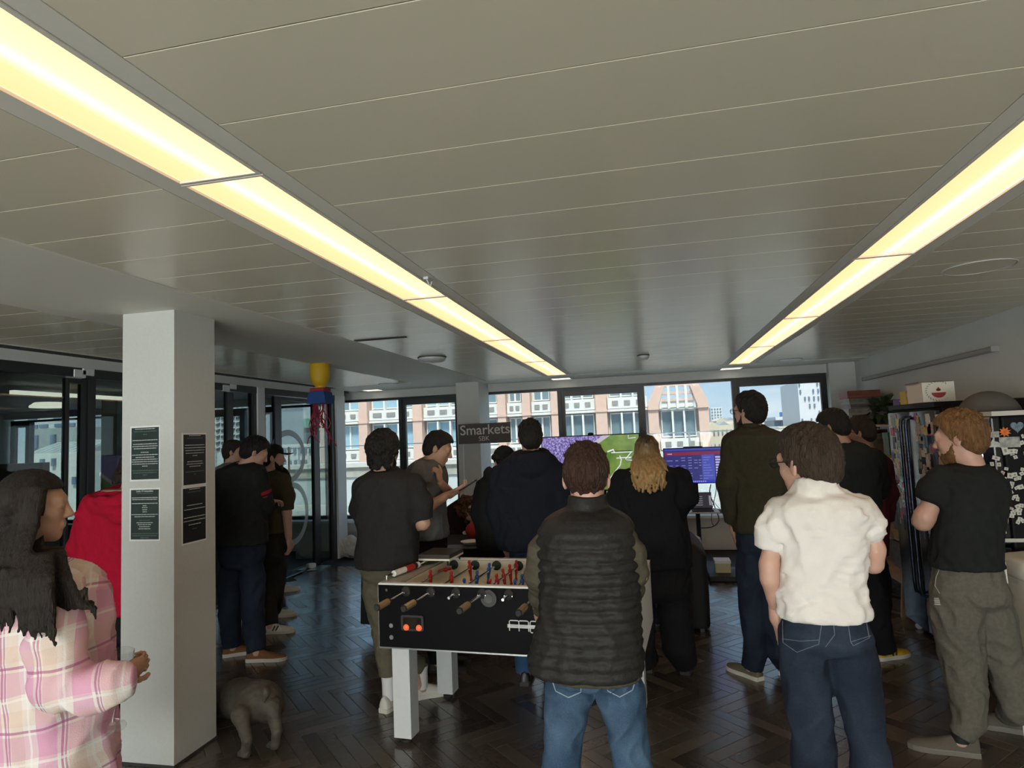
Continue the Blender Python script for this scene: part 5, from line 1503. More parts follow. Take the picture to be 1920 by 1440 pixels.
def hand_mesh(curl=20, side=1, spread=3, thumb=35, pinch=0):
    """local: wrist at origin, fingers along +Y, palm facing -Z, thumb on the side*X side"""
    s = Sdf()
    s.ell((0, .045, 0), (.038, .05, .0145), .012)
    s.cap((0, -.03, 0), (0, .02, 0), .026, .026, .02)
    lens = [(.026, .040, .024, .020, .0085), (.009, .045, .027, .022, .0088), (-.009, .042, .025, .021, .0084), (-.026, .033, .020, .018, .0075)]
    for i, (x, a, b, c, r) in enumerate(lens):
        x *= side; p = np.array([x, .088-abs(i-1)*.004, 0.0]); ang = 0; sp = D(spread)*(1.5-i)*side
        rr = r
        for j, l in enumerate((a, b, c)):
            ang += D(curl*(1.0 if j else .8))
            d = np.array([math.sin(sp)*math.cos(ang), math.cos(sp)*math.cos(ang), -math.sin(ang)])
            q = p+d*l; s.cap(p, q, rr, rr*.92, .004); p = q; rr *= .92
    p = np.array([.032*side, .02, -.004]); ang = D(thumb)
    for j, (l, r) in enumerate(((.045, .0125), (.032, .0105), (.026, .0095))):
        d = np.array([math.sin(ang)*side*math.cos(D(pinch)), math.cos(ang), -math.sin(D(pinch+12*j))]); d /= np.linalg.norm(d)
        q = p+d*l; s.cap(p, q, r, r*.92, .007); p = q; ang -= D(16)
    return s.build(.0045)
def hand_at(wrist, d, palm, curl=20, side=1, thumb=35, sc=1.0, spread=3, pinch=0):
    v, q = hand_mesh(curl, side, spread, thumb, pinch)
    y = np.array(d, float); y /= np.linalg.norm(y); z = -np.array(palm, float); z -= y*(z@y); z /= np.linalg.norm(z); x = np.cross(y, z)
    return v@np.stack([x, y, z])*sc+np.array(wrist), q

def shoe_parts(heel, yaw, L=.28, w=.05, hi=.085, name='shoe', m=None, msole=None, par=None, stripe=None, z0=0.0):
    """heel = ground point under the heel; toe points along yaw (0 = +Y)"""
    d = np.array([-math.sin(yaw), math.cos(yaw), 0]); sd = np.array([d[1], -d[0], 0]); h = np.array([heel[0], heel[1], z0])
    st = [(0, .55, .85), (.03, .72, .98), (.12, .80, 1.0), (.28, .76, .98), (.42, .80, .80), (.55, .95, .62), (.70, 1.0, .52), (.84, .92, .44), (.94, .66, .36), (1.0, .25, .22)]
    n = 14; v = []; f = []
    def wid(t): return np.interp(t, [q[0] for q in st], [q[1] for q in st])*w
    for t, a, b in st:
        for k in range(n):
            an = math.pi*k/(n-1)
            x = math.cos(an)*a*w; zz = (math.sin(an)**.75)*b*hi
            v.append(h+d*(t*L)+sd*x*(1-.25*math.sin(an)*(1 if t < .4 else .3))+np.array([0, 0, .012+zz]))
    for i in range(len(st)-1):
        for k in range(n-1): f.append((i*n+k, i*n+k+1, (i+1)*n+k+1, (i+1)*n+k))
        f.append((i*n+n-1, i*n, (i+1)*n, (i+1)*n+n-1))
    f.append(tuple(range(n))); f.append(tuple(range((len(st)-1)*n, len(st)*n))[::-1])
    o = mesh_obj(name, v, f, m, par, True, 60)
    v = []; f = []; N = 24
    for zz, e in ((0, 1.02), (.02, 1.06), (.026, 1.02)):
        for i in range(N):
            t = i/(N/2) if i < N/2 else 2-i/(N/2); sgn = 1 if i < N/2 else -1
            tt = .5-.5*math.cos(math.pi*t)
            v.append(h+d*((tt*1.03-.015)*L)+sd*sgn*max(wid(tt), .004)*e+np.array([0, 0, zz]))
    for k in (0, 1):
        for i in range(N): f.append((k*N+i, k*N+(i+1) % N, (k+1)*N+(i+1) % N, (k+1)*N+i))
    f.append(tuple(range(N))[::-1]); f.append(tuple(range(2*N, 3*N)))
    mesh_obj('sole', v, f, msole or (M_soled if m.name.startswith('black_shoe') else M_soleg if m.name.startswith('grey_knit') else M_sole), o)
    if stripe:
        mb = MB()
        for t in (.36, .46):
            for sgn in (1, -1):
                p0 = h+d*(t*L)+sd*sgn*(w*.86)+np.array([0, 0, .03]); p1 = h+d*((t+.07)*L)+sd*sgn*(w*.62)+np.array([0, 0, .03+hi*.45])
                mb.tube([tuple(p0), tuple(p1)], .006, 6)
        mb.build('stripe', stripe, o)
    return o

def skin_mat(name, c): return mat(name, c, .5, noise=.06, nscale=25, bump=.04, bscale=300)
SK1 = skin_mat('skin_light', (.50, .30, .22)); SK2 = skin_mat('skin_tan', (.44, .25, .16)); SK3 = skin_mat('skin_pink', (.56, .33, .25)); SK4 = skin_mat('skin_olive', (.36, .20, .13))
def cloth(name, c, noise=.12, ns=30, bump=.25, bs=120, rough=.9, stretch=None): return mat(name, c, rough, noise=noise, nscale=ns, bump=bump, bscale=bs, spec=.2, stretch=stretch)
def hair_mat(name, c): return mat(name, c, .55, noise=.5, nscale=110, bump=.9, bscale=260, spec=.3, stretch=(1, 1, .16))
H_black = hair_mat('hair_black', (.012, .010, .009)); H_dbrown = hair_mat('hair_dark_brown', (.028, .018, .012)); H_brown = hair_mat('hair_brown', (.042, .027, .017)); H_red = hair_mat('hair_ginger', (.17, .085, .032)); H_aub = hair_mat('hair_auburn', (.10, .040, .016)); H_lbrown = hair_mat('hair_chestnut', (.046, .021, .013))
M_sole = mat('white_sole', (.60, .58, .52), .7); M_soled = mat('dark_sole', (.03, .028, .026), .7); M_soleg = mat('grey_sole', (.17, .155, .13), .7)
M_eyew = mat('eye_white', (.6, .58, .56), .25); M_iris = mat('iris', (.03, .02, .015), .2)
M_spec = mat('spectacle_black', (.01, .01, .01), .3); M_lens = glass_mat('lens_glass', (.9, .93, .93))

def denim(name, base, fade):
    if name in MATS: return MATS[name]
    m = bpy.data.materials.new(name); m.use_nodes = True
    nt = m.node_tree; b = nt.nodes['Principled BSDF']; L = nt.links.new
    tc = nt.nodes.new('ShaderNodeTexCoord')
    n1 = nt.nodes.new('ShaderNodeTexNoise'); n1.inputs['Scale'].default_value = 5; n1.inputs['Detail'].default_value = 4; L(tc.outputs['Object'], n1.inputs['Vector'])
    n2 = nt.nodes.new('ShaderNodeTexNoise'); n2.inputs['Scale'].default_value = 260; n2.inputs['Detail'].default_value = 3; L(tc.outputs['Object'], n2.inputs['Vector'])
    ge = nt.nodes.new('ShaderNodeNewGeometry')
    ma = nt.nodes.new('ShaderNodeMath'); ma.operation = 'MULTIPLY_ADD'; L(n2.outputs['Fac'], ma.inputs[0]); ma.inputs[1].default_value = .35; L(n1.outputs['Fac'], ma.inputs[2])
    mb_ = nt.nodes.new('ShaderNodeMath'); mb_.operation = 'MULTIPLY_ADD'; L(ge.outputs['Pointiness'], mb_.inputs[0]); mb_.inputs[1].default_value = 1.2; L(ma.outputs[0], mb_.inputs[2])
    cr = nt.nodes.new('ShaderNodeValToRGB'); cr.color_ramp.elements[0].position = 1.05-.05; cr.color_ramp.elements[0].color = (*base, 1)
    mr = nt.nodes.new('ShaderNodeMapRange'); mr.inputs[1].default_value = 1.10; mr.inputs[2].default_value = 1.70; L(mb_.outputs[0], mr.inputs[0])
    cr.color_ramp.elements[0].position = 0; cr.color_ramp.elements[1].position = 1; cr.color_ramp.elements[1].color = (*fade, 1)
    L(mr.outputs[0], cr.inputs[0]); L(cr.outputs[0], b.inputs['Base Color']); b.inputs['Roughness'].default_value = .85; b.inputs['Specular IOR Level'].default_value = .2
    bp = nt.nodes.new('ShaderNodeBump'); bp.inputs['Strength'].default_value = .25; bp.inputs['Distance'].default_value = .004; L(n2.outputs['Fac'], bp.inputs['Height']); L(bp.outputs[0], b.inputs['Normal'])
    MATS[name] = m; return m

def bdepth(a, bmax):
    t = min(max((a-.05)/.13, 0), 1); t = t*t*(3-2*t)
    return .05+(bmax-.05)*t if a > .05 else max(a, .03)

def calm(fn, ends):
    """let the folds die out towards cuffs and hems so these end cleanly"""
    def g(x, y, z, d):
        w = 1.0
        for c, r in ends:
            w = w*np.clip((np.sqrt((x-c[0])**2+(y-c[1])**2+(z-c[2])**2)-1.05*r)/(.9*r), 0, 1)
        return d+(fn(x, y, z, d)-d)*w
    return g

class Person:
    def __init__(s, label, Y0, x_px, group=None, res=.010, seed=1, skin=SK1):
        s.Y0 = Y0; s.seed = seed; s.skin = skin; s.res = res
        q = P(x_px, 1000, Y0)
        s.root = thing('person', label, 'person', (q[0], Y0, 0), group)
        s.body = Sdf(); s.extra = []; s.hands = []
    def q(s, v, dy=None):
        """(px, py, dy[, r]) on this person's plane -> world"""
        if v[0] == 'w': return np.array(v[1:4], float)
        return P(v[0], v[1], s.Y0+(v[2] if len(v) > 2 else 0))
    def R(s, v):
        r = v[-1]
        if r < 1: return r
        return r*abs((s.q(v)-CC)@CF)/FPX
    def rows_tab(s, rows, bmax, off=0.0, b=None, lean=0.0):
        tab = []
        for i, r in enumerate(rows):
            dy = r[3] if len(r) > 3 else 0.0
            l = P(r[1], r[0], s.Y0+dy); g = P(r[2], r[0], s.Y0+dy)
            a = (g[0]-l[0])/2; bb = b[i] if b else bdepth(a, bmax)
            tab.append(((l[2]+g[2])/2, (l[0]+g[0])/2, s.Y0+dy, max(a+off, .02), max(bb+off, .02)))
        return tab
    def top(s, rows, m, name='shirt', bmax=.13, b=None, sleeves=(), k=.035, fold=(.006, .11), n=2.5, neck=None, post=None, res=None, extra=None, topcut=True):
        t = Sdf(); tab = sorted(s.rows_tab(rows, bmax, 0, b)); cuts = []; ends = []
        z0, z1 = tab[0][0], tab[-1][0]
        ext = [(z0-.03,)+tuple(tab[0][1:])]+tab+[(z1+.02,)+tuple(tab[-1][1:])]
        t.rows(ext, n, k); cuts.append(((0, 0, z0), (0, 0, -1), None))
        if topcut: cuts.append(((tab[-1][1], tab[-1][2], z1), (0, -.25, 1), tab[-1][3]*1.2))
        s.body.rows(s.rows_tab(rows, bmax, -.036, b), n, .02)
        for sl in sleeves:
            pts = [tuple(s.q(p))+(s.R(p),) for p in sl]
            A, B = np.array(pts[-2][:3]), np.array(pts[-1][:3]); dd = (B-A)/np.linalg.norm(B-A)
            ends.append((B, pts[-1][3]))
            t.chain(pts, k, flat=True)
        if extra: extra(t, s)
        if neck is not None: t.ell(s.q(neck[:3]), neck[3], .012, sub=True)
        if fold: t.post.append(calm(folds(s.seed+3, fold[0], fold[1], .55), ends))
        if post: t.post.append(calm(post, ends))
        t.post.append(cutfn(cuts))
        v, f = t.build(res or s.res)
        o = mesh_obj(name, v, f, m, s.root, True); s.topo = o
        return o
    def arm(s, pts, hand=None, r=(.047, .040, .028)):
        p = [s.q(q) for q in pts]
        rr = [s.R((*pts[min(i, len(p)-1)][:3], r[min(i, len(r)-1)])) if pts[0][0] != 'w' else r[min(i, len(r)-1)] for i in range(len(p))]
        rr[0] *= .62
        for i in range(len(p)-1): s.body.cap(p[i], p[i+1], rr[i], rr[i+1], .012)
        if hand is not None:
            d = hand.get('dir'); d = np.array(d, float) if d is not None else p[-1]-p[-2]
            s.hands.append(hand_at(p[-1]+d/np.linalg.norm(d)*.02, d, hand.get('palm', (0, 1, 0)), hand.get('curl', 22), hand.get('side', 1), hand.get('thumb', 35), hand.get('sc', .95), hand.get('spread', 3), hand.get('pinch', 0)))
    def legs(s, rows, legs, m, name='trousers', bmax=.125, k=.03, fold=(.007, .12), shoes=(), hem=.066, n=2.4, res=None, b=None, post=None):
        """legs: polylines (px,py,dy,r); the ankle above each shoe is appended"""
        t = Sdf(); tt = s.rows_tab(rows, bmax, 0, b); tt = [(q[0], q[1], q[2], q[3]-(.018 if i < 2 else .004), q[4]-(.018 if i < 2 else .004)) for i, q in enumerate(tt)]; t.rows(tt, n, .05, .10); s.body.rows(s.rows_tab(rows[:-1], bmax, -.045, b), n, .03); cuts = []; ends = []
        for lg, sh in zip(legs, shoes):
            pts = [tuple(s.q(p))+(s.R(p),) for p in lg]
            if sh is not None:
                h = np.array(sh['heel'], float); y = sh['yaw']; L_ = sh.get('L', .28)
                an = h+np.array([-math.sin(y), math.cos(y), 0])*L_*.24
                end = (an[0], an[1], sh.get('z', 0)+hem, sh.get('r', .058))
                pts.append(end)
                s.body.cap((an[0], an[1], .06), pts[-2][:3], .034, .05, .02)
                s.body.cap((an[0], an[1], .05), tuple(an+np.array([-math.sin(y), math.cos(y), 0])*.1+np.array([0, 0, .035])), .03, .022, .02)
            # leg starts inside the hip so the seat flows into the thigh
            p0, p1 = np.array(pts[0][:3]), np.array(pts[1][:3]); d0 = (p0-p1)/np.linalg.norm(p0-p1)
            pts = [tuple(p0+d0*.09)+(pts[0][3]*.86,)]+pts
            A, B = np.array(pts[-2][:3]), np.array(pts[-1][:3]); dd = (B-A)/np.linalg.norm(B-A)
            ends.append((B, pts[-1][3]))
            t.chain(pts, .010, flat=True)
            for i in range(1, len(pts)-2): s.body.cap(pts[i][:3], pts[i+1][:3], pts[i][3]-.015, pts[i+1][3]-.015, .02)
        if fold: t.post.append(calm(folds(s.seed+9, fold[0], fold[1], .6), ends))
        if post: t.post.append(post)
        t.post.append(cutfn(cuts))
        v, f = t.build(res or s.res)
        s.trou = mesh_obj(name, v, f, m, s.root, True)
        for sh in shoes:
            if sh is None: continue
            o = shoe_parts(sh['heel'], sh['yaw'], sh.get('L', .28), sh.get('w', .048), sh.get('hi', .085), 'shoe', sh['m'], sh.get('sole'), s.root, sh.get('stripe'))
            if sh.get('sock'):
                h = np.array(sh['heel'], float); y = sh['yaw']; an = h+np.array([-math.sin(y), math.cos(y), 0])*sh.get('L', .28)*.24
                sh_ = sh.get('sh', .2); MB().tube([(an[0], an[1], .06), (an[0], an[1], sh_*.8), (an[0], an[1], sh_)], [.04, .042, .045], 14).build('sock', sh['sock'], s.root, True, 50)
        return s.trou
    def head(s, px, py, dy=0, yaw=0, pitch=0, roll=0, sc=1.0, hair=None, hm=None, hopt=None, beard=None, glasses=False, neck=None):
        c = s.q((px, py, dy)); R = rotm(D(yaw), D(pitch), D(roll))
        s.hc, s.hR, s.hs = c, R, sc
        v, q = HEAD
        s.extra.append((v@R.T*sc+c, q))
        base = c+R@np.array([0, -.036, -.15])*sc
        if neck is None:
            neck = base+np.array([0, -.01, -.10])
        else: neck = s.q(neck)
        s.body.cap(base+R@np.array([0, .008, .06])*sc, neck, .047*sc, .052*sc, .02)
        if hair:
            hv, hq = hair_mesh(hair, s.seed, hopt)
            mesh_obj('hair', hv@R.T*sc+c, hq, hm, s.root, True)
        e = MB()
        for qx in (-.031, .031):
            cc = c+R@np.array([qx, .0795, .008])*sc; fw = R@np.array([0, 1, 0])
            MBsph(e, cc, .0118*sc)
        o = e.build('eyes', [M_eyew, M_iris], s.root, True)
        cen = [c+R@np.array([qx, .0795+.0118, .006])*sc for qx in (-.031, .031)]
        wl_ = np.array(wloc(s.root))
        for p in o.data.polygons:
            pc = np.array(p.center)+wl_
            if min(np.linalg.norm(pc-z) for z in cen) < .0068*sc: p.material_index = 1
        if beard:
            b = Sdf(); b.ell((0, .032, -.077), (.056, .060, .047), .02); b.ell((0, .068, -.106), (.028, .021, .021), .02)
            b.cap((-.062, .012, -.015), (-.050, .030, -.065), .006, .012, .02); b.cap((.062, .012, -.015), (.050, .030, -.065), .006, .012, .02)
            b.cap((-.022, .094, -.05), (.022, .094, -.05), .006, .006, .006)
            b.ell((0, .10, -.063), (.019, .02, .009), .006, sub=True); b.ell((0, .075, -.02), (.05, .05, .03), .01, sub=True)
            b.post.append(fnoise(s.seed, .002, .012))
            bv, bq = b.build(.0055); mesh_obj('beard', bv@R.T*sc+c, bq, beard, s.root, True)
        if glasses:
            W_ = lambda p: tuple(c+R@np.array(p)*sc)
            g = MB()
            for qx in (-1, 1):
                ring = [W_((qx*.033+.022*math.cos(a), .112, .008+.017*math.sin(a))) for a in [2*math.pi*k/16 for k in range(17)]]
                g.tube(ring, .0018, 5)
                g.tube([W_((qx*.055, .112, .012)), W_((qx*.075, .095, .012)), W_((qx*.083, .0, .012)), W_((qx*.080, -.02, -.002))], .002, 5)
            g.tube([W_((-.011, .112, .01)), W_((0, .114, .013)), W_((.011, .112, .01))], .0018, 5)
            go = g.build('spectacles', M_spec, s.root)
            for qx in (-1, 1):
                MB().add([W_((qx*.033+.021*math.cos(a), .112+y_, .008+.016*math.sin(a))) for y_ in (0, .0015) for a in [2*math.pi*k/14 for k in range(14)]], [tuple(range(14)), tuple(range(14, 28))[::-1]]+[(i, (i+1) % 14, 14+(i+1) % 14, 14+i) for i in range(14)]).build('lens', M_lens, go)
    def done(s):
        parts = [s.body.build(.014)]+s.extra+s.hands
        v, q = join_parts(parts)
        mesh_obj('body', v, q, s.skin, s.root, True)
        return s.root

def MBsph(mb, c, r, n=12, m=8):
    v = [(c[0], c[1], c[2]+r)]
    for i in range(1, m):
        a = math.pi*i/m
        for k in range(n): b = 2*math.pi*k/n; v.append((c[0]+r*math.sin(a)*math.cos(b), c[1]+r*math.sin(a)*math.sin(b), c[2]+r*math.cos(a)))
    v.append((c[0], c[1], c[2]-r)); f = [(0, 1+k, 1+(k+1) % n) for k in range(n)]
    for i in range(m-2):
        for k in range(n): f.append((1+i*n+k, 1+(i+1)*n+k, 1+(i+1)*n+(k+1) % n, 1+i*n+(k+1) % n))
    e = len(v)-1; f += [(e, 1+(m-2)*n+(k+1) % n, 1+(m-2)*n+k) for k in range(n)]
    return mb.add(v, f)

def foot(px, py, yaw, m, **kw):
    g = G(px, py); return dict(heel=(g[0], g[1]+0.0, 0), yaw=D(yaw), m=m, **kw)
def footw(x, y, yaw, m, **kw): return dict(heel=(x, y, 0), yaw=D(yaw), m=m, **kw)
SH_w = mat('white_leather', (.60, .58, .52), .5); SH_br = mat('tan_suede', (.20, .085, .03), .8); SH_bk = mat('black_shoe', (.015, .015, .016), .45); SH_ye = mat('yellow_shoe', (.60, .36, .02), .6); SH_gr = mat('grey_knit_shoe', (.11, .095, .075), .9, bump=.3, bscale=250); SH_ol = mat('olive_canvas', (.13, .12, .075), .85); SK_w = mat('white_sock', (.68, .68, .68), .9)
# ================================================================== THE PEOPLE IN THE ROOM
# ---- man in quilted vest at the foosball table
p = Person('man in black quilted vest, olive sleeves and blue jeans playing foosball, seen from behind', 2.3, 1105, res=.009, seed=11, skin=SK3)
VEST = cloth('black_quilted_nylon', (.022, .021, .020), .15, 40, .35, 60, .55)
SLEEVE = cloth('olive_knit', (.075, .066, .045), .2, 40)
zA, zB = P(1100, 985, 2.3)[2], P(1100, 1256, 2.3)[2]
def quilt(x, y, z, d):
    ph = (z-zB)/.0395+.10*np.cos(6*(x+.25))
    w = np.abs(np.sin(math.pi*ph)); t = np.clip((zA+.02-z)/.05, 0, 1)
    return d-.011*(w**.55)*t+.004*np.sin(70*x+9*np.sin(40*z))*np.sin(55*z+20*x)*.35*t
rows = [(944, 1068, 1134, .05), (950, 1060, 1142, .05), (958, 1044, 1156, .04), (970, 1025, 1177, .03), (985, 1018, 1184, .02), (1010, 1016, 1187, .01), (1050, 1016, 1190), (1100, 1018, 1193), (1150, 1017, 1195), (1200, 1006, 1197), (1235, 1000, 1200), (1258, 1006, 1197)]
def vcol(t, s):
    a, b = s.q((1070, 938, .03)), s.q((1131, 938, .03)); c = (a+b)/2
    t.rows([(P(1100, 958, 2.35)[2], c[0], 2.35, .078, .08), (P(1100, 944, 2.35)[2], c[0], 2.345, .070, .075), (P(1100, 928, 2.35)[2], c[0], 2.345, .064, .070)], 2.1, .012)
p.top(rows, VEST, 'vest', .135, fold=(.004, .13), n=2.7, post=quilt, extra=vcol, neck=None, res=.008, topcut=False)
t = Sdf()
for pts in ([(1040, 995, .0, 22), (1015, 1035, -.02, 22), (1008, 1078, .0, 21), (1015, 1118, .12, 19), (1018, 1146, .22, 17)], [(1163, 995, .0, 22), (1184, 1035, -.02, 22), (1191, 1073, .0, 21), (1186, 1103, .12, 18), (1178, 1130, .22, 16)]):
    t.chain([tuple(p.q(q))+(p.R(q),) for q in pts], .03, True)
t.post.append(folds(5, .005, .08)); v, f = t.build(.009); mesh_obj('sleeves', v, f, SLEEVE, p.root, True)
p.arm([(1036, 990, 0), (1008, 1078, 0), (1014, 1155, .29)], dict(dir=(.1, 1, -.1), palm=(0, 0, -1), curl=45, side=1))
p.arm([(1168, 990, 0), (1193, 1075, 0), (1178, 1135, .29)], dict(dir=(-.1, 1, -.1), palm=(0, 0, -1), curl=45, side=-1))
xl, xr = P(1050, 1560, 2.3)[0], P(1200, 1560, 2.3)[0]
p.legs([(1225, 1022, 1203), (1245, 1022, 1205), (1268, 1026, 1206), (1290, 1035, 1200)], [[(1066, 1300, 0, 42), (1056, 1380, .02, 34), (1052, 1450, .03, 33)], [(1163, 1300, 0, 43), (1177, 1380, .02, 34), (1189, 1450, .03, 33)]],
       denim('mid_blue_denim', (.018, .042, .085), (.115, .19, .28)), 'jeans', .13, shoes=[footw(xl, 2.24, 8, SH_bk, r=.066), footw(xr, 2.24, -14, SH_bk, r=.066)], fold=(.008, .10))
mb = MB()
def seam(per, pts, yb, r=.0016):
    return [tuple(np.array(P(x, y, per.Y0-yb))) for x, y in pts]
p.head(1100, 898, .06, 0, 6, 0, 1.0, 'fade', H_lbrown, dict(vol=.011, top=.020, amp=.002, drop=.016))
MB().rows if False else None
t = Sdf().rows([(P(1110, 1265, 2.3)[2], P(1113, 1265, 2.3)[0], 2.3, .168, .137), (P(1110, 1250, 2.3)[2], P(1112, 1250, 2.3)[0], 2.3, .172, .14)], 2.4); v, f = t.build(.01); mesh_obj('jumper_hem', v, f, SLEEVE, p.root, True)
p.done(); vest_man = p

# ---- man in white polo
p = Person('man in white polo shirt, glasses and dark blue jeans with a hand in his pocket', 2.32, 1540, res=.009, seed=23, skin=SK3)
POLO = cloth('white_pique', (.74, .70, .66), .03, 20, .12, 220)
rows = [(909, 1500, 1562), (920, 1487, 1582), (931, 1468, 1606), (945, 1452, 1622), (965, 1449, 1627), (1000, 1455, 1622), (1040, 1462, 1620), (1080, 1462, 1617), (1120, 1459, 1619), (1150, 1461, 1625), (1156, 1464, 1623)]
def pcol(t, s):
    c = (s.q((1498, 912, 0))+s.q((1556, 906, 0)))/2
    t.rows([(P(1525, 926, 2.32)[2], c[0], 2.32, .074, .076), (P(1525, 914, 2.32)[2], c[0], 2.315, .067, .072), (P(1525, 899, 2.32)[2], c[0]+.004, 2.32, .060, .066)], 2.1, .006)
p.top(rows, POLO, 'polo_shirt', .125, sleeves=[[(1466, 962, 0, 26), (1445, 995, -.01, 25), (1439, 1030, -.01, 24)], [(1610, 957, 0, 26), (1630, 985, -.01, 23), (1636, 1013, .0, 18)]], fold=(.008, .10), n=2.5, post=folds(77, .005, .09, 2.2), extra=pcol, k=.022, topcut=False)
p.arm([(1458, 955, 0), (1442, 1060, -.02), (1443, 1085, -.02), (1455, 1138, .05)], dict(dir=(.05, .25, -1), palm=(1, 0, 0), curl=8, side=1), (22, 18, 17, 13))
p.arm([(1614, 950, 0), (1639, 1030, 0), (1636, 1056, .02), (1590, 1035, .25)], dict(dir=(-.6, .5, .2), palm=(0, -1, 0), curl=30, side=-1), (22, 20, 19, 14))
xl, xr = P(1535, 1600, 2.32)[0], P(1650, 1600, 2.32)[0]
p.legs([(1135, 1463, 1622), (1160, 1461, 1627), (1190, 1463, 1634), (1212, 1470, 1632), (1230, 1485, 1620)], [[(1508, 1240, 0, 42), (1517, 1330, .02, 38), (1524, 1400, .03, 36), (1529, 1470, .02, 37)], [(1597, 1240, 0, 43), (1617, 1330, .02, 34), (1629, 1400, .03, 32), (1638, 1470, .02, 34)]],
       denim('dark_blue_denim', (.0065, .010, .020), (.042, .058, .090)), 'jeans', .135, shoes=[footw(xl, 2.28, 6, SH_bk, r=.066), footw(xr, 2.28, -12, SH_bk, r=.066)], fold=(.009, .11))
p.head(1514, 868, .03, 34, 4, -3, 1.02, 'short', H_brown, dict(vol=.013, top=.012, amp=.002, drop=.0), glasses=True)
p.done(); polo_man = p
# pocket stitching on both pairs of jeans
def stitch(per, name, lines, yb, m, r=.0012):
    mb = MB()
    for ln in lines:
        pts = []
        for (x, y) in ln:
            w = P(x, y, per.Y0); pts.append((w[0], w[1], w[2]))
        # drop the line onto the cloth behind by ray casting from behind the wearer
        out = []
        for a, b in zip(pts[:-1], pts[1:]):
            for k in range(8):
                t = k/8; out.append(tuple(a[i]+(b[i]-a[i])*t for i in range(3)))
        out.append(pts[-1])
        me = per.trou; base = Vector(wloc(per.root)); pr = []
        for q in out:
            d = Vector(q)-Vector(CC); d.normalize()
            ok, loc, nr, ix = me.ray_cast(Vector(CC)-base, d)
            if ok: pr.append(tuple(Vector(loc)+base-d*.001))
        if len(pr) > 2: mb.tube(pr, r, 4)
    if mb.v: mb.build(name, m, per.root)
bpy.context.view_layer.update()
M_st = mat('pale_stitching', (.13, .16, .20), .8); M_st2 = mat('white_stitching', (.34, .42, .48), .8)
stitch(polo_man, 'pocket_stitching', [[(1467, 1158), (1541, 1166), (1537, 1195), (1535, 1208), (1494, 1223), (1468, 1205), (1467, 1158)], [(1467, 1198), (1500, 1202), (1536, 1200)], [(1590, 1168), (1624, 1166), (1630, 1196), (1600, 1211), (1595, 1203), (1590, 1168)], [(1597, 1203), (1633, 1192)], [(1562, 1160), (1565, 1190), (1548, 1213)]], .14, M_st)
stitch(vest_man, 'pocket_stitching', [[(1033, 1274), (1090, 1272), (1089, 1298), (1066, 1308), (1042, 1296), (1033, 1270)], [(1045, 1276), (1062, 1284), (1078, 1275)], [(1132, 1272), (1193, 1271), (1186, 1294), (1162, 1307), (1140, 1296), (1132, 1272)], [(1150, 1281), (1168, 1281), (1180, 1273)]], .14, M_st2, .0018)

# ---- man in grey sweatpants
p = Person('ginger man in black T-shirt and grey sweatpants with hand on chin by the fridges', 3.65, 1810, res=.010, seed=31, skin=SK3)
BLK = cloth('black_cotton', (.016, .018, .018), .15, 30, .15, 150)
rows = [(868, 1794, 1843), (876, 1782, 1856), (886, 1770, 1868), (900, 1760, 1880), (925, 1757, 1886), (955, 1757, 1883), (1000, 1752, 1876), (1040, 1748, 1874), (1064, 1747, 1877)]
p.top(rows, BLK, 't_shirt', .14, sleeves=[[(1768, 897, 0, .066), (1752, 920, .0, .070), (1744, 940, .0, .066)]], fold=(.007, .12))
p.arm([(1770, 900, 0), (1734, 968, .0), (1730, 978, .01), (1752, 925, .24), (1768, 893, .30)], dict(dir=(.35, -.10, .5), palm=(.2, .8, .2), curl=38, side=-1, sc=1.0), (.052, .050, .047, .040, .03))
p.arm([(1862, 900, 0), (1872, 975, .05), (1820, 1000, .25)], dict(dir=(-1, .1, 0), palm=(0, -1, 0), curl=25, side=-1))
SWEAT = cloth('grey_marl_fleece', (.125, .115, .095), .14, 60, .25, 180)
sh = [footw(*(G(1838, 1418)[:2]), 78, SH_gr, r=.056, L=.30, sock=M_blackm, sh=.12), footw(*(G(1925, 1375)[:2]), 70, SH_gr, r=.056, L=.30, sock=M_blackm, sh=.12)]
p.legs([(1054, 1748, 1878), (1080, 1746, 1884), (1110, 1747, 1890), (1130, 1755, 1888), (1145, 1770, 1878)], [[(1793, 1150, 0, 43), (1803, 1225, .01, 36), (1813, 1290, 0, 31), (1818, 1350, -.02, 25)], [(1858, 1155, .02, 38), (1878, 1225, .03, 31), (1897, 1290, .03, 27), (1905, 1330, .02, 24)]], SWEAT, 'sweatpants', .135, shoes=sh, hem=.082, fold=(.009, .10))
p.head(1798, 822, .03, 52, 6, 0, 1.06, 'short', H_red, dict(vol=.018, top=.018, amp=.004), beard=H_red)
p.done()

sweat_man = p
bpy.context.view_layer.update()
stitch(sweat_man, 'pocket_piping', [[(1761, 1068), (1755, 1082), (1753, 1098), (1762, 1113)]], 0, mat('pale_piping', (.34, .33, .32), .8), .002)
stitch(sweat_man, 'leg_emblem', [[(1752, 1122), (1760, 1122)], [(1752, 1125.5), (1761, 1125.5)], [(1753, 1129), (1762, 1129)], [(1753, 1133), (1763, 1133)]], 0, mat('white_emblem', (.6, .58, .54), .8), .0035)
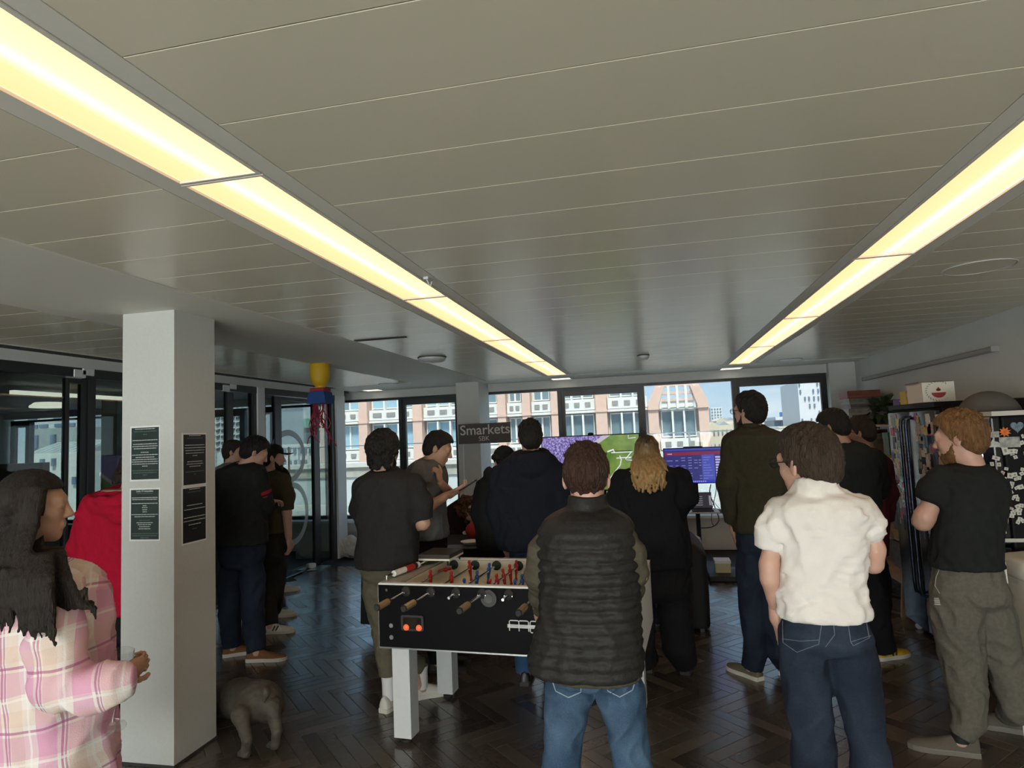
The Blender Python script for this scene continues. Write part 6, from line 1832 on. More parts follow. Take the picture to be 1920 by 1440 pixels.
# ---- tall man in olive jumper
OLV = cloth('olive_jumper', (.040, .036, .022), .15, 50, .25, 150)
p = Person('tall man in olive jumper, glasses and dark jeans watching the screens', 4.5, 1425, seed=41, skin=SK1)
rows = [(797, 1390, 1432), (806, 1378, 1448), (815, 1368, 1468), (828, 1364, 1479), (860, 1366, 1483), (910, 1370, 1480), (950, 1373, 1474), (985, 1374, 1470), (997, 1376, 1468)]
def tcol(t, s):
    c = s.q((1408, 796, 0)); t.rows([(P(1408, 808, 4.5)[2], c[0], 4.5, .085, .085), (P(1408, 796, 4.5)[2], c[0], 4.5, .078, .08), (P(1408, 786, 4.5)[2], c[0], 4.51, .070, .072)], 2.1, .012)
p.top(rows, OLV, 'jumper', .14, sleeves=[[(1376, 832, 0, .075), (1364, 905, -.02, .064), (1372, 978, .05, .048)], [(1470, 830, 0, .072), (1483, 905, -.02, .062), (1474, 978, .05, .048)]], extra=tcol, fold=(.008, .13))
p.arm([(1376, 832, 0), (1364, 905, -.02), (1374, 985, .06)], dict(palm=(1, 0, 0), curl=15, side=1)); p.arm([(1470, 832, 0), (1483, 905, -.02), (1474, 985, .06)], dict(palm=(-1, 0, 0), curl=15, side=-1))
DKJ = denim('navy_denim', (.008, .013, .026), (.03, .045, .075))
p.legs([(985, 1377, 1467), (1005, 1378, 1467), (1030, 1382, 1464), (1048, 1390, 1458)], [[(1408, 1070, 0, .094), (1411, 1140, 0, .080), (1418, 1215, 0, .073)], [(1446, 1070, 0, .092), (1450, 1140, 0, .080), (1455, 1215, 0, .072)]], DKJ, 'jeans', .13, shoes=[footw(*(G(1427, 1277)[:2]), 40, SH_ol, r=.07), footw(*(G(1470, 1268)[:2]), -20, SH_ol, r=.07)])
p.head(1405, 772, .04, 42, 0, 0, 1.02, 'short', H_black, dict(vol=.015, top=.014, amp=.003), beard=H_dbrown, glasses=True)
p.done()

# ---- blonde woman in black
p = Person('blonde woman with long wavy hair in black jumper and black trousers, seen from behind', 4.52, 1225, seed=51, skin=SK3)
rows = [(868, 1196, 1240), (878, 1178, 1258), (888, 1165, 1272), (905, 1157, 1283), (940, 1157, 1283), (980, 1158, 1287), (1020, 1162, 1294), (1062, 1165, 1297)]
BKJ = cloth('black_knit', (.010, .011, .014), .12, 60, .3, 140)
p.top(rows, BKJ, 'jumper', .16, sleeves=[[(1166, 900, 0, .072), (1152, 950, -.02, .066), (1168, 985, .15, .05)], [(1275, 896, 0, .072), (1288, 932, -.04, .066), (1272, 958, .14, .05)]], fold=(.008, .12))
p.arm([(1166, 900, 0), (1152, 952, -.02), (1170, 985, .2)], dict(curl=30)); p.arm([(1275, 896, 0), (1288, 935, -.04), (1268, 958, .2)], dict(curl=30))
BKT = cloth('black_trouser', (.011, .011, .013), .1, 30, .1, 200)
p.legs([(1055, 1166, 1297), (1080, 1168, 1299), (1105, 1170, 1298), (1125, 1178, 1292)], [[(1200, 1150, 0, .105), (1200, 1210, 0, .095)], [(1265, 1150, 0, .115), (1272, 1210, 0, .105)]], BKT, 'trousers', .16, shoes=[footw(*(G(1215, 1262)[:2]), 4, SH_bk, r=.085), footw(*(G(1285, 1266)[:2]), -6, SH_bk, r=.085)], hem=.06)
def blonde():
    m = bpy.data.materials.new('hair_blonde'); m.use_nodes = True
    nt = m.node_tree; b = nt.nodes['Principled BSDF']; L = nt.links.new; tc = nt.nodes.new('ShaderNodeTexCoord')
    mp = nt.nodes.new('ShaderNodeMapping'); mp.inputs['Scale'].default_value = (1, 1, .18); L(tc.outputs['Object'], mp.inputs[0])
    n = nt.nodes.new('ShaderNodeTexNoise'); n.inputs['Scale'].default_value = 70; n.inputs['Detail'].default_value = 5; L(mp.outputs[0], n.inputs['Vector'])
    sp = nt.nodes.new('ShaderNodeSeparateXYZ'); L(tc.outputs['Object'], sp.inputs[0])
    mr = nt.nodes.new('ShaderNodeMapRange'); mr.inputs[1].default_value = 1.60; mr.inputs[2].default_value = 1.38; L(sp.outputs['Z'], mr.inputs[0])
    ad = nt.nodes.new('ShaderNodeMath'); ad.operation = 'MULTIPLY_ADD'; L(n.outputs['Fac'], ad.inputs[0]); ad.inputs[1].default_value = .9; L(mr.outputs[0], ad.inputs[2])
    m2 = nt.nodes.new('ShaderNodeMapRange'); m2.inputs[1].default_value = .45; m2.inputs[2].default_value = 1.55; L(ad.outputs[0], m2.inputs[0])
    cr = nt.nodes.new('ShaderNodeValToRGB'); cr.color_ramp.elements[0].color = (.030, .018, .010, 1); cr.color_ramp.elements[1].color = (.46, .29, .12, 1); L(m2.outputs[0], cr.inputs[0]); L(cr.outputs[0], b.inputs['Base Color'])
    b.inputs['Roughness'].default_value = .45; return m
p.head(1213, 848, .04, 0, 0, 0, .98, 'long', blonde(), dict(len=.245, n=60, wave=.011, rad=.0115, flare=.55, fy=.9, fast=1.6, sy=-.085, sx=.005, arc=1.0))
p.done()

# ---- man in navy hoodie
NAVY = cloth('navy_fleece', (.010, .012, .019), .12, 50, .25, 140)
p = Person('man in dark navy hoodie and blue jeans standing beyond the foosball table', 4.36, 995, seed=61, skin=SK3)
rows = [(846, 966, 1026), (858, 950, 1040), (870, 938, 1050), (885, 931, 1057), (920, 930, 1058), (980, 936, 1056), (1022, 944, 1052), (1030, 946, 1050)]
def hood(t, s):
    c = s.q((996, 860, -.09)); t.ell(c, (.145, .085, .06), .02); t.ell(s.q((997, 880, -.125)), (.10, .045, .055), .02); t.ell(s.q((994, 848, .0)), (.115, .10, .05), .03)
    t.ell(s.q((994, 828, .02)), (.066, .07, .06), .015, sub=True)
p.top(rows, NAVY, 'hoodie', .14, sleeves=[[(938, 892, 0, .072), (929, 950, -.03, .064), (947, 1028, .0, .050)], [(1050, 892, 0, .072), (1060, 950, -.03, .064), (1048, 1020, .1, .05)]], extra=hood, fold=(.008, .12))
p.arm([(938, 892, 0), (929, 950, -.03), (951, 1034, .0)], dict(dir=(.35, 0, -1), palm=(1, .2, 0), curl=30, side=1)); p.arm([(1050, 892, 0), (1060, 950, -.03), (1046, 1024, .12)], dict(palm=(-1, 0, 0), side=-1))
p.legs([(1016, 950, 1047), (1045, 952, 1046), (1070, 957, 1042)], [[(978, 1090, 0, .085), (978, 1170, 0, .072)], [(1022, 1090, 0, .085), (1024, 1170, 0, .072)]], denim('blue_denim', (.020, .050, .11), (.06, .12, .22)), 'jeans', .13, shoes=[footw(*(G(984, 1287)[:2]), 5, SH_bk, r=.065), footw(*(G(1028, 1284)[:2]), -8, SH_bk, r=.065)])
p.head(994, 822, .04, 18, 4, 0, 1.0, 'short', H_black, dict(vol=.013, top=.018, amp=.003), glasses=True)
p.done()

# ---- curly man in charcoal T-shirt
p = Person('man with dark curly hair in charcoal T-shirt and khaki trousers beside the foosball table', 3.80, 725, seed=71, skin=SK1)
CHAR = cloth('charcoal_cotton', (.026, .025, .025), .12, 40, .2, 150)
rows = [(878, 702, 744), (885, 692, 758), (895, 680, 774), (908, 671, 784), (930, 669, 788), (960, 671, 785), (1000, 675, 780), (1045, 671, 780), (1062, 673, 780)]
p.top(rows, CHAR, 't_shirt', .15, sleeves=[[(682, 915, 0, .068), (676, 950, .03, .066), (684, 978, .06, .06)], [(776, 910, 0, .070), (789, 945, .0, .068), (793, 973, .01, .064)]], fold=(.008, .13))
p.arm([(682, 915, 0), (680, 985, .05), (715, 1000, .25)], dict(curl=30)); p.arm([(776, 910, 0), (793, 980, 0), (760, 992, .2)], dict(curl=30), (.05, .046, .032))
KHK = cloth('khaki_twill', (.115, .105, .070), .1, 40, .12, 180)
p.legs([(1050, 674, 780), (1070, 677, 780), (1095, 686, 776)], [[(712, 1110, 0, .105), (722, 1180, .02, .080), (727, 1240, .0, .064)], [(748, 1110, .03, .095), (752, 1180, .08, .075), (760, 1240, .10, .064)]], KHK, 'trousers', .15, hem=.20,
       shoes=[footw(*(G(718, 1338)[:2]), -12, SH_w, r=.058, sock=SK_w), footw(*(G(772, 1312)[:2]), -55, SH_w, r=.058, sock=SK_w)])
p.head(721, 846, .02, -14, 3, 0, 1.0, 'curly', H_black, dict(n=170, r=.020, grow=1.10, low=-.09, nape=1), beard=H_black)
p.done()

# ---- man in grey T-shirt reading his phone
p = Person('man in grey T-shirt looking down at the phone in his hand', 4.5, 808, seed=81, skin=SK2)
GREY = cloth('grey_cotton', (.125, .13, .13), .12, 40, .2, 150)
rows = [(858, 790, 818), (866, 778, 824), (878, 768, 830), (895, 765, 834), (920, 768, 833), (950, 774, 831), (980, 780, 835), (1008, 783, 838)]
p.top(rows, GREY, 't_shirt', .2, b=[.06, .12, .17, .19, .185, .17, .165, .165], sleeves=[[(786, 882, -.13, .072), (790, 895, -.17, .070), (793, 908, -.18, .066)], [(806, 882, .15, .07), (822, 900, .19, .064)]], fold=(.008, .11))
# near arm: upper arm down, forearm forward with the phone; far arm folded up to the chest
p.arm([(788, 885, -.15), (797, 942, -.20), (804, 950, -.20), (830, 934, -.16), (838, 928, -.15)], dict(dir=(1, .15, .25), palm=(.0, .35, 1), curl=32, side=-1, thumb=25, sc=.95), (.048, .044, .042, .031, .027))
p.arm([(812, 885, .12), (842, 925, .05), (826, 905, -.12)], dict(dir=(-.1, -.25, .9), palm=(-1, .2, 0), curl=72, side=1, sc=.82), (.044, .040, .028))
p.legs([(1000, 786, 837), (1030, 786, 838), (1070, 788, 836)], [[(806, 1075, -.08, .095), (808, 1150, -.08, .075)], [(816, 1075, .09, .095), (818, 1150, .09, .075)]], BKT, 'trousers', .2, b=[.16, .17, .17], shoes=[footw(P(800, 1100, 4.42)[0], 4.42, -90, SH_bk, r=.06), footw(P(808, 1100, 4.6)[0], 4.6, -85, SH_bk, r=.06)])
p.head(822, 841, -.0, -78, 22, 0, 1.0, 'short', H_black, dict(vol=.011, top=.008, cl=.024, lift=.003), neck=(803, 876, 0))
p.done()
ph = P(877, 910, 4.33)
t = thing('phone', 'dark phone held up by the man in the grey T-shirt', 'phone', ph)
dx = Vector((.86, .05, .5)).normalized(); dy = Vector((0, 1, 0)); dz = dx.cross(dy).normalized(); dy = dz.cross(dx)
MB().prism([(-.07, -.035), (.07, -.035), (.07, .035), (-.07, .035)], Vector(ph)-dz*.004, dx, dy, dz, .008).build('case', M_blackm, t)
MB().prism([(-.066, -.032), (.066, -.032), (.066, .032), (-.066, .032)], Vector(ph)+dz*.0041, dx, dy, dz, .0006).build('screen', emit_mat('phone_glow', (.5, .55, .6), .5), t)

# ---- man in black jumper with red sleeve stripes
p = Person('man in black jumper with red sleeve stripes, dark jeans and tan shoes beside the pillar', 4.6, 455, seed=91, skin=SK1)
rows = [(866, 440, 476), (875, 426, 486), (886, 413, 492), (905, 406, 496), (950, 404, 494), (1000, 406, 494), (1020, 408, 495)]
p.top(rows, BLK, 'jumper', .15, sleeves=[[(484, 895, -.03, .070), (492, 935, .02, .066), (498, 950, .06, .058), (502, 944, .22, .045)], [(416, 895, 0, .07), (408, 950, 0, .062), (430, 985, .2, .048)]], fold=(.008, .12))
p.arm([(484, 895, -.03), (494, 945, .03), (503, 942, .26)], dict(dir=(.2, 1, .05), palm=(0, 0, -1), curl=30, side=-1)); p.arm([(416, 895, 0), (408, 950, 0), (432, 985, .25)], dict(curl=30))
for a, b in (((483, 924, -.062), (499, 929, .03)),): pass
for k, t0 in enumerate((.52, .70)):
    A_, B_ = p.q((484, 895, -.03)), p.q((494, 946, .03)); c = A_+(B_-A_)*t0*1.0; d = (B_-A_)/np.linalg.norm(B_-A_)
    MB().tube([tuple(c-d*.013), tuple(c+d*.013)], .0795-.002*k, 24).build('sleeve_stripe', cloth('red_stripe', (.33, .015, .025), .1), p.root, True, 50)
p.legs([(1010, 410, 494), (1040, 412, 496), (1065, 418, 490)], [[(432, 1085, 0, .090), (430, 1150, 0, .078)], [(474, 1085, 0, .092), (474, 1150, 0, .082)]], DKJ, 'jeans', .14, shoes=[footw(*(G(418, 1232)[:2]), -55, SH_br, r=.07), footw(*(G(464, 1240)[:2]), -78, SH_br, r=.072, L=.30)])
p.head(478, 849, .04, -48, 26, 0, 1.0, 'short', H_black, dict(vol=.014, top=.016, amp=.003))
p.done()

# ---- man in olive T-shirt and cap
p = Person('bearded man in olive T-shirt, black cap and dark cargo trousers near the glass door', 5.25, 512, seed=101, skin=SK1)
OLT = cloth('olive_cotton', (.050, .043, .024), .12, 40, .2, 150)
rows = [(882, 496, 518), (889, 486, 526), (900, 478, 534), (920, 474, 538), (960, 476, 537), (998, 478, 536)]
p.top(rows, OLT, 't_shirt', .15, sleeves=[[(530, 902, -.02, .070), (536, 930, -.05, .070), (537, 956, -.05, .066)], [(482, 902, .05, .068), (478, 950, .06, .066)]], fold=(.008, .12))
p.arm([(530, 902, -.02), (538, 960, -.05), (541, 1006, -.02)], dict(dir=(.05, .1, -1), palm=(-1, 0, 0), curl=25, side=-1), (.048, .043, .032)); p.arm([(482, 902, .05), (478, 960, .08), (490, 1000, .2)], dict(curl=20))
CAR = cloth('dark_cargo', (.020, .018, .014), .15, 40, .2, 150)
p.legs([(990, 480, 536), (1030, 483, 538), (1060, 485, 534)], [[(500, 1060, 0, .095), (500, 1110, 0, .083)], [(518, 1060, .06, .092), (514, 1110, .06, .08)]], CAR, 'cargo_trousers', .15, shoes=[footw(*(G(492, 1188)[:2]), -75, SH_w, r=.07, stripe=M_blackm), footw(*(G(500, 1158)[:2]), -70, SH_w, r=.07)])
p.head(512, 859, .03, -55, 2, 0, .98, 'short', H_black, dict(vol=.010, top=.006, amp=.002), beard=H_black)
c, R, sc = p.hc, p.hR, p.hs
t = Sdf(); t.ell((0, -.012, .055), (.086, .106, .075), .01); t.post.append(lambda x, y, z, d: np.maximum(d, .045-z)); v, f = t.build(.006)
cp = mesh_obj('cap', v@R.T*sc+c, f, cloth('black_cap', (.010, .010, .010), .1), p.root, True)
poly = [(-.07, .05), (-.068, .12), (-.045, .165), (0, .18), (.045, .165), (.068, .12), (.07, .05)]
W_ = lambda q: tuple(c+R@np.array(q)*sc)
v = [W_((x, y, .046+.02*(1-(x/.07)**2)-.02*(y > .1))) for x, y in poly]+[W_((x, y, .052+.02*(1-(x/.07)**2)-.02*(y > .1))) for x, y in poly]
mesh_obj('peak', v, [tuple(range(7))[::-1], tuple(range(7, 14))]+[(i, (i+1) % 7, 7+(i+1) % 7, 7+i) for i in range(7)], MATS['black_cap'], cp)
p.done()

# ---- man in grey top in profile behind them
p = Person('dark-haired man in pale grey top looking right, half hidden behind the striped jumper', 5.55, 428, seed=111, skin=SK1, res=.013)
rows = [(866, 424, 446), (874, 412, 456), (885, 404, 462), (930, 400, 464), (985, 402, 462)]
p.top(rows, cloth('pale_grey_cotton', (.20, .20, .20), .1), 'shirt', .15, sleeves=[[(410, 892, 0, .065), (404, 940, 0, .06), (418, 980, .1, .05)], [(458, 892, 0, .065), (464, 940, 0, .06), (456, 980, .1, .05)]])
p.arm([(410, 892, 0), (404, 940, 0), (420, 985, .12)], dict()); p.arm([(458, 892, 0), (464, 940, 0), (456, 985, .12)], dict(side=-1))
p.legs([(978, 404, 460), (1010, 406, 460), (1035, 407, 460)], [[(420, 1035, 0, .085), (420, 1080, 0, .075)], [(446, 1035, 0, .085), (446, 1080, 0, .075)]], BKT, 'trousers', .14, shoes=[footw(P(416, 1100, 5.55)[0], 5.5, -40, SH_w), footw(P(444, 1100, 5.55)[0], 5.5, -40, SH_w)])
p.head(438, 848, .03, -62, 6, 0, .90, 'short', H_dbrown, dict(vol=.012, top=.014))
p.done()

# ---- person hidden behind the olive T-shirt
p = Person('person in black clothes and white trainers almost hidden behind the man in the cap', 6.35, 518, seed=121, skin=SK1, res=.014)
rows = [(872, 506, 524), (879, 497, 532), (890, 492, 538), (930, 491, 538), (975, 493, 537)]
p.top(rows, BLK, 'shirt', .14, sleeves=[[(496, 895, 0, .062), (492, 935, 0, .058), (500, 965, .15, .045)], [(532, 895, 0, .062), (536, 935, 0, .058), (530, 965, .15, .045)]])
p.arm([(496, 895, 0), (492, 935, 0), (502, 968, .2)], dict()); p.arm([(532, 895, 0), (536, 935, 0), (528, 968, .2)], dict(side=-1))
p.legs([(968, 494, 536), (1000, 496, 536), (1020, 497, 536)], [[(507, 1020, 0, .08), (508, 1060, 0, .07)], [(525, 1020, 0, .08), (525, 1060, 0, .07)]], BKT, 'trousers', .14, shoes=[footw(P(508, 1108, 6.55)[0], 6.5, -30, SH_w), footw(P(518, 1108, 6.6)[0], 6.55, -62, SH_w)])
p.head(515, 856, .02, -30, 6, 0, .95, 'short', H_black, dict())
p.done()

# ---- person in red hoodie behind the pillar
p = Person('person in bright red hoodie half hidden behind the white pillar', 3.62, 220, seed=131, skin=SK1)
RED = cloth('red_fleece', (.42, .006, .030), .08, 40, .2, 160)
rows = [(916, 195, 262), (928, 175, 285), (945, 165, 300), (965, 158, 310), (1000, 152, 314), (1030, 150, 312), (1080, 155, 308), (1120, 160, 302), (1145, 165, 298)]
def rhood(t, s):
    t.ell(s.q((225, 936, -.08)), (.17, .12, .06), .02); t.ell(s.q((212, 956, -.155)), (.16, .05, .040), .015); t.ell(s.q((162, 962, -.10)), (.06, .06, .028), .015); t.ell(s.q((235, 972, -.165)), (.11, .035, .03), .012); t.ell(s.q((250, 905, .02)), (.07, .075, .05), .02, sub=True)
p.top(rows, RED, 'hoodie', .16, sleeves=[[(168, 975, 0, .078), (152, 1030, -.02, .070), (175, 1085, .12, .055)], [(302, 975, 0, .078), (312, 1030, -.02, .07), (290, 1085, .12, .055)]], extra=rhood, fold=(.010, .14))
p.arm([(168, 975, 0), (152, 1030, -.02), (178, 1090, .16)], dict(curl=30)); p.arm([(302, 975, 0), (312, 1030, -.02), (288, 1090, .16)], dict(curl=30, side=-1))
g = G(212, 1404); g2 = G(265, 1400)
p.legs([(1135, 170, 295), (1170, 172, 296), (1200, 174, 296)], [[(205, 1200, 0, .095), (207, 1290, 0, .075)], [(262, 1200, 0, .095), (264, 1290, 0, .075)]], BKT, 'trousers', .15, shoes=[footw(P(214, 1390, 3.6)[0]+.02, 3.52, 38, SH_gr, L=.27), footw(P(268, 1390, 3.6)[0], 3.52, 10, SH_gr, L=.27)])
p.head(256, 880, .06, -10, 10, 0, .98, 'long', H_dbrown, dict(len=.10, n=40, wave=.006, rad=.012))
p.done()

# ---- woman in pink plaid shirt
def plaid():
    m = bpy.data.materials.new('pink_plaid_flannel'); m.use_nodes = True
    nt = m.node_tree; b = nt.nodes['Principled BSDF']; L = nt.links.new
    tc = nt.nodes.new('ShaderNodeTexCoord'); mp = nt.nodes.new('ShaderNodeMapping'); mp.inputs['Rotation'].default_value = (0, D(6), 0); L(tc.outputs['Object'], mp.inputs[0]); sp = nt.nodes.new('ShaderNodeSeparateXYZ'); L(mp.outputs[0], sp.inputs[0])
    wn = nt.nodes.new('ShaderNodeTexNoise'); wn.inputs['Scale'].default_value = 4; L(tc.outputs['Object'], wn.inputs['Vector'])
    def band(src, per, off, a, w):
        n = nt.nodes.new('ShaderNodeMath'); n.operation = 'MULTIPLY_ADD'; L(wn.outputs['Fac'], n.inputs[0]); n.inputs[1].default_value = .05; L(src, n.inputs[2])
        n1 = nt.nodes.new('ShaderNodeMath'); n1.operation = 'MULTIPLY_ADD'; L(n.outputs[0], n1.inputs[0]); n1.inputs[1].default_value = 1/per; n1.inputs[2].default_value = off+10
        n2 = nt.nodes.new('ShaderNodeMath'); n2.operation = 'FRACT'; L(n1.outputs[0], n2.inputs[0])
        n3 = nt.nodes.new('ShaderNodeMath'); n3.operation = 'COMPARE'; L(n2.outputs[0], n3.inputs[0]); n3.inputs[1].default_value = a; n3.inputs[2].default_value = w
        return n3.outputs[0]
    def mix(fac, amt, a, c):
        f = nt.nodes.new('ShaderNodeMath'); f.operation = 'MULTIPLY'; L(fac, f.inputs[0]); f.inputs[1].default_value = amt
        n = nt.nodes.new('ShaderNodeMix'); n.data_type = 'RGBA'; L(f.outputs[0], n.inputs['Factor'])
        if hasattr(a, 'links'): L(a, n.inputs['A'])
        else: n.inputs['A'].default_value = (*a, 1)
        n.inputs['B'].default_value = (*c, 1); return n.outputs['Result']
    ax = nt.nodes.new('ShaderNodeMath'); ax.operation = 'MULTIPLY_ADD'; L(sp.outputs['Y'], ax.inputs[0]); ax.inputs[1].default_value = .6; L(sp.outputs['X'], ax.inputs[2])
    X, Z = ax.outputs[0], sp.outputs['Z']
    c = mix(band(X, .19, .1, .25, .17), .6, (.80, .74, .70), (.68, .26, .46))
    c = mix(band(X, .19, .1, .72, .12), .42, c, (.72, .50, .38))
    c = mix(band(Z, .21, .0, .3, .18), .45, c, (.66, .26, .44))
    c = mix(band(Z, .21, .0, .75, .12), .35, c, (.72, .50, .38))
    c = mix(band(X, .19, .1, .50, .02), .7, c, (.42, .10, .25)); c = mix(band(X, .19, .1, .56, .015), .6, c, (.42, .10, .25))
    c = mix(band(Z, .21, .0, .54, .02), .7, c, (.42, .10, .25)); c = mix(band(Z, .21, .0, .05, .02), .6, c, (.85, .83, .8))
    c = mix(band(X, .19, .1, .95, .02), .6, c, (.85, .83, .8))
    L(c, b.inputs['Base Color']); b.inputs['Roughness'].default_value = .95; b.inputs['Specular IOR Level'].default_value = .15
    n2 = nt.nodes.new('ShaderNodeTexNoise'); n2.inputs['Scale'].default_value = 250; bp = nt.nodes.new('ShaderNodeBump'); bp.inputs['Strength'].default_value = .3; bp.inputs['Distance'].default_value = .004; L(tc.outputs['Object'], n2.inputs['Vector']); L(n2.outputs['Fac'], bp.inputs['Height']); L(bp.outputs[0], b.inputs['Normal'])
    return m
p = Person('woman with long dark hair in a pink and cream plaid shirt holding a glass', 1.9, 60, res=.009, seed=141, skin=SK2)
rows = [(1046, 30, 90, .04), (1056, 5, 118, .05), (1068, -15, 138, .06), (1085, -30, 155, .07), (1110, -38, 168, .07), (1160, -42, 176, .07), (1250, -46, 180, .07), (1350, -50, 182, .07), (1450, -54, 186, .07), (1530, -54, 188, .07)]
p.top(rows, plaid(), 'plaid_shirt', .18, b=[.06, .11, .15, .18, .19, .19, .19, .195, .20, .20], sleeves=[[(112, 1105, -.05, .066), (102, 1200, -.12, .074), (112, 1282, -.13, 40), (165, 1293, -.11, 37), (215, 1280, -.07, 33), (250, 1274, -.04, 25)], [(110, 1100, .14, .068), (120, 1190, .18, .066), (150, 1260, .12, .055)]], fold=(.012, .12), n=2.4)
t = Sdf(); t.ell(p.q((62, 1052, -.02)), (.10, .10, .035), .02); t.ell(p.q((175, 1150, .0)), (.05, .05, .05), .03)
p.arm([(112, 1105, -.05), (112, 1280, -.13), (224, 1268, -.03)], dict(dir=(.12, 1, .12), palm=(-.9, .1, .0), curl=48, side=1, thumb=30, sc=.9), (.045, .042, .027))
p.arm([(110, 1100, .14), (120, 1190, .18), (150, 1262, .12)], dict(curl=30), (.045, .04, .027))
xl, yl = P(40, 1500, 1.8)[0], 1.8
p.legs([(1500, -40, 170), (1540, -40, 170), (1590, -38, 168)], [[(60, 1600, -.08, .085), (60, 1700, -.08, .07)], [(75, 1600, .09, .085), (75, 1700, .09, .07)]], BKT, 'trousers', .16, b=[.17, .17, .17], shoes=[footw(xl-.02, 1.80, -70, SH_w, L=.25), footw(xl+.02, 2.0, -65, SH_w, L=.25)])
p.head(66, 950, .0, -52, 4, 0, 1.02, None, None, neck=(58, 1050, .03))
hs = Sdf(); rg = random.Random(14); c_, R_ = p.hc, p.hR
hs.ell(c_+R_@np.array([0, -.018, .036]), (.106, .106, .100), .01)
hs.ell(c_+R_@np.array([-.025, -.03, -.03]), (.088, .088, .085), .02)
for k in range(74):
    u = (k+.5)/74; w = rg.uniform(-1, 1); far = k % 3 == 0
    x0 = 14+88*u+w*3; top = 897+30*abs(u-.52)**1.5
    dn = -.085*math.sin(math.pi*min(max(u, .08), .92)) if not far else .02+.05*math.sin(math.pi*u)
    xs_ = -14+128*u**1.1+w*6; xe = -8+126*u+w*9
    ye = 1190+rg.choice((-70, -45, -25, -10, 0, 8, 15))+rg.uniform(-12, 8)-34*(1-u)**3
    if u > .86: xe += (u-.86)*430; ye -= (u-.86)*330; xs_ += (u-.86)*120
    dS = -.175-.02*math.sin(math.pi*u)+(.05 if u > .88 else 0); dE = -.20+(.10 if u > .88 else 0)
    if far: dS += .06; dE += .05
    wv = rg.uniform(0, 6.28)
    pts = [(x0*.6+62*.4, top-2, dn*.45, .012), (x0, top+22, dn, .014), (x0*.9+xs_*.1, 985, dn*1.08-.01, .0145), (x0*.5+xs_*.5, 1035, (dn+dS)/2-.015, .0145), (xs_, 1085, dS, .014), ((xs_+xe)/2+4*math.sin(wv), 1135, (dS+dE)/2, .013), (xe+5*math.sin(wv), ye-22, dE, .009), (xe+10*math.sin(wv), ye, dE, .0035)]
    for a, b in zip(pts[:-1], pts[1:]): hs.cap(p.q(a[:3]), p.q(b[:3]), a[3], b[3], .004)
hs.post.append(fnoise(4, .002, .012, 2, 2, .25))
fw_, up_ = R_@np.array([0, 1, 0]), R_@np.array([0, 0, 1])
def facecut(x, y, z, d):
    l = (x-c_[0])*fw_[0]+(y-c_[1])*fw_[1]+(z-c_[2])*fw_[2]; h = (x-c_[0])*up_[0]+(y-c_[1])*up_[1]+(z-c_[2])*up_[2]
    return np.where((h > -.13), np.maximum(d, np.minimum((l-.042)*.9, .9*(.066-h))), d)
hs.post.append(facecut)
v, f = hs.build(.0065); mesh_obj('hair', v, f, hair_mat('hair_espresso', (.019, .013, .010)), p.root, True)
p.done(); plaid_woman = p
# her glass
q = p.q((228, 1256, .05)); ax_ = Vector((.24, -.05, 1)).normalized()
gl = thing('wine_glass', 'empty stemmed glass tilted in the plaid-shirted woman\'s hand', 'glass', q)
Rq = Vector((0, 0, 1)).rotation_difference(ax_).to_matrix()
prof = [(.001, -.205), (.044, -.204), (.045, -.200), (.012, -.193), (.0045, -.182), (.004, -.075), (.0055, -.06), (.02, -.045), (.031, -.02), (.034, .01), (.032, .05), (.030, .072), (.0288, .072), (.0305, .05), (.0322, .01), (.029, -.018), (.015, -.04), (.001, -.05)]
M_wg = glass_mat('wine_glass_clear', (.96, .97, .97), 1.6)
MB().lathe(prof[6:], q, n=24, rot=Rq).build('bowl', M_wg, gl, True, 60)
MB().lathe(prof[3:7], q, n=16, rot=Rq).build('stem', M_wg, gl, True, 60)
MB().lathe(prof[:4], q, n=24, rot=Rq).build('foot', M_wg, gl, True, 60)

# ---- seated woman with auburn curls behind the clothed table
p = Person('woman with long auburn curls bending low over the black-clothed table', 6.02, 872, seed=151, skin=SK1, res=.012)
BUR = cloth('dark_burgundy_knit', (.018, .007, .011), .15, 40)
rows = [(935, 858, 884), (945, 846, 896), (960, 839, 904), (985, 838, 908), (1015, 840, 908), (1050, 842, 906), (1075, 842, 906)]
p.top(rows, BUR, 'hooded_top', .15, sleeves=[[(848, 962, -.05, .062), (846, 1000, -.12, .058), (856, 1014, -.3, .045)], [(900, 962, -.05, .062), (908, 1000, -.12, .055), (898, 1014, -.3, .045)]], n=3.4, fold=(.005, .14))
p.arm([(848, 962, -.05), (846, 1000, -.12), (858, 1014, -.34)], dict(dir=(.2, -1, 0), palm=(0, 0, -1), curl=20)); p.arm([(900, 962, -.05), (908, 1000, -.12), (896, 1014, -.34)], dict(dir=(-.2, -1, 0), palm=(0, 0, -1), curl=20, side=-1))
hx0, hx1 = P(858, 1060, 6.05)[0], P(890, 1060, 6.05)[0]
p.legs([(1060, 844, 904), (1082, 844, 904), (1100, 846, 902)], [[(860, 1085, 0, .085), ('w', hx0, 5.62, .5, .075)], [(888, 1085, 0, .085), ('w', hx1, 5.62, .5, .075)]], BKT, 'trousers', .15, shoes=[footw(hx0, 5.7, 180, SH_bk, L=.25), footw(hx1, 5.7, 180, SH_bk, L=.25)])
p.head(888, 962, -.12, 168, 48, 0, .93, None, None, neck=(872, 946, -.02))
hs = Sdf(); rg = random.Random(6)
hs.ell(p.q((884, 950, -.10)), (.105, .10, .09), .01)
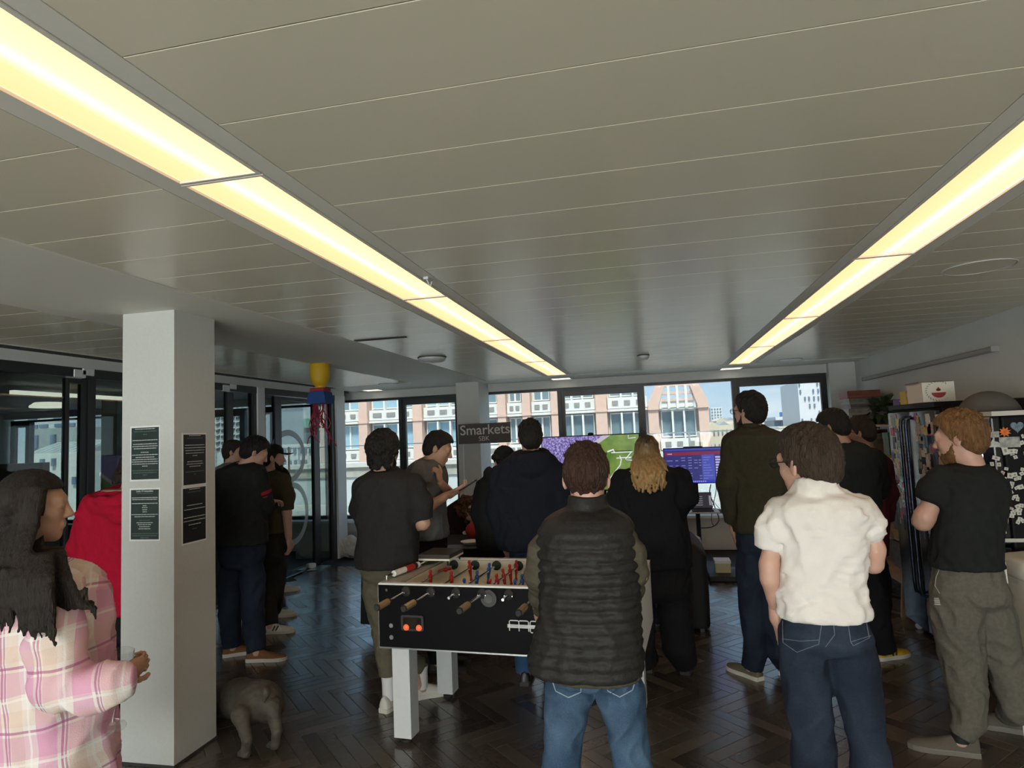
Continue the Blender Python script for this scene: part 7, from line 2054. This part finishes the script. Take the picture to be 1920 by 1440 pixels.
for k in range(150):
    u, w = rg.random(), rg.random()
    y = 930+72*u; xl_, xr_ = np.interp(y, [930, 950, 975, 1003], [868, 852, 862, 890]), np.interp(y, [930, 950, 975, 1003], [900, 914, 924, 922])
    x = xl_+(xr_-xl_)*w; dd = -.16-.07*math.sin(math.pi*w)*math.sin(math.pi*min(1, u+.25))
    hs.ell(p.q((x, y, dd+rg.uniform(0, .06))), (rg.uniform(.014, .024),)*3, .005)
hs.post.append(fnoise(4, .003, .016)); v, f = hs.build(.007); mesh_obj('hair', v, f, H_aub, p.root, True)
v, f = text_mesh('sm', .105, P(868, 1006, 5.855), (1, 0, .08), (-.04, 0, 1), .012, 'LEFT', .003)
mesh_obj('printed_letters', v, f, M_sw, p.root)
p.done()
ch = thing('stool', 'black stool under the seated woman behind the clothed table', 'stool', ((hx0+hx1)/2, 6.05, 0))
MB().bbox(hx0-.1, hx1+.1, 5.88, 6.24, .40, .44, .015, 1).build('seat', M_blackm, ch)
for x in (hx0-.06, hx1+.06):
    for y in (5.92, 6.2): MB().tube([(x, y, 0), (x, y, .4)], .014, 8).build('leg', M_blackm, ch)

# ---- person in black beanie
p = Person('person in black knitted hat and black hooded top left of the navy hoodie', 4.9, 930, seed=161, skin=SK1, res=.012)
rows = [(884, 920, 960), (893, 908, 972), (906, 900, 980), (930, 894, 984), (980, 893, 982), (1030, 896, 980)]
def bhood(t, s): t.ell(s.q((928, 888, -.08)), (.09, .08, .07), .03); t.ell(s.q((940, 880, -.03)), (.10, .09, .05), .03)
p.top(rows, BLK, 'hoodie', .15, sleeves=[[(908, 912, 0, .068), (898, 960, -.02, .06), (908, 1005, .12, .05)], [(972, 912, 0, .068), (982, 960, -.02, .06), (972, 1005, .12, .05)]], extra=bhood)
p.arm([(908, 912, 0), (898, 960, -.02), (910, 1010, .16)], dict()); p.arm([(972, 912, 0), (982, 960, -.02), (970, 1010, .16)], dict(side=-1))
p.legs([(1024, 898, 978), (1060, 900, 978), (1085, 901, 978)], [[(922, 1085, 0, .085), (922, 1130, 0, .075)], [(956, 1085, 0, .085), (956, 1130, 0, .075)]], BKT, 'trousers', .14, shoes=[footw(P(920, 1100, 4.9)[0], 4.85, 10, SH_bk), footw(P(958, 1100, 4.9)[0], 4.85, -10, SH_bk)])
p.head(945, 866, .02, 35, 10, 0, .96, 'short', H_black, dict(vol=.008, top=.004))
c, R, sc = p.hc, p.hR, p.hs
t = Sdf(); t.ell((0, -.014, .035), (.088, .108, .098), .01); t.post.append(lambda x, y, z, d: np.maximum(d, np.interp(y, [-.1, .1], [-.04, .03])-z)); t.post.append(fnoise(3, .003, .02)); v, f = t.build(.007)
bn_ = mesh_obj('knitted_hat', v@R.T*sc+c, f, cloth('black_wool', (.012, .011, .012), .2, 60, .5, 90), p.root, True)
t = Sdf(); t.ell(P(928, 857, 4.84), (.030, .030, .026), .01); t.ell(P(934, 860, 4.85), (.03, .03, .02), .015); t.post.append(fnoise(5, .003, .015)); v, f = t.build(.006); mesh_obj('hair_bun', v, f, H_black, p.root, True)
p.done()

# ---- man in black T-shirt with yellow trainers
p = Person('man in black T-shirt and yellow trainers beside the games shelf', 4.9, 1605, seed=171, skin=SK4)
rows = [(826, 1572, 1602), (834, 1560, 1622), (845, 1550, 1640), (862, 1546, 1650), (900, 1546, 1654), (940, 1550, 1650), (990, 1556, 1644), (1045, 1560, 1644), (1060, 1562, 1644)]
p.top(rows, BLK, 't_shirt', .15, sleeves=[[(1560, 860, 0, .07), (1550, 900, 0, .068), (1550, 930, .02, .064)], [(1640, 862, 0, .07), (1648, 900, .02, .068), (1646, 930, .06, .062)]])
p.arm([(1560, 860, 0), (1550, 930, 0), (1575, 975, .2)], dict(curl=25)); p.arm([(1640, 862, 0), (1647, 930, .04), (1620, 965, .26)], dict(curl=25, side=-1))
p.legs([(1050, 1564, 1644), (1085, 1566, 1648), (1110, 1568, 1650)], [[(1590, 1110, 0, .095), (1596, 1165, 0, .083)], [(1632, 1110, 0, .10), (1642, 1165, 0, .09)]], BKT, 'trousers', .14, shoes=[footw(*(G(1610, 1232)[:2]), 18, SH_ye, stripe=M_blackm, r=.075), footw(*(G(1645, 1238)[:2]), -62, SH_ye, stripe=M_blackm, r=.08, L=.27)])
p.head(1562, 802, .03, 48, 16, 0, 1.0, 'short', H_black, dict(vol=.013, top=.016), glasses=True)
p.done()

# ---- man in burgundy shirt
p = Person('man in burgundy shirt and glasses standing close to the games shelf', 5.45, 1640, seed=181, skin=SK4)
rows = [(838, 1612, 1636), (845, 1598, 1648), (856, 1588, 1658), (875, 1584, 1663), (920, 1584, 1666), (970, 1586, 1666), (1020, 1590, 1664), (1040, 1590, 1664)]
p.top(rows, cloth('burgundy_cotton', (.075, .012, .018), .12), 'shirt', .14, sleeves=[[(1598, 872, 0, .066), (1588, 920, 0, .06), (1594, 950, .08, .052)], [(1656, 872, 0, .066), (1666, 925, 0, .06), (1664, 975, .06, .05)]])
p.arm([(1598, 872, 0), (1588, 925, 0), (1610, 965, .16)], dict()); p.arm([(1656, 872, 0), (1666, 925, 0), (1660, 985, .08)], dict(side=-1))
p.legs([(1030, 1592, 1662), (1060, 1594, 1664), (1085, 1595, 1664)], [[(1612, 1085, 0, .088), (1616, 1130, 0, .075)], [(1646, 1085, 0, .088), (1650, 1130, 0, .075)]], BKT, 'trousers', .13, shoes=[footw(P(1618, 1150, 5.45)[0], 5.4, 30, SH_bk), footw(P(1652, 1150, 5.45)[0], 5.4, 10, SH_bk)])
p.head(1612, 812, .03, 62, 6, 0, .98, 'short', H_dbrown, dict(vol=.012, top=.018), glasses=True)
p.done()

# ---- small grey bulldog
dg = thing('dog', 'small grey short-tailed bulldog seen from behind, sniffing by the pillar', 'dog', tuple(G(465, 1420)))
FUR = mat('grey_dog_fur', (.085, .072, .058), .7, noise=.35, nscale=26, bump=.3, bscale=200)
DY = 3.15
h1, h2 = G(460, 1424), G(516, 1408)            # hind paws
f1 = G(416, 1394)
W = lambda px, py, y: np.array(P(px, py, y))
s = Sdf()
rump = W(487, 1310, 3.28); mid = W(448, 1308, 3.50); chest = W(418, 1318, 3.74)
fwdv = (chest-rump); fwdv /= np.linalg.norm(fwdv)
s.cap(rump, mid, .098, .100, .05); s.cap(mid, chest, .100, .118, .05)
s.ell(W(470, 1318, 3.26), (.075, .085, .095), .04); s.ell(W(506, 1318, 3.30), (.06, .085, .09), .04)
# hind legs: thigh, hock pointing back, shank, paw
def hind(pw, top, knee, sgn):
    hock = np.array([pw[0]-fwdv[0]*.035, pw[1]-fwdv[1]*.035+.0, .115]); ank = np.array([pw[0], pw[1], .035]); toe = np.array([pw[0]+fwdv[0]*.05, pw[1]+fwdv[1]*.05, .018])
    s.cap(top, knee, .074, .046, .035); s.cap(knee, hock, .044, .027, .02); s.cap(hock, ank, .026, .024, .012); s.cap(ank, toe, .026, .022, .012)
    sd = np.array([fwdv[1], -fwdv[0], 0])
    for k in (-1, 0, 1): s.ell(toe+sd*.017*k+fwdv*.012*(1-abs(k)*.4), (.012, .012, .014), .006)
hind(h1, W(470, 1325, 3.27), np.array([h1[0]+fwdv[0]*.05-.01, h1[1]+fwdv[1]*.05, .215]), -1)
hind(h2, W(508, 1325, 3.30), np.array([h2[0]+fwdv[0]*.05+.0, h2[1]+fwdv[1]*.05, .215]), 1)
# fore legs
sd = np.array([fwdv[1], -fwdv[0], 0])
for k, off in ((-1, -.085), (1, .085)):
    el = chest+sd*off+np.array([0, 0, -.06]); paw = np.array([el[0]+fwdv[0]*.02, el[1]+fwdv[1]*.02, .02]); wr = np.array([el[0]+.0, el[1], .10])
    s.cap(chest+sd*off*.7, el, .06, .045, .03); s.cap(el, wr, .042, .03, .02); s.cap(wr, paw, .03, .028, .012); s.cap(paw, paw+fwdv*.03, .026, .02, .01)
# neck and lowered head
hd = chest+fwdv*.20+np.array([0, 0, -.05]); s.cap(chest, hd, .10, .085, .04); s.ell(hd+fwdv*.02, (.085, .085, .08), .03); s.cap(hd+fwdv*.06+np.array([0, 0, -.02]), hd+fwdv*.10+np.array([0, 0, -.03]), .05, .045, .02)
for k in (-1, 1): s.cap(hd+sd*.055*k+np.array([0, 0, .05]), hd+sd*.075*k+np.array([0, 0, .125]), .03, .010, .01)
# stubby tail
tl = W(499, 1299, 3.19); s.ell(tl, (.020, .026, .030), .015); s.cap(W(496, 1308, 3.185), W(495, 1314, 3.175), .014, .010, .006)
s.ell(W(493, 1345, 3.27), (.02, .022, .024), .012)
s.post.append(fnoise(7, .0015, .03))
v, f = s.build(.007); v[:, 2] = np.maximum(v[:, 2], .001); mesh_obj('body', v, f, FUR, dg, True)
nk = chest+fwdv*.12+np.array([0, 0, -.02])
ringp = [tuple(nk+sd*.108*math.cos(a)+np.array([0, 0, 1])*.105*math.sin(a)) for a in [2*math.pi*k/24 for k in range(25)]]
MB().tube(ringp, .006, 6).build('collar', M_chrome, dg, True)
